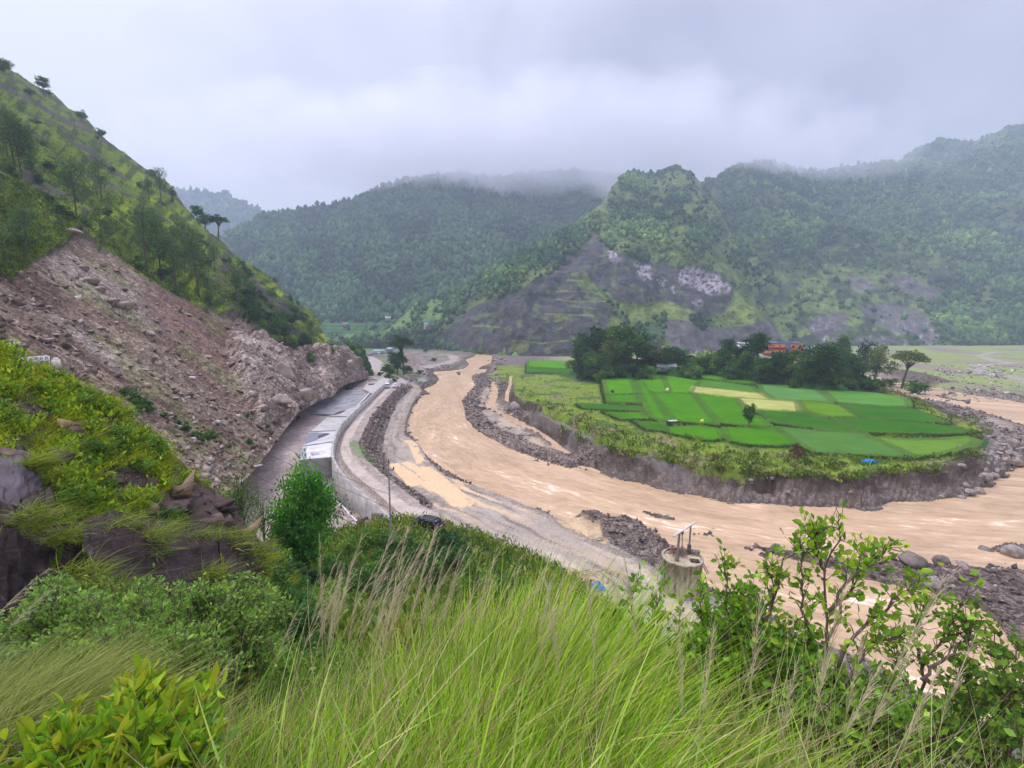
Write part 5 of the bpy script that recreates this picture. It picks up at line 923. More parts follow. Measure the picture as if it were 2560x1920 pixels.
def tree_meshes(kind, seed, cols, nclump=16, nleaf=130, lsz=.055):
    "trunk and crown of a tree one unit tall"
    r = np.random.default_rng(seed); tr = MB(); cl_ = []
    if kind == 'pine':
        bend = r.normal(size=2)*.03; tip = np.array([bend[0], bend[1], .97]); tr.tube([(0, 0, -.05), (bend[0]*.2, bend[1]*.2, .3), (bend[0]*.6, bend[1]*.6, .65), tip], [.018, .014, .010, .003], 6, (.11, .085, .075))
        for k in range(nclump):
            z_ = .42+.55*(k+.5)/nclump; rad = .19*(1-abs((z_-.62)/.42)**1.6)**.5 if abs(z_-.62) < .42 else .04; a_ = r.uniform(0, 6.28); q = np.array([math.cos(a_)*rad*r.uniform(.4, 1), math.sin(a_)*rad*r.uniform(.4, 1), z_])
            cl_.append((q, .085*r.uniform(.8, 1.3), .9)); tr.tube([(bend[0]*z_, bend[1]*z_, z_-.05), q], [.005, .002], 4, (.11, .085, .075), cap=False)
    elif kind == 'conifer':
        tr.tube([(0, 0, -.05), (0, 0, .5), (0, 0, .98)], [.022, .014, .003], 6, (.09, .075, .06))
        for k in range(nclump):
            z_ = .28+.7*(k+.3)/nclump; lvl = round(z_*9)/9; a_ = k*2.4+r.normal()*.3; rad = (.30*(1.02-lvl)**.6)*r.uniform(.5, 1); q = np.array([math.cos(a_)*rad, math.sin(a_)*rad, lvl+.02]); cl_.append((q, .08, .35)); tr.tube([(0, 0, lvl), q], [.006, .002], 4, (.09, .075, .06), cap=False)
    elif kind == 'umbrella':
        tr.tube([(0, 0, -.05), (.02, 0, .3), (.07, 0, .6)], [.03, .024, .016], 7, (.085, .07, .06))
        for k in range(nclump):
            a_ = k*2.4; rad = .34*math.sqrt((k+.5)/nclump); q = np.array([math.cos(a_)*rad+.07, math.sin(a_)*rad, .93-.9*rad*rad+r.normal()*.035]); cl_.append((q, .085, .45)); m_ = np.array([.07+q[0]*.3, q[1]*.35, .72]); tr.tube([(.06, 0, .5+.1*r.random()), m_, q], [.011, .007, .002], 4, (.085, .07, .06), cap=False)
    else:
        wd = .36 if kind == 'round' else .26; zc = .6; hz_ = .36
        if kind == 'bush': wd, zc, hz_ = .55, .5, .48
        tr.tube([(0, 0, -.08), (r.normal()*.02, r.normal()*.02, .2), (r.normal()*.03, r.normal()*.03, .5), (0, 0, .8)], [.032, .024, .015, .004], 7, (.12, .10, .08))
        for k in range(nclump):
            d_ = r.normal(size=3); d_ /= np.linalg.norm(d_); rr_ = r.uniform(.45, .95); q = np.array([d_[0]*wd*rr_, d_[1]*wd*rr_, zc+d_[2]*hz_*rr_]); q = q+r.normal(size=3)*.05; q[2] = max(q[2], .12); cl_.append((q, r.uniform(.07, .20)*(1.2 if kind == 'bush' else 1), .8)); tr.tube([(0, 0, max(.1, q[2]*.55)), q*[.5, .5, .85], q], [.012, .007, .002], 4, (.12, .10, .08), cap=False)
    pos, dr_, cc = [], [], []
    for q, s_, fl in cl_:
        n_ = nleaf; d_ = r.normal(size=(n_, 3)); d_ /= np.linalg.norm(d_, axis=1, keepdims=True); rad = s_*r.uniform(.35, 1.15, (n_, 1)); p_ = q+d_*rad*[1, 1, fl]; pos.append(p_); dr_.append(d_+np.array([0, 0, .25])+r.normal(size=(n_, 3))*.5); base = np.array(cols[r.integers(0, len(cols))])*r.uniform(.75, 1.25); cc.append(base*r.uniform(.75, 1.3, (n_, 1)))
    pos = np.concatenate(pos); cr_ = leafmesh("crown", pos, np.concatenate(dr_), lsz*r.uniform(.6, 1.3, len(pos)), np.concatenate(cc), wid=.7 if kind != 'pine' else .28)
    return tr.mesh("trunk", mBark), cr_
G_dark = [(.035, .095, .028), (.05, .125, .032), (.026, .075, .026)]; G_mid = [(.07, .165, .03), (.10, .21, .035), (.055, .135, .03)]; G_lite = [(.17, .30, .04), (.13, .25, .035)]; G_pine = [(.085, .165, .05), (.115, .20, .06), (.065, .13, .045)]; G_olive = [(.14, .19, .055), (.10, .16, .045)]; G_grey = [(.16, .15, .11), (.12, .13, .08)]
TK = {}
def kindmesh(k, *a, n=2, **kw): TK[k] = [tree_meshes(a[0], 200+len(TK)*10+q, a[1], **kw) for q in range(n)]
kindmesh('pine', 'pine', G_pine, n=4, nclump=20, nleaf=80, lsz=.045); kindmesh('conifer', 'conifer', G_mid, n=1, nclump=44, nleaf=70, lsz=.05); kindmesh('umbrella', 'umbrella', G_olive, n=1, nclump=26, nleaf=70, lsz=.045)
kindmesh('umbdark', 'umbrella', G_dark, n=1, nclump=26, nleaf=90, lsz=.045); kindmesh('dark', 'round', G_dark, n=3, nclump=22, nleaf=130, lsz=.06); kindmesh('mid', 'round', G_mid, n=3, nclump=22, nleaf=130, lsz=.06); kindmesh('tall', 'tall', G_dark, n=2, nclump=18, nleaf=120, lsz=.05)
kindmesh('olive', 'round', G_olive, n=1, nclump=20, nleaf=110, lsz=.055); kindmesh('grey', 'tall', G_grey, n=1, nclump=14, nleaf=60, lsz=.04); kindmesh('bushd', 'bush', G_dark, n=3, nclump=16, nleaf=120, lsz=.09); kindmesh('bushm', 'bush', G_mid, n=3, nclump=16, nleaf=120, lsz=.09); kindmesh('bushl', 'bush', G_lite, n=2, nclump=14, nleaf=110, lsz=.09)
def tree(kind, p, hpx, label, group=None, name="tree", wpx=None, rz=None, lean=0, cat=None, mn=None):
    t_, c_ = random.choice(TK[kind]); d = proj(np.array(p))[2]; h = hpx*d/F; o = empty(name, p, random.uniform(0, 6.3) if rz is None else rz); wf = 1.0
    if wpx: wf = (wpx*d/F)/(h*{'pine': .45, 'conifer': .6, 'tall': .6, 'grey': .6}.get(kind, .85 if not kind.startswith('bush') else 1.15))
    o.scale = (h*wf, h*wf, h); o.rotation_euler[1] = lean
    a = ob("trunk", t_, o); b_ = ob("crown" if name != "bush" else "foliage", c_, o); tag(o, label, cat or ("bush" if name == "bush" else "tree"), group); return o
# pines on the left mountain (base x, base y, top y in the first crop)
PINES = [(475, 1110, 760, "pine with a long bare trunk left of the forked tree on the hillside"), (600, 1020, 770, "round-crowned pine right of the long bare one"), (620, 1230, 1040, "small pine with forked trunk just above the landslip"), (940, 1410, 1050, "leaning tall pine at the left end of the row above the landslip"), (1015, 1440, 1070, "slim straight pine second in the row above the landslip"), (1080, 1450, 1150, "third pine in the row above the landslip"), (1110, 1510, 1200, "pine rooted lowest in the middle of the row above the landslip"), (1128, 1440, 1140, "pine close behind the middle of the row"), (1240, 1560, 1190, "tallest dark pine in the row at the landslip's upper edge"), (1320, 1430, 1260, "short dense pine right of the tallest dark one"), (1445, 1640, 1390, "pine with sparse crown at the right end of the row"), (1280, 1568, 1470, "small crooked sapling under the tallest dark pine"), (990, 1000, 800, "airy tree standing against the sky near the crest"), (912, 1010, 880, "short pine beside the airy crest tree"), (195, 1330, 1000, "dark pine left of the landslip head"), (35, 1380, 1080, "pine at the left edge above the landslip"), (110, 800, 430, "large blurred pine high on the left"), (215, 870, 560, "broad dark pine below the large high one"), (150, 830, 500, "pine squeezed between the two largest on the left"), (60, 700, 480, "pine nearest the left edge high on the slope"), (860, 1270, 1110, "thin pine left of the row above the landslip"), (1060, 960, 900, "small tree on the crest above the two little pines"), (930, 1260, 1080, "pine just behind the left end of the row"), (1180, 1420, 1180, "pine halfway along the row, set back from it")]
for bx_, by_, ty_, lb in PINES:
    q = c1((bx_, by_))[0]; p = lm(q[0], q[1]); tree('pine', p, (by_-ty_)*.4069*1.03, lb, "pines on the left mountain", "pine_tree", wpx=(by_-ty_)*.4069*(.5 if by_-ty_ < 250 else .42), rz=random.uniform(0, 6))
for bx_, by_, ty_, kk, lb in ((1342, 1205, 1088, 'umbdark', "lone flat-topped tree standing off the crest against the far mountain"), (1208, 1100, 1020, 'mid', "upper of the two small trees on the crest"), (1258, 1140, 1062, 'tall', "lower of the two small trees on the crest"), (265, 310, 235, 'mid', "wind-bent tree on the skyline near the top left"), (25, 190, 110, 'mid', "tree at the top left corner of the ridge"), (510, 480, 425, 'mid', "shrubby tree on the skyline left of centre of the ridge"), (625, 590, 540, 'mid', "small tree lower on the left skyline"), (930, 835, 785, 'mid', "low tree on the skyline just above the airy crest tree"), (1060, 960, 910, 'mid', "leafy tree at the shoulder of the crest")):
    q = c1((bx_, by_))[0]; p = lm(q[0], q[1]+3); tree(kk, p, (by_-ty_)*.4069*1.1, lb, None, "tree", wpx=(by_-ty_)*.4069*(1.0 if kk != 'umbdark' else 1.1))
r = np.random.default_rng(31)
def scatter_lm(n_, cond, kinds, h0, h1, label, group, name="bush"):
    okk = np.where(cond & (UU > -40) & (UU < 940))[0]; dd = proj(PL[okk])[2]; w_ = 1/dd**1.0; pk = r.choice(okk, n_, replace=False, p=w_/w_.sum())
    for k in pk: p = PL[k]; d = proj(p)[2]; tree(kinds[r.integers(0, len(kinds))], p-[0, 0, .2], r.uniform(h0, h1)*F/d, label, group, name, wpx=r.uniform(h0, h1)*1.2*F/d)
veg = msl < .1
scatter_lm(62, veg & (UU > 330) & (VV > 420), ['bushm', 'bushd', 'bushm', 'bushl'], 1.8, 4.5, "green bush among those on the lower grassy slope above the landslip", "bushes on the left mountain")
scatter_lm(34, veg & ((UU < 600) & (VV < 620)), ['bushd', 'bushm'], 1.5, 4, "dull green bush among the rocks of the upper left slope", "bushes on the upper left mountain")
nose = sdist(UU, VV, c1((1450, 1400), (1700, 1560), (1900, 1900), (1700, 1900), (1500, 1700), (1400, 1500)), 50) > 0
scatter_lm(34, veg & nose, ['bushd', 'bushm', 'dark', 'bushd'], 2.5, 6, "dense bush on the steep nose of the mountain above the cliff", "bushes on the nose of the left mountain")
for q, s_ in ((c3((560, 420))[0], 26), (c3((600, 440))[0], 26), (c3((640, 470))[0], 26), (c3((600, 480))[0], 22), (c3((660, 500))[0], 22), (c3((700, 550))[0], 26), (c3((715, 580))[0], 24), (c3((680, 540))[0], 22), (c3((540, 390))[0], 20), (c3((235, 500))[0], 26), (c3((360, 480))[0], 16)):
    tree('bushm', lm(q[0], q[1]), s_, "green bush hanging on the edge of the old road bench", "bushes at the old road bench", "bush", wpx=s_)
for q, s_ in (((800, 700), 26), ((860, 740), 26), ((920, 790), 30), ((900, 760), 22), ((1030, 820), 14), ((1120, 850), 14), ((1160, 905), 16), ((1220, 950), 18), ((1280, 960), 20), ((1330, 940), 18), ((1240, 980), 16), ((1550, 1000), 16), ((1520, 840), 12), ((240, 790), 10), ((1700, 470), 14), ((1650, 900), 10)):
    q = c2(q)[0]; tree('bushm', lm(q[0], q[1]), s_, "small green shrub sprouting on the landslip debris", "shrubs on the landslip", "bush", wpx=s_*1.6)

# the wooded knoll and the paddies
KN = [(1470, 917, 838, 62, 'dark', "dark tree near the left end of the wooded knoll"), (1498, 905, 822, 66, 'dark', "tall dark tree second from the left end of the knoll"), (1532, 930, 852, 56, 'olive', "olive-tinged tree in the left part of the knoll"), (1562, 922, 822, 95, 'mid', "broad leafy tree, largest on the left half of the knoll"), (1592, 915, 845, 60, 'dark', "dark tree right of the broad leafy one"), (1618, 845, 792, 28, 'tall', "slender tree with a bare trunk on the small terraces"), (1616, 893, 842, 62, 'dark', "round dark tree below the slender one"), (1641, 882, 808, 40, 'grey', "greyish half-bare tree behind the knoll"), (1666, 880, 828, 38, 'tall', "dark tree with two tiers of foliage right of the grey one"), (1717, 884, 850, 16, 'tall', "tiny tree beside the white stones"), (1455, 935, 862, 60, 'dark', "leftmost dark tree of the knoll"), (1492, 935, 880, 70, 'mid', "low wide tree in front at the left of the knoll"), (1436, 930, 900, 40, 'olive', "low olive shrub tree at the very left foot of the knoll"),
      (1820, 905, 850, 38, 'dark', "round-headed tree left of the white house"), (1891, 912, 838, 62, 'dark', "dark tree between the white and the orange house"), (1846, 912, 868, 44, 'dark', "small dark tree below the white house"), (1802, 935, 882, 58, 'mid', "mid green tree left of the houses"), (1862, 935, 882, 42, 'mid', "bright mid green tree in front of the white house"), (1938, 945, 884, 52, 'dark', "dark tree in front of the orange house"), (1978, 935, 889, 48, 'mid', "tree below the right end of the orange house"), (2062, 952, 866, 95, 'dark', "largest dark tree right of the orange house"), (2022, 945, 890, 60, 'mid', "tree left of the largest dark one"), (2103, 892, 815, 50, 'conifer', "tiered conifer rising above the knoll"), (2155, 955, 862, 38, 'tall', "narrow dark tree near the right end of the knoll"), (2188, 962, 872, 70, 'olive', "lighter round tree at the right end of the knoll"), (2122, 950, 890, 56, 'dark', "dark tree below the conifer"), (2092, 915, 868, 50, 'mid', "tree directly behind the conifer's foot"), (1735, 935, 892, 46, 'mid', "tree in the low middle of the knoll"), (1765, 935, 895, 46, 'dark', "dark tree in the low middle of the knoll"), (1722, 928, 893, 40, 'dark', "dark tree behind the hut"), (1622, 918, 878, 50, 'dark', "dark tree left of the hut"), (1672, 905, 872, 46, 'mid', "tree above the hut"), (1905, 950, 900, 46, 'mid', "low tree in front of the orange house's left end"), (1440, 905, 872, 30, 'mid', "small tree behind the far left of the knoll")]
for u_, vb_, vt_, w_, kk, lb in KN:
    p = hit(u_, vb_); p = p if p[1] < 420 else hit(u_, 925); tree(kk, p, (vb_-vt_)*1.06, lb, "trees on the wooded knoll", wpx=w_*1.1)
nk = 0
while nk < 100:
    u_ = r.uniform(1425, 2215); v_ = r.uniform(893, 955)+22*sstep(1750, 2100, u_); p = hit(u_, v_)
    if p[1] > 400 or (1905 < u_ < 2020 and v_ < 925) or (1860 < u_ < 1900 and v_ < 915) or (1632 < u_ < 1706 and v_ > 902) or sdist(np.array([p[0]]), np.array([p[1]]), kn, 40)[0] < -2: nk += .2; continue
    hh = r.uniform(18, 40); tree(['bushd', 'bushd', 'bushm', 'bushm', 'bushl'][r.integers(0, 5)], p, hh, "leafy bush in the thicket that covers the wooded knoll", "thicket on the knoll", "bush", wpx=hh*1.4); nk += 1
p = hit(1872, 1068); tree('mid', p, 64, "single small tree with a bare trunk standing in the paddies", None, wpx=30)
p = hit(2252, 978); tree('umbrella', p, 100, "airy umbrella-shaped tree with a leaning trunk at the terrace's right corner", None, wpx=88, rz=.2, lean=.12)
p = hit(2290, 992); tree('mid', p, 42, "small bushy tree beside the brown upper channel", None, wpx=54)
p = hit(2225, 972); tree('olive', p, 26, "low shrub by the trunk of the umbrella-shaped tree", None, "bush", wpx=46)
p = hit(994, 936); tree('dark', p, 56, "dark tree by the bend of the valley road", None, wpx=52); tree('umbdark', p+[2, 6, 0], 90, "flat-topped dark tree rising behind the one at the road bend", None, wpx=66)
for u_, v_, s_ in ((975, 934, 22), (1015, 932, 22), (962, 930, 16), (905, 905, 20), (912, 915, 18), (1050, 935, 12), (1010, 905, 12), (1065, 880, 14), (1085, 903, 10), (970, 948, 14), (985, 955, 14), (950, 940, 12)):
    tree('bushd', hit(u_, v_), s_, "dark bush near the bend of the valley road", "bushes by the valley road", "bush", wpx=s_*1.5)
def weeds(name, P_, s0, s1, nl, cols, seed=0, wid=.5, ls=.5, up=.6, mat=None):
    "low plants nobody could count: leaf sprays as one object"
    r = np.random.default_rng(seed); n_ = len(P_); s_ = r.uniform(s0, s1, n_); pos = np.repeat(P_, nl, 0)+r.normal(size=(n_*nl, 3))*np.repeat(s_, nl)[:, None]*[.38, .38, .22]; pos[:, 2] += np.repeat(s_, nl)*.25
    d_ = r.normal(size=(n_*nl, 3)); d_[:, 2] = np.abs(d_[:, 2])+up; c = np.asarray(cols)[np.repeat(r.integers(0, len(cols), n_), nl)]*r.uniform(.65, 1.35, (n_*nl, 1))
    return tag(ob(name, leafmesh(name, pos, d_, np.repeat(s_, nl)*ls*r.uniform(.6, 1.3, n_*nl), c, wid=wid, mat=mat)), kind="stuff")
ww = []
for k in range(90): u_ = r.uniform(2190, 2330); ww.append(hit(u_, 962+(u_-2190)*.42+r.uniform(-6, 16)))
for k in range(160): u_ = r.uniform(1400, 2350); ww.append(hit(u_, cr([(1400, 1068), (1520, 1118), (1710, 1160), (1900, 1184), (2100, 1190), (2350, 1165)], u_)+abs(r.normal())*7))
for k in range(300): u_ = r.uniform(1300, 2330); ww.append(hit(u_, cr([(1300, 985), (1400, 1050), (1520, 1105), (1700, 1150), (1900, 1170), (2100, 1176), (2330, 1150)], u_)-abs(r.normal())*24))
for k in range(110): u_ = r.uniform(2330, 2470); ww.append(hit(u_, r.uniform(1040, 1150)))
ww = np.array(ww); wi = gidx(ww[:, 0], ww[:, 1]); ww = ww[dF[wi] < -1.2]; weeds("terrace_weeds", ww, .5, 1.5, 26, [(.08, .15, .02), (.14, .21, .02), (.19, .24, .03), (.13, .14, .05)], 5)
okk = np.where((K[:, 2] > .5) & (dF < -.3) & (dt > 0) & (Y < 330) & (dk < 0))[0]; kk = r.choice(okk, 5200); weeds("terrace_grass", np.stack([X[kk], Y[kk], Z[kk]], -1), .25, .75, 7, [(.16, .22, .02), (.20, .25, .03), (.10, .15, .02)], 6, .16, .8)
bnd = np.where((dF < -.3) & (dF > -1.1) & (dt > 0))[0]; kk = r.choice(bnd, 5200); weeds("bund_grass", np.stack([X[kk], Y[kk], Z[kk]], -1), .25, .55, 6, [(.035, .085, .012), (.05, .11, .015), (.025, .06, .01)], 7, .3, .7)
vv_ = np.where(veg & (outc < .5) & (UU > -60) & (UU < 940))[0]; dd = proj(PL[vv_])[2]; kk = r.choice(vv_, 15000, p=(1/dd)/np.sum(1/dd)); weeds("mountain_grass", PL[kk], .35, 1.1, 7, [(.11, .17, .012), (.17, .23, .012), (.06, .10, .014), (.03, .06, .014)], 8, .2, .8)
cf = np.where((msl > .5) & (UU > -60))[0]; dd = proj(PL[cf])[2]; kk = r.choice(cf, 400, p=(1/dd)/np.sum(1/dd)); weeds("landslip_weeds", PL[kk], .3, .8, 8, [(.12, .16, .04), (.07, .11, .03)], 9, .3, .6)

# banana plant
def big_leaf_plant(name, p, n_, L_, wd, cols, label, seed, droop=.5, par_h=0):
    r = np.random.default_rng(seed); mb_ = MB(); V, Fc, Cc = [], [], []; off = 0
    for k in range(n_):
        a_ = k*2.4+r.normal()*.2; ns = 6; t = np.linspace(0, 1, ns); up = r.uniform(.6, 1.1); l_ = L_*r.uniform(.7, 1.1); P_ = np.stack([np.cos(a_)*t*l_*.6, np.sin(a_)*t*l_*.6, par_h+l_*(up*t-droop*t*t)], -1); sdv = np.array([-math.sin(a_), math.cos(a_), 0]); w_ = wd*np.sin(np.pi*(t*.9+.08)); V.append(np.concatenate([P_-sdv*w_[:, None], P_+[0, 0, -.04], P_+sdv*w_[:, None]])); i = np.arange(ns-1); Fc.append(np.concatenate([np.stack([i, i+1, i+ns+1, i+ns], -1), np.stack([i+ns, i+ns+1, i+2*ns+1, i+2*ns], -1)])+off); off += 3*ns; Cc.append(np.tile(np.array(cols[k % len(cols)])*r.uniform(.8, 1.2), (3*ns, 1)))
    rt = empty(name, p); ob("leaves", mk("leaves", np.concatenate(V), np.concatenate(Fc), mLeaf, np.concatenate(Cc)), rt); mb_.tube([(0, 0, -.2), (0, 0, par_h*.6+.2), (0, 0, par_h+.3)], [.12, .1, .05], 7, (.12, .14, .05)); mb_.build("stem", mBark, rt); return tag(rt, label, "plant")
big_leaf_plant("banana_plant", hit(1697, 921), 13, 2.6, .3, [(.16, .25, .12), (.10, .2, .08)], "pale green banana-like plant beside the hut", 3, .5, 1.0)

# ---- buildings
def house(name, u_, v_, w_px, h, dp, rz, wall, roofc, label, floors=1, wins=3, roof='shed', p=None, over=.4, cat="house"):
    p = hit(u_, v_) if p is None else np.array(p, float); d = proj(p)[2]; W_ = w_px*d/F; rt = empty(name, (p[0], p[1]+dp/2, p[2]), rz); tag(rt, label, cat); fh = h/floors
    for f_ in range(floors):
        mb_ = MB(); mb_.box((0, 0, fh*(f_+.5)-.15), (W_, dp, fh-.2 if f_ else fh+.3), 0, wall); mb_.build("wall", mCon2, rt)
        if f_ or roof == 'flat': mb_ = MB(); mb_.box((0, 0, fh*(f_+(0 if f_ and roof != 'flat' else 1))-.02), (W_+.7, dp+.7, .14), 0, tuple(np.array(wall)*.85)); mb_.build("floor_slab", mCon2, rt)
        n_ = wins
        for k in range(n_):
            x_ = -W_/2+W_*(k+.5)/n_; door = (f_ == 0 and k == n_//2)
            wf_ = box_part("door" if door else "window", (x_, -dp/2-.02, fh*f_+(1.0 if door else fh*.52)), (min(1.0, W_/n_*.45), .08, 2.0 if door else 1.0), (.13, .05, .03) if door else (.10, .07, .06), mPaint, rt)
            if not door: box_part("pane", (x_, -dp/2-.07, fh*f_+fh*.52), (min(.8, W_/n_*.36), .04, .8), (.03, .035, .045), mGl, wf_)
    if roof == 'gable':
        mb_ = MB(); a_, b_ = W_/2+over, dp/2+over; rh = dp*.28; mb_.add([[-a_, -b_, h-.1], [a_, -b_, h-.1], [a_, 0, h+rh], [-a_, 0, h+rh], [-a_, b_, h-.1], [a_, b_, h-.1], [-a_, -b_, h-.22], [a_, -b_, h-.22], [-a_, b_, h-.22], [a_, b_, h-.22], [-a_, 0, h+rh-.14], [a_, 0, h+rh-.14]], [[0, 1, 2, 3], [3, 2, 5, 4], [6, 10, 11, 7], [10, 8, 9, 11], [0, 6, 7, 1], [4, 5, 9, 8]], roofc); mb_.build("roof", mRoof, rt)
    elif roof == 'shed':
        mb_ = MB(); a_, b_ = W_/2+over, dp/2+over; mb_.add([[-a_, -b_, h], [a_, -b_, h], [a_, b_, h+dp*.18], [-a_, b_, h+dp*.18], [-a_, -b_, h-.12], [a_, -b_, h-.12], [a_, b_, h+dp*.18-.12], [-a_, b_, h+dp*.18-.12]], [[0, 1, 2, 3], [4, 7, 6, 5], [0, 4, 5, 1], [3, 2, 6, 7], [0, 3, 7, 4], [1, 5, 6, 2]], roofc); mb_.build("roof", mRoof, rt)
    return rt, W_
mCon2 = mat_attr("painted_wall", .85, (.85, 1.1), .7); mRoof = mat_attr("sheet_roof", .5, (.75, 1.15), .9, spec=.4)
sal = (.60, .25, .17)
rt, W_ = house("orange_house", 1967, 893, 80, 5.8, 7, -.12, sal, sal, "long salmon-orange two-storey house with blue sheets on its roof", 2, 5, 'flat', p=[*PX(1967, 889, 226)[:2], PX(1967, 889, 226)[2]])
mb_ = MB(); mb_.box((-1, 0, 6.15), (W_*.9, 5.5, .2), 0, (.05, .16, .38)); mb_.box((-W_*.36, -1, 6.4), (2.6, 3.5, .25), .2, (.55, .6, .68)); mb_.box((W_*.3, -1.5, 6.35), (3.5, 3, .2), -.15, (.30, .36, .45)); mb_.build("blue_sheet", mRoof, rt); box_part("stairwell", (.6, -3.6, 3.1), (1.9, .25, 5.4), (.05, .14, .25), mRoof, rt); box_part("balcony_rail", (-W_*.22, -3.95, 3.9), (W_*.5, .1, .9), (.55, .15, .09), mCon2, rt); box_part("roof_shelter", (-W_*.3, 1, 7.1), (6, 3, .12), (.06, .06, .08), mRoof, rt)
for s_ in (-1, 1): box_part("post", (-W_*.3+s_*2.6, 0, 6.6), (.12, .12, 1.1), (.2, .2, .2), mSteel, rt)
p_ = PX(1876, 884, 240); rt, W2 = house("white_house", 1876, 884, 42, 5.6, 6, .05, (.62, .62, .64), (.5, .5, .52), "white house with grey sheet roof hidden behind the dark tree", 2, 3, 'shed', p=[p_[0], p_[1], p_[2]-1])
p_ = PX(2016, 888, 226); rt, W2 = house("dark_shed", 2016, 888, 24, 3.2, 4, -.1, (.09, .11, .10), (.06, .065, .07), "dark shed with pointed roof at the right end of the orange house", 1, 1, 'gable', p=[p_[0], p_[1], p_[2]-1], cat="shed")
rt, W2 = house("farm_hut", 1668, 934, 46, 2.5, 4.5, -.08, (.36, .37, .38), (.40, .42, .45), "small grey hut with metal roof at the back of the paddies", 1, 2, 'gable', cat="hut"); box_part("awning", (-.6, -3.0, 1.6), (4.2, 1.6, .08), (.6, .62, .65), mRoof, rt)
rt, W2 = house("green_roofed_shed", 945, 886, 26, 3.4, 7, 0, (.32, .35, .38), (.22, .36, .34), "shed with pale green roof beside the upper valley road", 1, 3, 'shed', cat="shed"); rt, W2 = house("blue_grey_shed", 973, 884, 13, 5.0, 6, 0, (.14, .19, .24), (.34, .42, .48), "narrow blue-grey shed right of the green-roofed one", 1, 1, 'shed', cat="shed")
mb_ = MB(); pA, pB = hit(902, 889), hit(955, 889); L_ = np.linalg.norm(pB-pA); rt = empty("sheet_fence", (pA+pB)/2, math.atan2(pB[1]-pA[1], pB[0]-pA[0])); tag(rt, "bluish sheet fence below the sheds by the road", "fence"); box_part("sheet", (0, 0, 1.2), (L_, .08, 2.2), (.24, .27, .32), mRoof, rt); [box_part("post", (x_, .1, 1.3), (.14, .14, 2.6), (.15, .15, .15), mSteel, rt) for x_ in np.linspace(-L_/2, L_/2, 7)]; box_part("bright_sheet", (L_*.34, -.08, 1.3), (L_*.16, .05, 2.0), (.65, .68, .72), mRoof, rt); box_part("turquoise_sheet", (-L_*.3, -.08, 1.2), (L_*.2, .05, 1.4), (.1, .36, .46), mRoof, rt)
# houses across the valley, on the far hillsides
def farp(objname, u_, v_):
    o = bpy.data.objects[objname]; me = o.data; co_ = np.zeros(len(me.vertices)*3, np.float32); me.vertices.foreach_get("co", co_); co_ = co_.reshape(-1, 3); a_, b_, d_ = proj(co_); m = (abs(a_-u_) < 8) & (abs(b_-v_) < 8); i_ = np.where(m)[0]; k = i_[np.argmin((a_[i_]-u_)**2+(b_[i_]-v_)**2)]; return co_[k].astype(float)
def fhouse(objn, u_, v_, w_, h_, wall, roofc, lb, **kw): p = farp(objn, u_, v_); return house("farmhouse", u_, v_, w_, h_, 6, 0, wall, roofc, lb, p=p+[0, -4, -.5], **kw)
fhouse("landslide_mountain", 1068, 822, 13, 7.5, (.62, .56, .54), (.08, .2, .5), "white and pink farmhouse with blue roof above the river bend", floors=2, wins=2, roof='shed')
rt, W2 = fhouse("landslide_mountain", 1082, 822, 17, 7, (.24, .23, .22), (.2, .2, .2), "grey unfinished concrete building beside the blue-roofed farmhouse", floors=2, wins=4, roof='flat')
fhouse("mid_mountain", 972, 801, 13, 5, (.33, .31, .31), (.42, .42, .45), "grey-roofed farmhouse high on the green terraces", roof='gable', wins=2); fhouse("mid_mountain", 865, 817, 13, 5, (.26, .17, .17), (.2, .17, .17), "brown farmhouse among trees at the left of the terraces", roof='gable', wins=2)
# white letters standing on the far terrace
p = farp("landslide_mountain", 1022, 834) if False else farp("mid_mountain", 1022, 834); tx = bpy.data.curves.new("hillside_letters", 'FONT'); tx.body = "KALIKOT"; tx.extrude = .3; tx.align_x = 'CENTER'; to_ = bpy.data.objects.new("hillside_letters", tx); COL.objects.link(to_); d = proj(p)[2]; s_ = 22*d/F/4.3; to_.scale = (s_, s_*1.25, s_); to_.rotation_euler = (R_(90), 0, 0); to_.location = p+[0, -10, 1.5]; m, n, b = mat_new("white_letter_paint"); b.inputs['Base Color'].default_value = (.8, .8, .8, 1); tx.materials.append(m); bpy.context.view_layer.update(); ml_ = bpy.data.meshes.new_from_object(to_); to2 = bpy.data.objects.new("hillside_letters", ml_); to2.matrix_world = to_.matrix_world.copy(); bpy.data.objects.remove(to_); to2.name = "hillside_letters"; COL.objects.link(to2); tag(to2, "row of big white letters standing on the far green terrace", "letters")
# old road bench: broken end on the right, guard rail on the left
p = lm(868, 872); rt = empty("broken_road_end", p+[2, 4, -.6], R_(-8)); tag(rt, "broken end of the old road sticking out over the cliff", "road remnant"); mb_ = MB(); mb_.box((0, 0, 0), (7.5, 9, 1.2), 0, (.30, .28, .28)); mb_.build("deck", mConD, rt); [box_part("guard_post", (3.4, y_, 1.0), (.3, .3, .9), (.62, .6, .56), mCon, rt) for y_ in (-3.5, -1.2, 1.2, 3.5)]
pA, pB = lm(60, 908), lm(128, 906); rt = empty("guard_rail", (pA+pB)/2+[0, 0, .3], math.atan2(pB[1]-pA[1], pB[0]-pA[0])); L_ = np.linalg.norm(pB-pA); tag(rt, "white-painted roadside barrier left standing on the old bench", "barrier"); box_part("rail", (0, 0, .8), (L_, .15, .3), (.7, .7, .68), mCon2, rt); box_part("lower_rail", (0, 0, .3), (L_, .15, .2), (.55, .55, .52), mCon2, rt); [box_part("post", (x_, 0, .35), (.25, .3, 1.1), (.62, .62, .6), mCon2, rt) for x_ in np.linspace(-L_/2, L_/2, 6)]
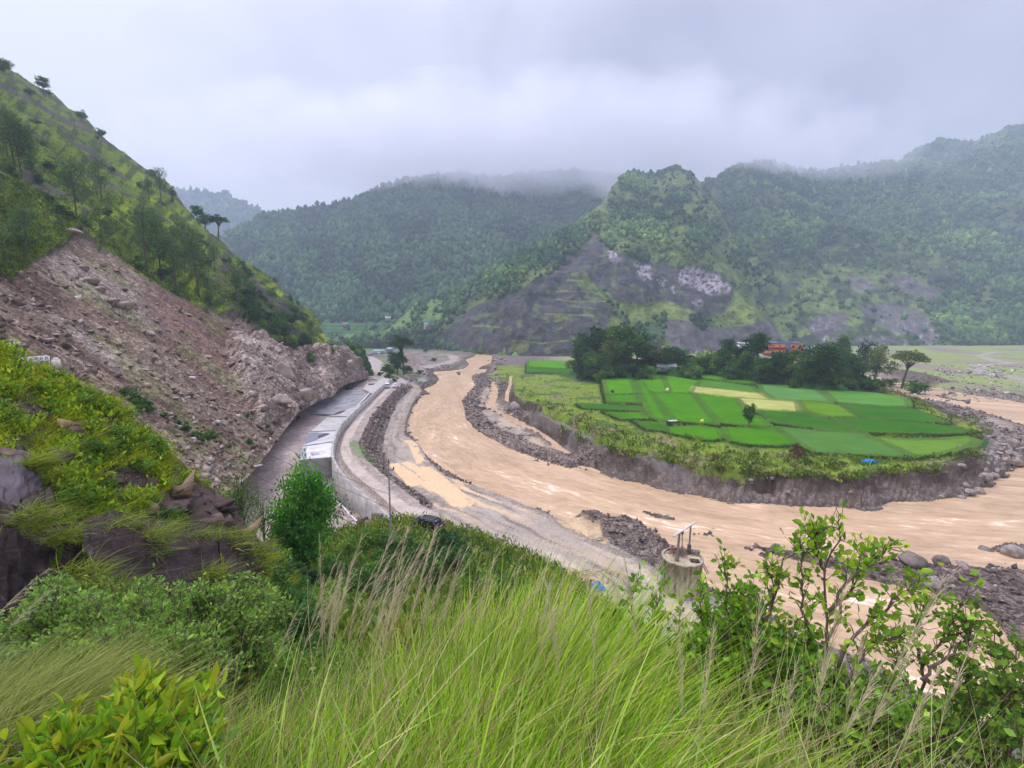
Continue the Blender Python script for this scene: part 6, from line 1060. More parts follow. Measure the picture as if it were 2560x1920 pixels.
p = lm(150, 908); mb_ = MB(); mb_.box((0, 0, .5), (.8, .8, 1.3), .2, (.6, .57, .5), .8); mb_.box((0, 0, 1.25), (.5, .5, .3), .2, (.68, .65, .6), .7); o = mb_.build("kilometre_stone", mCon2); o.location = p; tag(o, "pale stone marker at the end of the barrier", "marker")

# ---- poles and wires
def pole(name, p, h, arms, label, r_=.11):
    rt = empty(name, p); tag(rt, label, "utility pole"); mb_ = MB(); mb_.tube([(0, 0, -1.5), (0, 0, h*.5), (0, 0, h)], [r_, r_*.85, r_*.6], 8, (.30, .31, .32)); mb_.build("mast", mSteel, rt)
    for z_, w_ in arms:
        box_part("crossarm", (0, 0, z_), (w_, .1, .1), (.22, .22, .23), mSteel, rt)
        for x_ in ((-w_/2+.05, w_/2-.05) if w_ > .5 else (0,)): mb_ = MB(); mb_.tube([(x_, 0, z_+.05), (x_, 0, z_+.16), (x_, 0, z_+.3)], [.05, .09, .04], 8, (.05, .045, .045)); mb_.build("insulator", mSteel, rt)
    return rt
DP = 47.; topp = PX(971, 1150, DP); bot = gz(topp[0], topp[1]); pole("power_pole", (topp[0], topp[1], bot), topp[2]-bot, ((topp[2]-bot-.25, .35), (topp[2]-bot-1.0, 1.1)), "grey steel power pole with a short crossarm in front of the road")
tp2 = PX(1658, 1395, 40); bot = gz(tp2[0], tp2[1]); pole("thin_pole", (tp2[0], tp2[1], bot), tp2[2]-bot, (), "thin dark pole standing just left of the concrete tower", .05)
p = hit(815, 900); p = PX(815, 838, 430); pole("power_pole", (p[0], p[1], p[2]-12), 12, ((11.5, 1.5),), "distant pole above the end of the old road", .3)
mWire = mat_attr("wire", .5, (.9, 1.1), 1)
for k, (a_, da, b_, db_, sag, lb) in enumerate((((-120, 745), 38, (1230, 1375), 52, .9, "upper power line running down from the left over the road"), ((-120, 770), 37, (1130, 1420), 48, 1.0, "middle power line running down from the left"), ((-60, 800), 36, (1060, 1440), 46, 1.0, "lowest power line running down from the left"), ((700, 1110), 46, (971, 1235), 47, .3, "slack wire reaching the power pole from the left"))):
    A = PX(*a_, da); B = PX(*b_, db_); t = np.linspace(0, 1, 40)[:, None]; P_ = A+(B-A)*t; P_[:, 2] -= (sag*4*t*(1-t))[:, 0]; mb_ = MB(); mb_.tube(P_, .016, 4, (.05, .05, .055)); tag(mb_.build("power_line", mWire), lb, "cable")

# ---- cloths, bags and other small things
def cloth(name, p, sx_, sy_, hh, cols, label, cat, seed, rz=0):
    r = np.random.default_rng(seed); n_ = 22; a, b_ = np.meshgrid(np.linspace(-1, 1, n_), np.linspace(-1, 1, n_)); x = (a+.12*fbm(a*2+seed, b_*2, 1, 3)).ravel(); y = (b_+.12*fbm(a*2, b_*2+seed, 1, 3)).ravel(); rad = np.hypot(a, b_).ravel(); z = hh*(1-np.clip(rad, 0, 1)**2)+hh*.5*ridged(x*1.4+seed, y*1.4, 1, 4); z = np.maximum(z, .02)
    V = np.stack([x*sx_/2, y*sy_/2, z], -1); k, q = math.cos(rz), math.sin(rz); V = V@np.array([[k, q, 0], [-q, k, 0], [0, 0, 1]]); i = (np.arange(n_-1)[:, None]*n_+np.arange(n_-1)[None]).ravel(); Fq = np.stack([i, i+1, i+n_+1, i+n_], -1); Vb = V.copy(); Vb[:, 2] = -.05
    me = mk(name, V, Fq, mCloth, np.asarray(cols)[(fbm(x*1.2, y*1.2+seed, 1, 2) > .15).astype(int) % len(cols)]); o = ob(name, me); o.location = p; m_ = o.modifiers.new("s", 'SOLIDIFY'); m_.thickness = .04; return tag(o, label, cat)
mCloth = mat_attr("cloth", .6, (.8, 1.2), 2)
cloth("blue_tarpaulin", hit(2172, 1156), 3.2, 1.6, .5, [(.02, .20, .62), (.03, .3, .7)], "bright blue tarpaulin lying in the grass below the right-hand paddies", "tarpaulin", 3, .3); 
p = hit(1493, 1474); cloth("blue_plastic_sheet", p, 1.5, 1.2, .7, [(.02, .12, .52), (.02, .18, .62)], "crumpled blue plastic sheet at the near edge of the muddy track", "plastic sheet", 5, .4); p = hit(1476, 1455); cloth("pink_cloth", p, 1.7, 1.0, .45, [(.55, .2, .2), (.5, .38, .42)], "pink and red rags beside the blue plastic sheet", "cloth", 8, -.4)
p0 = hit(1450, 1445); q = np.c_[rng.normal(size=(90, 2))*[1.8, .9]+p0[:2], np.zeros(90)]; q[:, 2] = gz(q[:, 0], q[:, 1])+.1; mb_ = MB()
for c_ in q: d_ = rng.normal(size=3)*[.5, .5, .1]; mb_.tube([c_-d_, c_+d_], .045, 4, [(.42, .25, .15), (.3, .2, .14), (.5, .4, .3)][int(rng.integers(0, 3))])
tag(mb_.build("scrap_wood", mBark), "litter of broken reddish wood beside the rags", "scrap wood", kind="stuff")
def haystack(name, u_, v_, w_, h_, col, lb):
    p = hit(u_, v_); d = proj(p)[2]; s_ = w_*d/F; hh = h_*d/F; n_ = 900; a_ = rng.uniform(0, 6.28, n_); t = rng.random(n_)**.5; pos = np.stack([np.cos(a_)*t*s_/2, np.sin(a_)*t*s_/2, (1-t)*hh*rng.uniform(.3, 1, n_)], -1); dr_ = np.stack([np.cos(a_)*.6, np.sin(a_)*.6, -rng.uniform(.2, 1, n_)], -1)*-1; me = leafmesh(name, pos, dr_, np.full(n_, hh*.45), np.array(col)*rng.uniform(.5, 1.4, (n_, 1)), wid=.12); return tag(ob(name, me, loc=p), lb, "brush heap")
haystack("brush_heap", 1992, 1143, 50, 34, (.16, .085, .05), "brown heap of dry brush at the lower edge of the paddies"); haystack("straw_heap", 1598, 931, 16, 7, (.25, .12, .06), "small rusty heap of straw left of the hut")
# little shelter in the paddies
p = hit(1679, 1060); rt = empty("field_shelter", p, .2); tag(rt, "low field shelter with a crumpled white-green sheet on sticks", "shelter"); mb_ = MB(); n_ = 12; a, b_ = np.meshgrid(np.linspace(-1.3, 1.3, n_), np.linspace(-.8, .8, n_)); z = 1.05-.25*(b_**2)+.1*fbm(a*2, b_*2, 1, 3); i = (np.arange(n_-1)[:, None]*n_+np.arange(n_-1)[None]).ravel(); mb_.add(np.stack([a.ravel(), b_.ravel(), z.ravel()], -1), np.stack([i, i+1, i+n_+1, i+n_], -1), (.34, .42, .36)); mb_.build("sheet", mCloth, rt)
for sx_ in (-1.1, 0, 1.1):
    for sy_ in (-.7, .7): mb_ = MB(); mb_.tube([(sx_, sy_, -.1), (sx_*1.02, sy_, .95)], .05, 5, (.12, .09, .06)); mb_.build("stick", mBark, rt)
def scare(u_, v_, col, lb, s_=1.0): 
    p = hit(u_, v_); rt = empty("scarecrow", p); tag(rt, lb, "scarecrow"); mb_ = MB(); mb_.tube([(0, 0, -.1), (0, 0, 1.3*s_)], .03, 5, (.15, .1, .07)); mb_.tube([(-.5*s_, 0, .95*s_), (.5*s_, 0, .95*s_)], .025, 5, (.15, .1, .07)); mb_.build("frame", mBark, rt); mb_ = MB(); V, Fc = ico(2, .25, 5); mb_.add(V*np.array([.42, .25, .5])*s_+[0, 0, .75*s_], Fc, col); mb_.build("bag", mCloth, rt)
scare(1668, 981, (.85, .75, .4), "small white and yellow scarecrow in the middle of the paddies", 1.3); scare(1755, 1060, (.75, .7, .1), "bright yellow bag scarecrow at the bund left of the single tree", 1.0); scare(1531, 984, (.12, .09, .07), "thin dark stick scarecrow in the leftmost paddy", 1.3)
cloth("blue_cloth", hit(1497, 1010), 2.0, .7, .2, [(.03, .22, .4)], "small blue cloth on the leftmost bund of the terrace", "cloth", 9); cloth("white_sheet", hit(1588, 1050), 3.0, .6, .12, [(.45, .5, .5)], "thin whitish sheet at the lower left corner of the paddies", "cloth", 10)
# white stones behind the knoll and across the far plain
q = []
for k in range(500): u_, v_ = r.uniform(1690, 1800), r.uniform(867, 884); q.append(G(u_, v_, 1.5))
rubble("white_river_stones", np.array(q), .5, 2.0, [(.55, .52, .48), (.4, .38, .35)], seed=61, pw=2)
q = []
for k in range(260): t_ = c5((r.choice([1600, 1800, 1950, 2050])+r.normal()*70, r.choice([430, 470, 490, 510])+r.normal()*10))[0]; q.append(G(t_[0], t_[1], 1.6))
for k in range(120): q.append(G(r.uniform(2030, 2130), r.uniform(884, 905), 1.6))
for k in range(160): q.append(G(r.uniform(1010, 1150), r.uniform(866, 874), 2))
for k in range(140): t_ = c5((r.uniform(1150, 2200), r.uniform(540, 720)))[0]; q.append(G(t_[0], t_[1], 1.3))
rubble("white_river_stones", np.array(q), .25, 1.0, [(.50, .47, .43), (.3, .27, .25)], seed=62, pw=2)
# ================================================================ FOREGROUND VEGETATION
mBlade = mat_attr("grass_blades", .5, (.8, 1.2), 2.5, transl=.35, spec=.12)
WIND = np.array([.55, .25, 0.])
def ribbons(base, d0, bend, L_, w_, ns, c0, c1_, mat, name, taper=1.0, side=None):
    "curved tapering blades: start direction d0, pushed over by bend; returns V,F,C"
    n = len(base); t = np.linspace(0, 1, ns+1); P_ = base[:, None]+L_[:, None, None]*(d0[:, None]*t[None, :, None]+bend[:, None]*(t**2)[None, :, None])
    tg = d0[:, None]+2*bend[:, None]*t[None, :, None]; tg /= np.linalg.norm(tg, axis=2, keepdims=True)
    r = rng.normal(size=(n, 3)) if side is None else side; s_ = np.cross(tg, r[:, None]); s_ /= np.linalg.norm(s_, axis=2, keepdims=True)+1e-9
    ww = (w_[:, None]*(1-t[None]**1.6*taper))[..., None]; V = np.stack([P_-s_*ww/2, P_+s_*ww/2], 2).reshape(n, -1, 3); k = 2*(ns+1)
    f = np.array([[2*q, 2*q+1, 2*q+3, 2*q+2] for q in range(ns)]); Fo = (f[None]+(np.arange(n)*k)[:, None, None]).reshape(-1, 4)
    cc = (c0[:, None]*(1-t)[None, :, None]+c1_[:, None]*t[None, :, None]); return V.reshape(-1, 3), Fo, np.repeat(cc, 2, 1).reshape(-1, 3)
def join(parts):
    V, Fo, C1 = [], [], []; o = 0
    for v, f, c in parts: V.append(v); Fo.append(f+o); C1.append(c); o += len(v)
    return np.concatenate(V), np.concatenate(Fo), np.concatenate(C1)
def blades_for(base, rad_dir, L_, w_, pal, ns=6, spread=.35, bend=.5, wind=1.0, tipc=1.15):
    n = len(base); d = np.stack([rad_dir[:, 0]*spread, rad_dir[:, 1]*spread, np.ones(n)], -1)+rng.normal(size=(n, 3))*.2; d /= np.linalg.norm(d, axis=1, keepdims=True)
    b_ = WIND*wind*bend*rng.uniform(.4, 1.3, (n, 1))+np.stack([rad_dir[:, 0]*.3, rad_dir[:, 1]*.3, -.35*rng.uniform(.2, 1.4, n)], -1)*bend
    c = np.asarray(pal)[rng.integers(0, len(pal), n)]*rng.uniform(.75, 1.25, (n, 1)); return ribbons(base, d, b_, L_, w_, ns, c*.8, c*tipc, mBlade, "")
def gzz(p): return np.c_[p, gz(p[:, 0], p[:, 1])]
PALG = [(.22, .42, .015), (.33, .54, .02), (.12, .26, .012), (.46, .62, .05), (.25, .46, .04), (.54, .57, .16), (.46, .38, .16), (.09, .20, .012), (.38, .57, .03)]
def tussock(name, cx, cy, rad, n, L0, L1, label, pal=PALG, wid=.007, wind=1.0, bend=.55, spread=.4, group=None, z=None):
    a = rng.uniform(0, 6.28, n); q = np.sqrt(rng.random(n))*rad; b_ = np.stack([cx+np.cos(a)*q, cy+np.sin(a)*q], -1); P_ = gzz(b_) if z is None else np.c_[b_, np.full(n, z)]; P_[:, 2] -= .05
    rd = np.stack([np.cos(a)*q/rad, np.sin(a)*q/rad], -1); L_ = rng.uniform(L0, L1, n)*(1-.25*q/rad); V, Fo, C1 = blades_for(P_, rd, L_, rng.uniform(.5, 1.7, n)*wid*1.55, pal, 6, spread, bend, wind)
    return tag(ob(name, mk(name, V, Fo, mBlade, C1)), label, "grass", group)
# the great clump in the middle
mid_t = [(-.9, 3.6, .75, 1.4, 1.0), (-.35, 3.9, .8, 2.0, 1.2), (.15, 4.1, .85, 2.35, 1.3), (.7, 4.3, .85, 2.25, 1.2), (1.2, 4.4, .8, 1.75, 1.1), (-1.3, 2.9, .7, 1.05, .9), (-.6, 2.7, .7, 1.2, 1.1), (.0, 2.8, .75, 1.35, 1.2), (.55, 3.0, .75, 1.4, 1.2), (1.1, 3.2, .75, 1.25, 1.1), (1.7, 3.5, .7, 1.1, .8), (-.2, 2.0, .6, .95, .9), (.5, 2.1, .6, .95, .9), (1.1, 2.3, .6, .9, .8), (-.9, 2.0, .6, .85, .8), (-.1, 5.2, .9, 2.3, 1.0), (.7, 5.4, .9, 2.1, .9)]
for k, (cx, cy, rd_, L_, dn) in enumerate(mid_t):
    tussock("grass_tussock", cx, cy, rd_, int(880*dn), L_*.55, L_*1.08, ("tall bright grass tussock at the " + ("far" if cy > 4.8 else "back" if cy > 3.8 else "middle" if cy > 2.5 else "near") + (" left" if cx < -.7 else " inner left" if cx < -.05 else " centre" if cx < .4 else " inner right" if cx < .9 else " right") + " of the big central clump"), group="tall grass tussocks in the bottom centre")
def plume(base, h, lean, n_h=90, col=(.58, .49, .34), seed=0, Lh=.22):
    "a stalk with a feathery seed head blown over by the wind"
    r = np.random.default_rng(seed); b_ = np.array(base, float)[None]; d0 = np.array([[lean[0]*.35, lean[1]*.35, 1.]]); d0 /= np.linalg.norm(d0); bd_ = np.array([[lean[0]*.5, lean[1]*.5, -.12*abs(lean[0])]]); c = np.array([[.42, .40, .16]])
    s_ = ribbons(b_, d0, bd_, np.array([h]), np.array([.0065]), 12, c, np.array([[.50, .42, .24]]), None, "", .6, side=np.array([[0, 1., .2]]))
    t = r.uniform(.62, 1.0, n_h); P_ = b_+h*(d0*t[:, None]+bd_*(t**2)[:, None]); tg = d0+2*bd_*t[:, None]; tg /= np.linalg.norm(tg, axis=1, keepdims=True); d_ = tg+r.normal(size=(n_h, 3))*.16; bn = np.array([lean[0]*.5, lean[1]*.4, -.25])*r.uniform(.3, 1.2, (n_h, 1)); c = np.array(col)*r.uniform(.7, 1.3, (n_h, 1))
    return join([s_, ribbons(P_, d_, bn, Lh*r.uniform(.6, 1.3, n_h)*(1.35-t), np.full(n_h, .0026), 4, c, c*1.15, None, "", .7)])
def plume_obj(u_, v_, d, lean, label, group, seed, n_h=110, Lh=.42, hh=None):
    tip = PX(u_, v_, d); h = hh or 1.9; base = np.array([tip[0]-h*lean[0]*.85, tip[1]-h*lean[1]*.85, 0]); base[2] = gz(base[0], base[1])-.05; zz = tip[2]-base[2]; h = max(zz/(.93-.12*abs(lean[0])), .8); base[0] = tip[0]-h*lean[0]*.85; base[1] = tip[1]-h*lean[1]*.85
    V, Fo, C1 = plume(base, h, lean, n_h, seed=seed, Lh=Lh); return tag(ob("grass_plume", mk("grass_plume", V, Fo, mBlade, C1)), label, "grass", group)
r = np.random.default_rng(77)
for k in range(62):
    u_ = np.clip(r.normal(1070, 130), 850, 1300) if k < 46 else r.uniform(1300, 1560); v_ = cr([(650, 1560), (800, 1430), (920, 1360), (1060, 1345), (1200, 1380), (1330, 1420), (1450, 1500), (1600, 1580)], u_)+abs(r.normal())*70
    plume_obj(u_, v_, r.uniform(4.0, 5.4), (r.uniform(.12, .45), r.uniform(0, .15)), ("feathery tan seed head on the " + ("left flank" if u_ < 980 else "crest" if u_ < 1150 else "right shoulder" if u_ < 1300 else "far right slope") + (" of the central grass, standing highest" if v_ < 1400 else " of the central grass, lower down")), "seed heads over the central grass", 500+k, int(r.integers(35, 90)), r.uniform(.16, .34))
for k, (u_, v_, d, ln) in enumerate([(2395, 1460, 3.6, (.38, 0)), (2350, 1500, 3.6, (.3, 0)), (2115, 1500, 3.2, (.15, 0)), (1900, 1520, 3.0, (.03, 0)), (2085, 1620, 2.9, (.12, 0)), (2200, 1700, 3.0, (.3, 0)), (2270, 1680, 3.1, (.32, 0)), (2340, 1720, 3.1, (.25, 0)), (2160, 1620, 3.4, (.1, 0)), (1780, 1620, 3.1, (.05, 0)), (1700, 1650, 3.2, (-.05, 0)), (1990, 1700, 2.8, (.12, 0)), (2430, 1640, 3.6, (.2, 0)), (800, 1370, 6.2, (.02, 0)), (808, 1480, 5.6, (.05, 0)), (1365, 1500, 3.2, (-.12, 0)), (1470, 1490, 3.4, (-.08, 0)), (1560, 1440, 3.6, (-.15, 0)), (880, 1440, 5, (.2, 0)), (740, 1560, 4.6, (.35, 0)), (560, 1690, 3.8, (.5, 0)), (120, 1440, 5.5, (.8, 0)), (140, 1480, 5.2, (.8, 0))]):
    plume_obj(u_, v_, d, ln, "long dry grass stalk with thin seed head at the " + ("right, before the leafy saplings" if u_ > 1600 else "left of the central grass" if u_ < 900 else "right part of the central grass"), "dry stalks at the right" if u_ > 1600 else "dry stalks at the left" if u_ < 900 else "dry stalks in the centre right", 700+k, 70, .30)
# grass in front of the right-hand saplings, and on the left
PALR = PALG+[(.42, .38, .2), (.36, .33, .16), (.45, .42, .25)]
for cx, cy, rd_, L_, n_ in ((2.0, 2.5, .6, .8, 700), (2.4, 3.0, .7, .9, 800), (2.9, 2.7, .7, .8, 700), (3.2, 3.3, .7, .9, 700), (1.7, 2.9, .6, .9, 700), (2.2, 3.7, .7, 1.0, 700), (3.7, 3.4, .7, .8, 500)): tussock("grass_tussock", cx, cy, rd_, n_, L_*.5, L_*1.2, "thin mixed green and straw grass at the bottom right before the saplings", PALR, .006, .4, .5, .5, "thin grass at the bottom right")
PALL = [(.30, .36, .08), (.24, .31, .06), (.36, .40, .12), (.20, .25, .05), (.33, .31, .12)]
for cx, cy, rd_, L_, n_ in ((-4.4, 3.8, .8, .75, 1300), (-3.8, 3.5, .8, .7, 1200), (-5.0, 4.3, .9, .85, 1200), (-3.1, 3.6, .7, .6, 900)): tussock("grass_tussock", cx, cy, rd_, n_, L_*.6, L_*1.2, "olive windswept grass bent to the right at the left edge", PALL, .0055, 1.7, .75, .35, "windswept grass at the left edge")
for cx, cy, rd_, L_, n_ in ((-1.9, 3.6, .6, .9, 900), (-2.0, 2.6, .6, .8, 900), (-1.6, 4.6, .6, 1.1, 800), (-2.3, 4.4, .6, .9, 600), (-1.5, 1.9, .5, .6, 700)): tussock("grass_tussock", cx, cy, rd_, n_, L_*.6, L_*1.15, "pale green grass between the leafy shrubs and the central clump", PALG+PALL, .006, .9, .6, .5, "pale grass left of centre")

# broad blades, dead stems and bent straws among the grass
for nm, n_, L0, L1, wd, pal, lab in (("broad", 700, .7, 1.5, .017, [(.30, .46, .04), (.22, .40, .05), (.38, .50, .10)], "broad-bladed bright grass scattered through the central clump"), ("dead", 900, .9, 1.9, .006, [(.42, .34, .17), (.50, .43, .24), (.30, .22, .10)], "dry brown stems scattered through the central clump")):
    b_ = np.stack([rng.uniform(-1.8, 2.3, n_), rng.uniform(1.6, 5.4, n_)], -1); P_ = gzz(b_); a = rng.uniform(0, 6.28, n_); V, Fo, C1 = blades_for(P_, np.stack([np.cos(a), np.sin(a)], -1), rng.uniform(L0, L1, n_), rng.uniform(.6, 1.3, n_)*wd, pal, 7, .5, .6, .8); tag(ob("loose_grass", mk("loose_grass", V, Fo, mBlade, C1)), kind="stuff")
b_ = np.stack([rng.uniform(1.6, 4.2, 1500), rng.uniform(2.2, 4.2, 1500)], -1); P_ = gzz(b_); a = rng.uniform(0, 6.28, 1500); V, Fo, C1 = blades_for(P_, np.stack([np.cos(a), np.sin(a)], -1), rng.uniform(.7, 1.7, 1500), rng.uniform(.004, .009, 1500), [(.36, .44, .10), (.46, .44, .22), (.25, .38, .05), (.50, .43, .26)], 7, .4, .5, .6); tag(ob("loose_grass", mk("loose_grass", V, Fo, mBlade, C1)), kind="stuff")

# ---- shrubs with real branches
def shrub(name, branches, label, leafc, lsz, dens, seed, jit=.10, T=LL, TF=LLF, wid=1.0, twigs=3, stemr=.016, group=None, cat="shrub", twl=.3, barkc=(.13, .10, .08), up=.5):
    "branches: lists of world points; twigs and leaves grow along them"
    r = np.random.default_rng(seed); st = MB(); pos, dr_, cl_ = [], [], []; root = np.array(branches[0][0], float); rt = empty(name, root)
    for b_ in branches:
        P_ = np.array(b_, float); t = np.linspace(0, len(P_)-1, 14); k = np.minimum(t.astype(int), len(P_)-2); f = (t-k)[:, None]; Q = P_[k]*(1-f)+P_[k+1]*f; Q[1:-1] += r.normal(size=(12, 3))*.012; Q -= root
        st.tube(Q, np.linspace(stemr, stemr*.25, 14), 6, barkc, cap=False)
        for q in range(3, 14):
            for _ in range(twigs):
                d_ = r.normal(size=3); d_[2] += up; d_ /= np.linalg.norm(d_); tg = Q[q]-Q[q-1]; tg /= np.linalg.norm(tg)+1e-9; d_ = d_*.8+tg*.6; L_ = twl*r.uniform(.3, 1.1)*(1-.4*q/14); m_ = Q[q]+d_*L_*.5+r.normal(size=3)*.02; e_ = Q[q]+d_*L_; st.tube([Q[q], m_, e_], [.0045, .003, .0015], 4, barkc, cap=False)
                n_ = max(2, int(dens*L_/twl)); tt = r.uniform(.25, 1.05, n_)[:, None]; pos.append(Q[q]+(e_-Q[q])*tt+r.normal(size=(n_, 3))*.012); dd_ = d_*.7+r.normal(size=(n_, 3))*.75; dd_[:, 2] += .15; dr_.append(dd_); cl_.append(np.array(leafc)[r.integers(0, len(leafc), n_)]*r.uniform(.75, 1.25, (n_, 1)))
    pos = np.concatenate(pos); nrm_ = np.tile([0, 0, 1.], (len(pos), 1))+r.normal(size=(len(pos), 3))*.55
    st.build("branches", mBark, rt); ob("leaves", leafmesh("leaves", pos, np.concatenate(dr_), lsz*r.uniform(.55, 1.25, len(pos)), np.concatenate(cl_), T, TF, wid, mFresh, np.cross(np.concatenate(dr_), nrm_)), rt)
    return tag(rt, label, cat, group)
mFresh = mat_attr("fresh_leaves", .42, (.85, 1.15), 5, transl=.35, spec=.16)
def br(d, *pts, dd=0): return [PX(u_, v_, d+dd*k) for k, (u_, v_) in enumerate(pts)]
LF_R = [(.20, .38, .03), (.27, .47, .035), (.34, .53, .04), (.14, .29, .03), (.42, .55, .05)]; d = 4.3
shrub("leafy_sapling", [br(d, (2110, 1960), (2085, 1760), (2067, 1611), (2067, 1530), (2063, 1428), (2091, 1351), (2095, 1306)), br(d+.1, (2085, 1760), (2030, 1640), (2006, 1509), (2006, 1428), (2002, 1375)), br(d-.1, (2085, 1700), (2120, 1599), (2189, 1546), (2230, 1505), (2270, 1473), (2311, 1448)), br(d, (2067, 1530), (2148, 1428), (2181, 1400), (2230, 1363)), br(d+.2, (2070, 1600), (2110, 1500), (2140, 1440), (2150, 1390)), br(d-.2, (2085, 1760), (2150, 1650), (2200, 1600), (2260, 1590)), br(d+.1, (2063, 1428), (2040, 1370), (2042, 1325))], "tallest leafy sapling with dark stems rising before the brown river at the right", LF_R, .08, 5, 1, .1, twigs=4, wid=.75, twl=.24)
shrub("leafy_sapling", [br(d+.2, (1980, 1980), (1900, 1700), (1904, 1583), (1941, 1481), (1953, 1416), (2010, 1355), (2036, 1322)), br(d+.2, (1904, 1583), (1930, 1500), (1925, 1440), (1920, 1420)), br(d+.3, (1900, 1700), (1950, 1600), (1990, 1560), (2020, 1530))], "thin sapling curving up to the right, left of the tallest one", LF_R, .078, 5, 2, twigs=3, wid=.75, twl=.24)
shrub("leafy_sapling", [br(d, (2330, 2000), (2300, 1760), (2303, 1660), (2352, 1603), (2384, 1554), (2413, 1489)), br(d, (2303, 1660), (2280, 1600), (2300, 1540), (2340, 1500)), br(d-.1, (2303, 1700), (2380, 1640), (2430, 1580), (2440, 1540)), br(d+.2, (2300, 1760), (2250, 1680), (2235, 1620)), br(d, (2352, 1603), (2400, 1590), (2450, 1600))], "leafy sapling with drooping dark leaves right of the tallest one", [(.17, .34, .03), (.22, .41, .035), (.28, .47, .04), (.12, .25, .025)], .08, 5, 3, twigs=3, wid=.72, twl=.28)
shrub("leafy_sapling", [br(4.4, (1850, 2050), (1830, 1800), (1815, 1650), (1822, 1530), (1812, 1425)), br(4.4, (1830, 1800), (1780, 1650), (1755, 1560), (1750, 1490)), br(4.3, (1830, 1780), (1880, 1680), (1890, 1600), (1865, 1530)), br(4.5, (1830, 1850), (1760, 1750), (1725, 1670), (1720, 1610)), br(4.4, (1840, 1850), (1900, 1760), (1930, 1700), (1940, 1650)), br(4.2, (1840, 1900), (1800, 1780), (1790, 1700), (1780, 1640)), br(4.3, (1840, 1900), (1860, 1800), (1850, 1720), (1845, 1640)), br(4.1, (1840, 1950), (1750, 1850), (1710, 1790), (1700, 1730))], "dense bright green shrub at the left end of the saplings", [(.13, .31, .025), (.18, .38, .03), (.22, .42, .035), (.10, .24, .03), (.34, .46, .04)], .075, 9, 4, twigs=5, wid=.8, twl=.27)
for k, (bb, lb) in enumerate(((((1700, 1960), (1670, 1760), (1650, 1640), (1640, 1520), (1655, 1470)), "small sapling between the central grass and the dense right-hand shrub"), (((1620, 1900), (1600, 1700), (1590, 1580), (1580, 1490), (1590, 1455)), "slim sapling poking up over the muddy track at the edge of the central grass"), (((1660, 1980), (1620, 1800), (1560, 1650), (1530, 1560)), "low dark sapling behind the right flank of the central grass"))):
    shrub("leafy_sapling", [br(5.6, *bb), br(5.7, bb[1], (bb[2][0]+40, bb[2][1]), (bb[3][0]+60, bb[3][1]+20)), br(5.5, bb[1], (bb[2][0]-40, bb[2][1]), (bb[3][0]-50, bb[3][1]+40))], lb, [(.13, .28, .03), (.17, .34, .035), (.22, .40, .035)], .085, 5, 10+k, twigs=3, wid=.85, twl=.28)
# low undergrowth bottom right
def dome(cx, cy, cz, rad, hgt, n_, r, z0=-.9): return [[np.array([cx, cy, cz+z0]), np.array([cx, cy, cz+z0*.4])+r.normal(size=3)*rad*.15, np.array([cx+math.cos(a)*q*rad*.6, cy+math.sin(a)*q*rad*.6, cz+hgt*(.3+.3*(1-q))]), np.array([cx+math.cos(a)*q*rad, cy+math.sin(a)*q*rad, cz+hgt*(1-q*q*.8)])] for a, q in zip(r.uniform(0, 6.28, n_), np.sqrt(r.random(n_)))]
def bush_at(name, u_, v_, d, wpx, hpx, nb, label, leafc, lsz, dens, seed, group=None, twl=.25, T=LL, TF=LLF, wid=1.0, twigs=3, cat="bush", stemr=.012):
    rr_ = np.random.default_rng(seed); p = PX(u_, v_, d); return shrub(name, dome(p[0], p[1], p[2], wpx/2*d/F, hpx*d/F, nb, rr_), label, leafc, lsz, dens, seed, T=T, TF=TF, wid=wid, twigs=twigs, twl=twl, group=group, cat=cat, stemr=stemr)
DK = [(.08, .18, .025), (.12, .25, .03), (.17, .31, .035), (.25, .36, .05)]
for k, (u_, v_, dd_, w_, h_) in enumerate([(2480, 1820, 4.0, 260, 180), (2540, 1700, 4.6, 200, 200), (2300, 1860, 4.1, 260, 140), (2120, 1860, 4.3, 240, 160), (1950, 1880, 4.3, 240, 170), (1780, 1880, 4.6, 220, 120), (2400, 1740, 4.9, 200, 120)]):
    bush_at("bush", u_, v_, dd_, w_, h_*.7, 8, ("dark undergrowth bush in the bottom right corner" if u_ > 2350 else "dark undergrowth bush between the bottom corner and the tallest sapling" if u_ > 2050 else "dark undergrowth bush at the foot of the thin sapling"), DK, .07, 6, 40+k, "undergrowth at the bottom right")
for k, (u_, v_, dd_, w_, h_, lb) in enumerate([(1800, 1760, 4.6, 230, 200, "bright leafy bush filling the gap at the left foot of the saplings"), (1860, 1640, 4.8, 170, 170, "upper bright bush against the muddy track at the left of the saplings"), (2030, 1800, 4.1, 230, 130, "low leafy bush under the tallest sapling"), (2190, 1830, 4.0, 230, 130, "low leafy bush between the tallest sapling and the drooping one"), (2000, 1720, 4.4, 150, 110, "small leafy bush close behind the tallest sapling's foot")]):
    bush_at("bush", u_, v_, dd_, w_, h_, 16, lb, [(.16, .36, .03), (.22, .42, .035), (.12, .28, .03), (.32, .48, .05)], .07, 7, 140+k, None, .25, wid=.85, twigs=4)
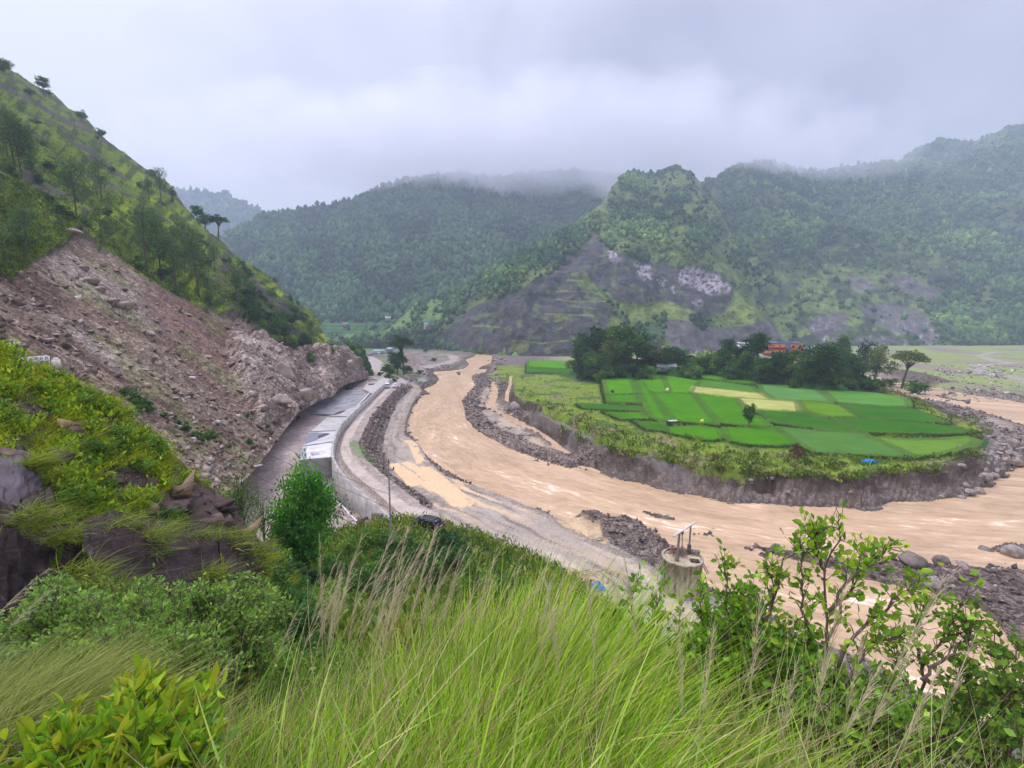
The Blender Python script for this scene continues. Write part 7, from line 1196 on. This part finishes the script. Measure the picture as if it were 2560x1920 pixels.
# pale green shrubs at the left
SG = [(.20, .38, .06), (.26, .45, .07), (.15, .31, .045), (.34, .48, .08), (.22, .36, .11)]
for k, (u_, v_, dd_, w_, h_, lb) in enumerate([(150, 1620, 6.8, 230, 120, "fine-leaved pale green shrub at the far left under the dark wall"), (300, 1600, 6.6, 260, 130, "fine-leaved green shrub second from the left under the dark wall"), (420, 1610, 6.4, 260, 130, "fine-leaved green shrub in the middle of the left thicket"), (540, 1620, 6.6, 250, 130, "fine-leaved green shrub at the right end of the left thicket"), (300, 1700, 5.6, 240, 110, "lower front shrub of the left thicket"), (440, 1710, 5.6, 240, 110, "front shrub of the left thicket nearest the central grass"), (620, 1590, 7.4, 180, 130, "small-leaved shrub below the end of the dark wall"), (140, 1545, 7.2, 120, 80, "pale sprig standing highest in the left thicket")]):
    bush_at("bush", u_, v_+20, dd_-.4, w_*1.15, h_*1.25, 34, lb, SG, .068, 7, 60+k, None, .28, wid=.6, twigs=4)
YG = [(.30, .46, .02), (.36, .47, .025), (.24, .42, .025), (.40, .42, .03), (.17, .36, .025)]
for k, (u_, v_, dd_, w_, h_, lb) in enumerate([(60, 1860, 2.9, 300, 150, "bright yellow-green leafy plant in the bottom left corner"), (230, 1850, 2.9, 300, 170, "bright yellow-green plant second from the bottom left corner"), (370, 1800, 3.1, 260, 150, "bright yellow-green plant nearest the grass at the bottom left"), (330, 1720, 3.5, 170, 150, "upright yellow-green shoot behind the bright corner plants"), (450, 1880, 3.0, 220, 120, "darker green leafy plant at the bottom beside the bright ones")]):
    bush_at("bush", u_, v_+150, dd_, w_*1.35, h_*.9, 10, lb, YG if k < 4 else SG, .15, 7, 80+k, None, .28, wid=.42, twigs=2)
# the two trees and the shrubs beyond the slope
def big_tree(kind, cols, u_, vb, vt_, w_, d, label, nclump, nleaf, lsz, seed):
    t_, c_ = tree_meshes(kind, seed, cols, nclump, nleaf, lsz); p = PX(u_, vb, d); h = (vb-vt_)*d/F*1.02; o = empty("tree", p); wf = (w_*d/F)/(h*.80); o.scale = (h*wf, h*wf, h); ob("trunk", t_, o); ob("crown", c_, o); return tag(o, label, "tree")
big_tree('round', [(.08, .28, .02), (.11, .34, .022), (.055, .20, .02), (.14, .38, .025)], 775, 1450, 1158, 150, 40, "bright green leafy tree in front of the concrete wall", 75, 150, .030, 901)
big_tree('round', [(.045, .15, .02), (.06, .2, .02)], 735, 1440, 1280, 120, 38, "lower green tree merging into the left side of the bright one", 30, 160, .06, 902)
big_tree('tall', [(.09, .18, .04), (.12, .2, .05)], 610, 1400, 1170, 110, 30, "thin airy tree with dark forked branches left of the bright green tree", 26, 70, .028, 903)
big_tree('tall', [(.09, .18, .04), (.15, .24, .04)], 665, 1380, 1215, 90, 33, "half-bare small tree between the airy one and the bright green one", 18, 60, .03, 904)
NB = [(640, 1370, 26, 90, 'bushl'), (690, 1400, 24, 90, 'bushm'), (600, 1330, 24, 60, 'bushl'), (720, 1420, 26, 90, 'bushd'), (670, 1450, 20, 90, 'bushm'), (700, 1500, 17, 90, 'bushm'), (820, 1420, 34, 70, 'bushm'), (870, 1340, 44, 44, 'bushl'), (905, 1320, 46, 50, 'bushl'), (930, 1310, 46, 46, 'bushl'), (960, 1340, 44, 50, 'bushm'), (1010, 1350, 44, 60, 'bushm'), (1045, 1370, 40, 60, 'bushm'), (1095, 1340, 48, 60, 'bushm'), (1120, 1345, 46, 56, 'bushd'), (1150, 1370, 42, 60, 'bushm'), (900, 1380, 36, 60, 'bushl'), (960, 1400, 32, 70, 'bushm'), (840, 1480, 22, 80, 'bushl'), (900, 1450, 26, 80, 'bushm'), (780, 1500, 18, 90, 'bushm'), (1090, 1400, 36, 60, 'bushm'), (1190, 1400, 36, 60, 'bushl'), (1260, 1420, 34, 56, 'bushm'), (1330, 1450, 32, 60, 'bushl'), (1400, 1480, 30, 64, 'bushm'), (1450, 1500, 28, 60, 'bushd'), (1490, 1540, 26, 60, 'bushm'), (640, 1560, 13, 110, 'bushl'), (730, 1580, 12, 100, 'bushm'), (1540, 1620, 20, 70, 'bushm'), (1230, 1390, 42, 36, 'bushm'), (1300, 1410, 42, 36, 'bushl'), (1370, 1440, 38, 40, 'bushl'), (830, 1400, 42, 44, 'bushl')]
for u_, v_, dd_, s_, kk in NB:
    p = PX(u_, v_, dd_); p[2] = min(p[2]-.2, max(gz(p[0], p[1]), p[2]-2.5)); tree(kk, p, s_*1.25, ("leafy bush under the bright green tree on the slope" if u_ < 790 else "leafy bush on the slope in front of the concrete wall" if u_ < 990 else "leafy bush on the slope around the black car" if u_ < 1170 else "leafy bush at the top of the slope along the muddy track"), "bushes on the slope below us", "bush", wpx=s_*1.5)
xs = r.uniform(-30, 14, 9000); ys = r.uniform(7, 60, 9000); hN2, dN2 = near_h(xs, ys, 3.0); kk = (dN2 < -.5) & (np.hypot(xs, ys) > 15) & (np.abs(np.arctan2(xs, ys)) < R_(50)); P_ = np.c_[xs, ys, gz(xs, ys)][kk]
weeds("slope_weeds", P_, .4, 1.3, 14, [(.10, .19, .02), (.16, .26, .025), (.22, .30, .03), (.06, .13, .02), (.30, .33, .06)], 31, .28, .55, mat=mFresh)
xs = r.uniform(-9, 5, 5200); ys = r.uniform(5, 15, 5200); kk = (np.hypot(xs, ys) > 7) & (np.hypot(xs, ys) <= 15) & (np.abs(np.arctan2(xs, ys)) < R_(46)); weeds("slope_weeds", np.c_[xs, ys, gz(xs, ys)][kk], .25, .6, 16, [(.12, .25, .03), (.18, .32, .035), (.25, .36, .05), (.08, .18, .03)], 32, .3, .3, mat=mFresh)
# the spur: yellow-green grass, bushes, loose stones
su = np.random.default_rng(41); okk = np.where((rock.ravel() < .4) & (U2 > -60) & (V2 < 1560))[0]; PSx = PS[nn:]; kk = su.choice(okk, 26000); base = PSx[kk]; a = su.uniform(0, 6.28, len(kk)); dn = fbm(U2[kk], V2[kk], 60, 3, seed=120); keep = dn > -.02+.25*(su.random(len(kk)) < .25)*-1; base, a, dn = base[keep], a[keep], dn[keep]
cpal = lerp(np.array((.17, .22, .03)), np.array((.36, .42, .015)), sstep(-.2, .3, dn+.35*sstep(1250, 950, V2[kk][keep]))[:, None])*su.uniform(.7, 1.3, (len(dn), 1))
V, Fo, C1 = blades_for(base, np.stack([np.cos(a), np.sin(a)], -1), su.uniform(.25, .8, len(dn)), su.uniform(.010, .024, len(dn)), [(1, 1, 1)], 4, .75, .75, .55, 1.1); C1 = C1*np.repeat(cpal, 10, 0)
tag(ob("spur_grass", mk("spur_grass", V, Fo, mBlade, C1)), kind="stuff")
wl = []
for pts, dd_ in ((c6((-60, 30), (60, 180), (140, 215), (235, 310), (330, 300), (505, 290)), (9.8, 10.2, 10.5, 10.9, 11.3, 11.8)), (c6((520, 300), (680, 190), (930, 245), (1130, 262), (1345, 290), (1480, 320), (1600, 380), (1640, 480)), (11.3, 11.9, 12.5, 13.0, 13.5, 13.7, 14.0, 14.3)), (c2((0, 1155), (160, 1150), (260, 1250)), (12.8, 13.2, 13.6))):
    q = pw(pts, dd_); t = su.random(1500)*(len(q)-1); k = np.minimum(t.astype(int), len(q)-2); f = (t-k)[:, None]; b_ = q[k]*(1-f)+q[k+1]*f; b_[:, 1] += su.uniform(-.05, .8, 1500); b_[:, 2] += su.uniform(-.1, .12, 1500); m = fbm(t*1.3, t*0, 1, 3, .5, 130) > -.08; wl.append(b_[m])
for (u0_, v0_, u1_, v1_, d_, n_) in ((250, 1470, 330, 1540, 10.7, 500), (430, 1430, 560, 1500, 12.6, 900), (560, 1400, 660, 1560, 13.9, 900), (150, 1420, 260, 1500, 10.3, 400), (340, 1330, 420, 1400, 12.4, 400)):
    wl.append(PX(su.uniform(u0_, u1_, n_), su.uniform(v0_, v1_, n_), np.full(n_, d_)-.05))
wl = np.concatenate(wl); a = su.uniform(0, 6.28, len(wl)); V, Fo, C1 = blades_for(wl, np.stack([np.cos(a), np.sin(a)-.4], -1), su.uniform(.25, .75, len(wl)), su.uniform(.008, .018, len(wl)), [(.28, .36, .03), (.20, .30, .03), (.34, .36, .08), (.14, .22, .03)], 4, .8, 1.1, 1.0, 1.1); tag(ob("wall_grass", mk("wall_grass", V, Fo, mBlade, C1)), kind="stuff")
kk = su.choice(okk, 5200); kk = kk[(fbm(U2[kk], V2[kk], 70, 3, seed=121) > -.12) & (V2[kk] < 1420)]; weeds("spur_leaves", PSx[kk], .2, .55, 16, [(.22, .36, .03), (.32, .44, .02), (.14, .28, .03), (.38, .46, .03), (.10, .2, .03)], 33, .45, .4, mat=mFresh)
SPB = [(440, 1500, 60, 50, 'bushl'), (300, 1530, 50, 50, 'bushm'), (520, 1460, 50, 50, 'bushl'), (620, 1520, 70, 80, 'bushm'), (650, 1440, 60, 80, 'bushl'), (590, 1500, 50, 60, 'bushd'), (470, 1290, 50, 40, 'bushm'), (350, 1300, 40, 40, 'bushm'), (215, 1010, 80, 50, 'bushl'), (255, 1025, 60, 40, 'bushl'), (180, 985, 60, 40, 'bushl'), (240, 1150, 80, 60, 'bushm'), (290, 1130, 70, 50, 'bushm'), (380, 1130, 80, 50, 'bushl'), (340, 1120, 60, 40, 'bushl'), (300, 1090, 60, 40, 'bushl'), (160, 1250, 80, 60, 'bushl'), (210, 1270, 60, 70, 'bushl'), (60, 1340, 60, 60, 'bushm'), (100, 1320, 60, 60, 'bushm'), (420, 1330, 80, 70, 'bushm'), (130, 1350, 70, 40, 'bushm'), (270, 1220, 60, 40, 'bushm'), (330, 1170, 60, 40, 'bushl'), (460, 1230, 50, 40, 'bushl'), (560, 1440, 60, 50, 'bushm'), (260, 1480, 30, 60, 'bushl'), (310, 1510, 50, 60, 'bushl'), (580, 1420, 60, 60, 'bushl'), (50, 1060, 60, 50, 'bushl'), (20, 1200, 50, 30, 'bushm'), (430, 1500, 60, 40, 'bushl'), (500, 1480, 60, 50, 'bushl'), (640, 1480, 60, 90, 'bushm'), (640, 1400, 60, 70, 'bushm')]
for u_, v_, w_, h_, kk in SPB:
    p = spur(u_, v_); tree(kk, p-[0, 0, .15], h_, "leafy bush among the rocks and grass of the left spur", "bushes on the left spur", "bush", wpx=w_)
rk_ = np.where((rock.ravel() > .6) & (U2 > -60))[0]; kk = su.choice(rk_, 110); rubble("spur_stones", PSx[kk], .05, .45, [(.10, .075, .07), (.14, .10, .09), (.07, .055, .055), (.24, .17, .11)], seed=51, pw=3)
bmeshes += [rock_mesh(20+k, (.075, .052, .048), .9, 3) for k in range(3)]
for u_, v_, w_, mm, lb in ((520, 1322, 120, 3, "large dark layered rock at the right end of the spur"), (600, 1362, 70, 4, "dark jagged rock below the layered one on the spur"), (655, 1385, 60, 4, "squarish dark rock at the very tip of the spur"), (430, 1275, 90, 4, "dark rock crest above the retaining wall"), (330, 1335, 60, 4, "reddish dark boulder perched above the wall"), (285, 1200, 30, 1, "small grey boulder among the spur's grass"), (545, 1262, 70, 3, "brown rock face above the layered rock"), (385, 1285, 60, 3, "brown block beside the dark crest rock"), (480, 1370, 50, 2, "tan stone in the crack above the wall's right panel"), (200, 1310, 90, 1, "grey gravelly ledge stone behind the left wall panel")):
    p = spur(u_, v_); boulder(0, 0, w_, 8+mm % 3, lb, P3=p-[0, 0, .12], fl=.7, rz=random.uniform(-.5, .5), tilt=random.uniform(-.5, .1))
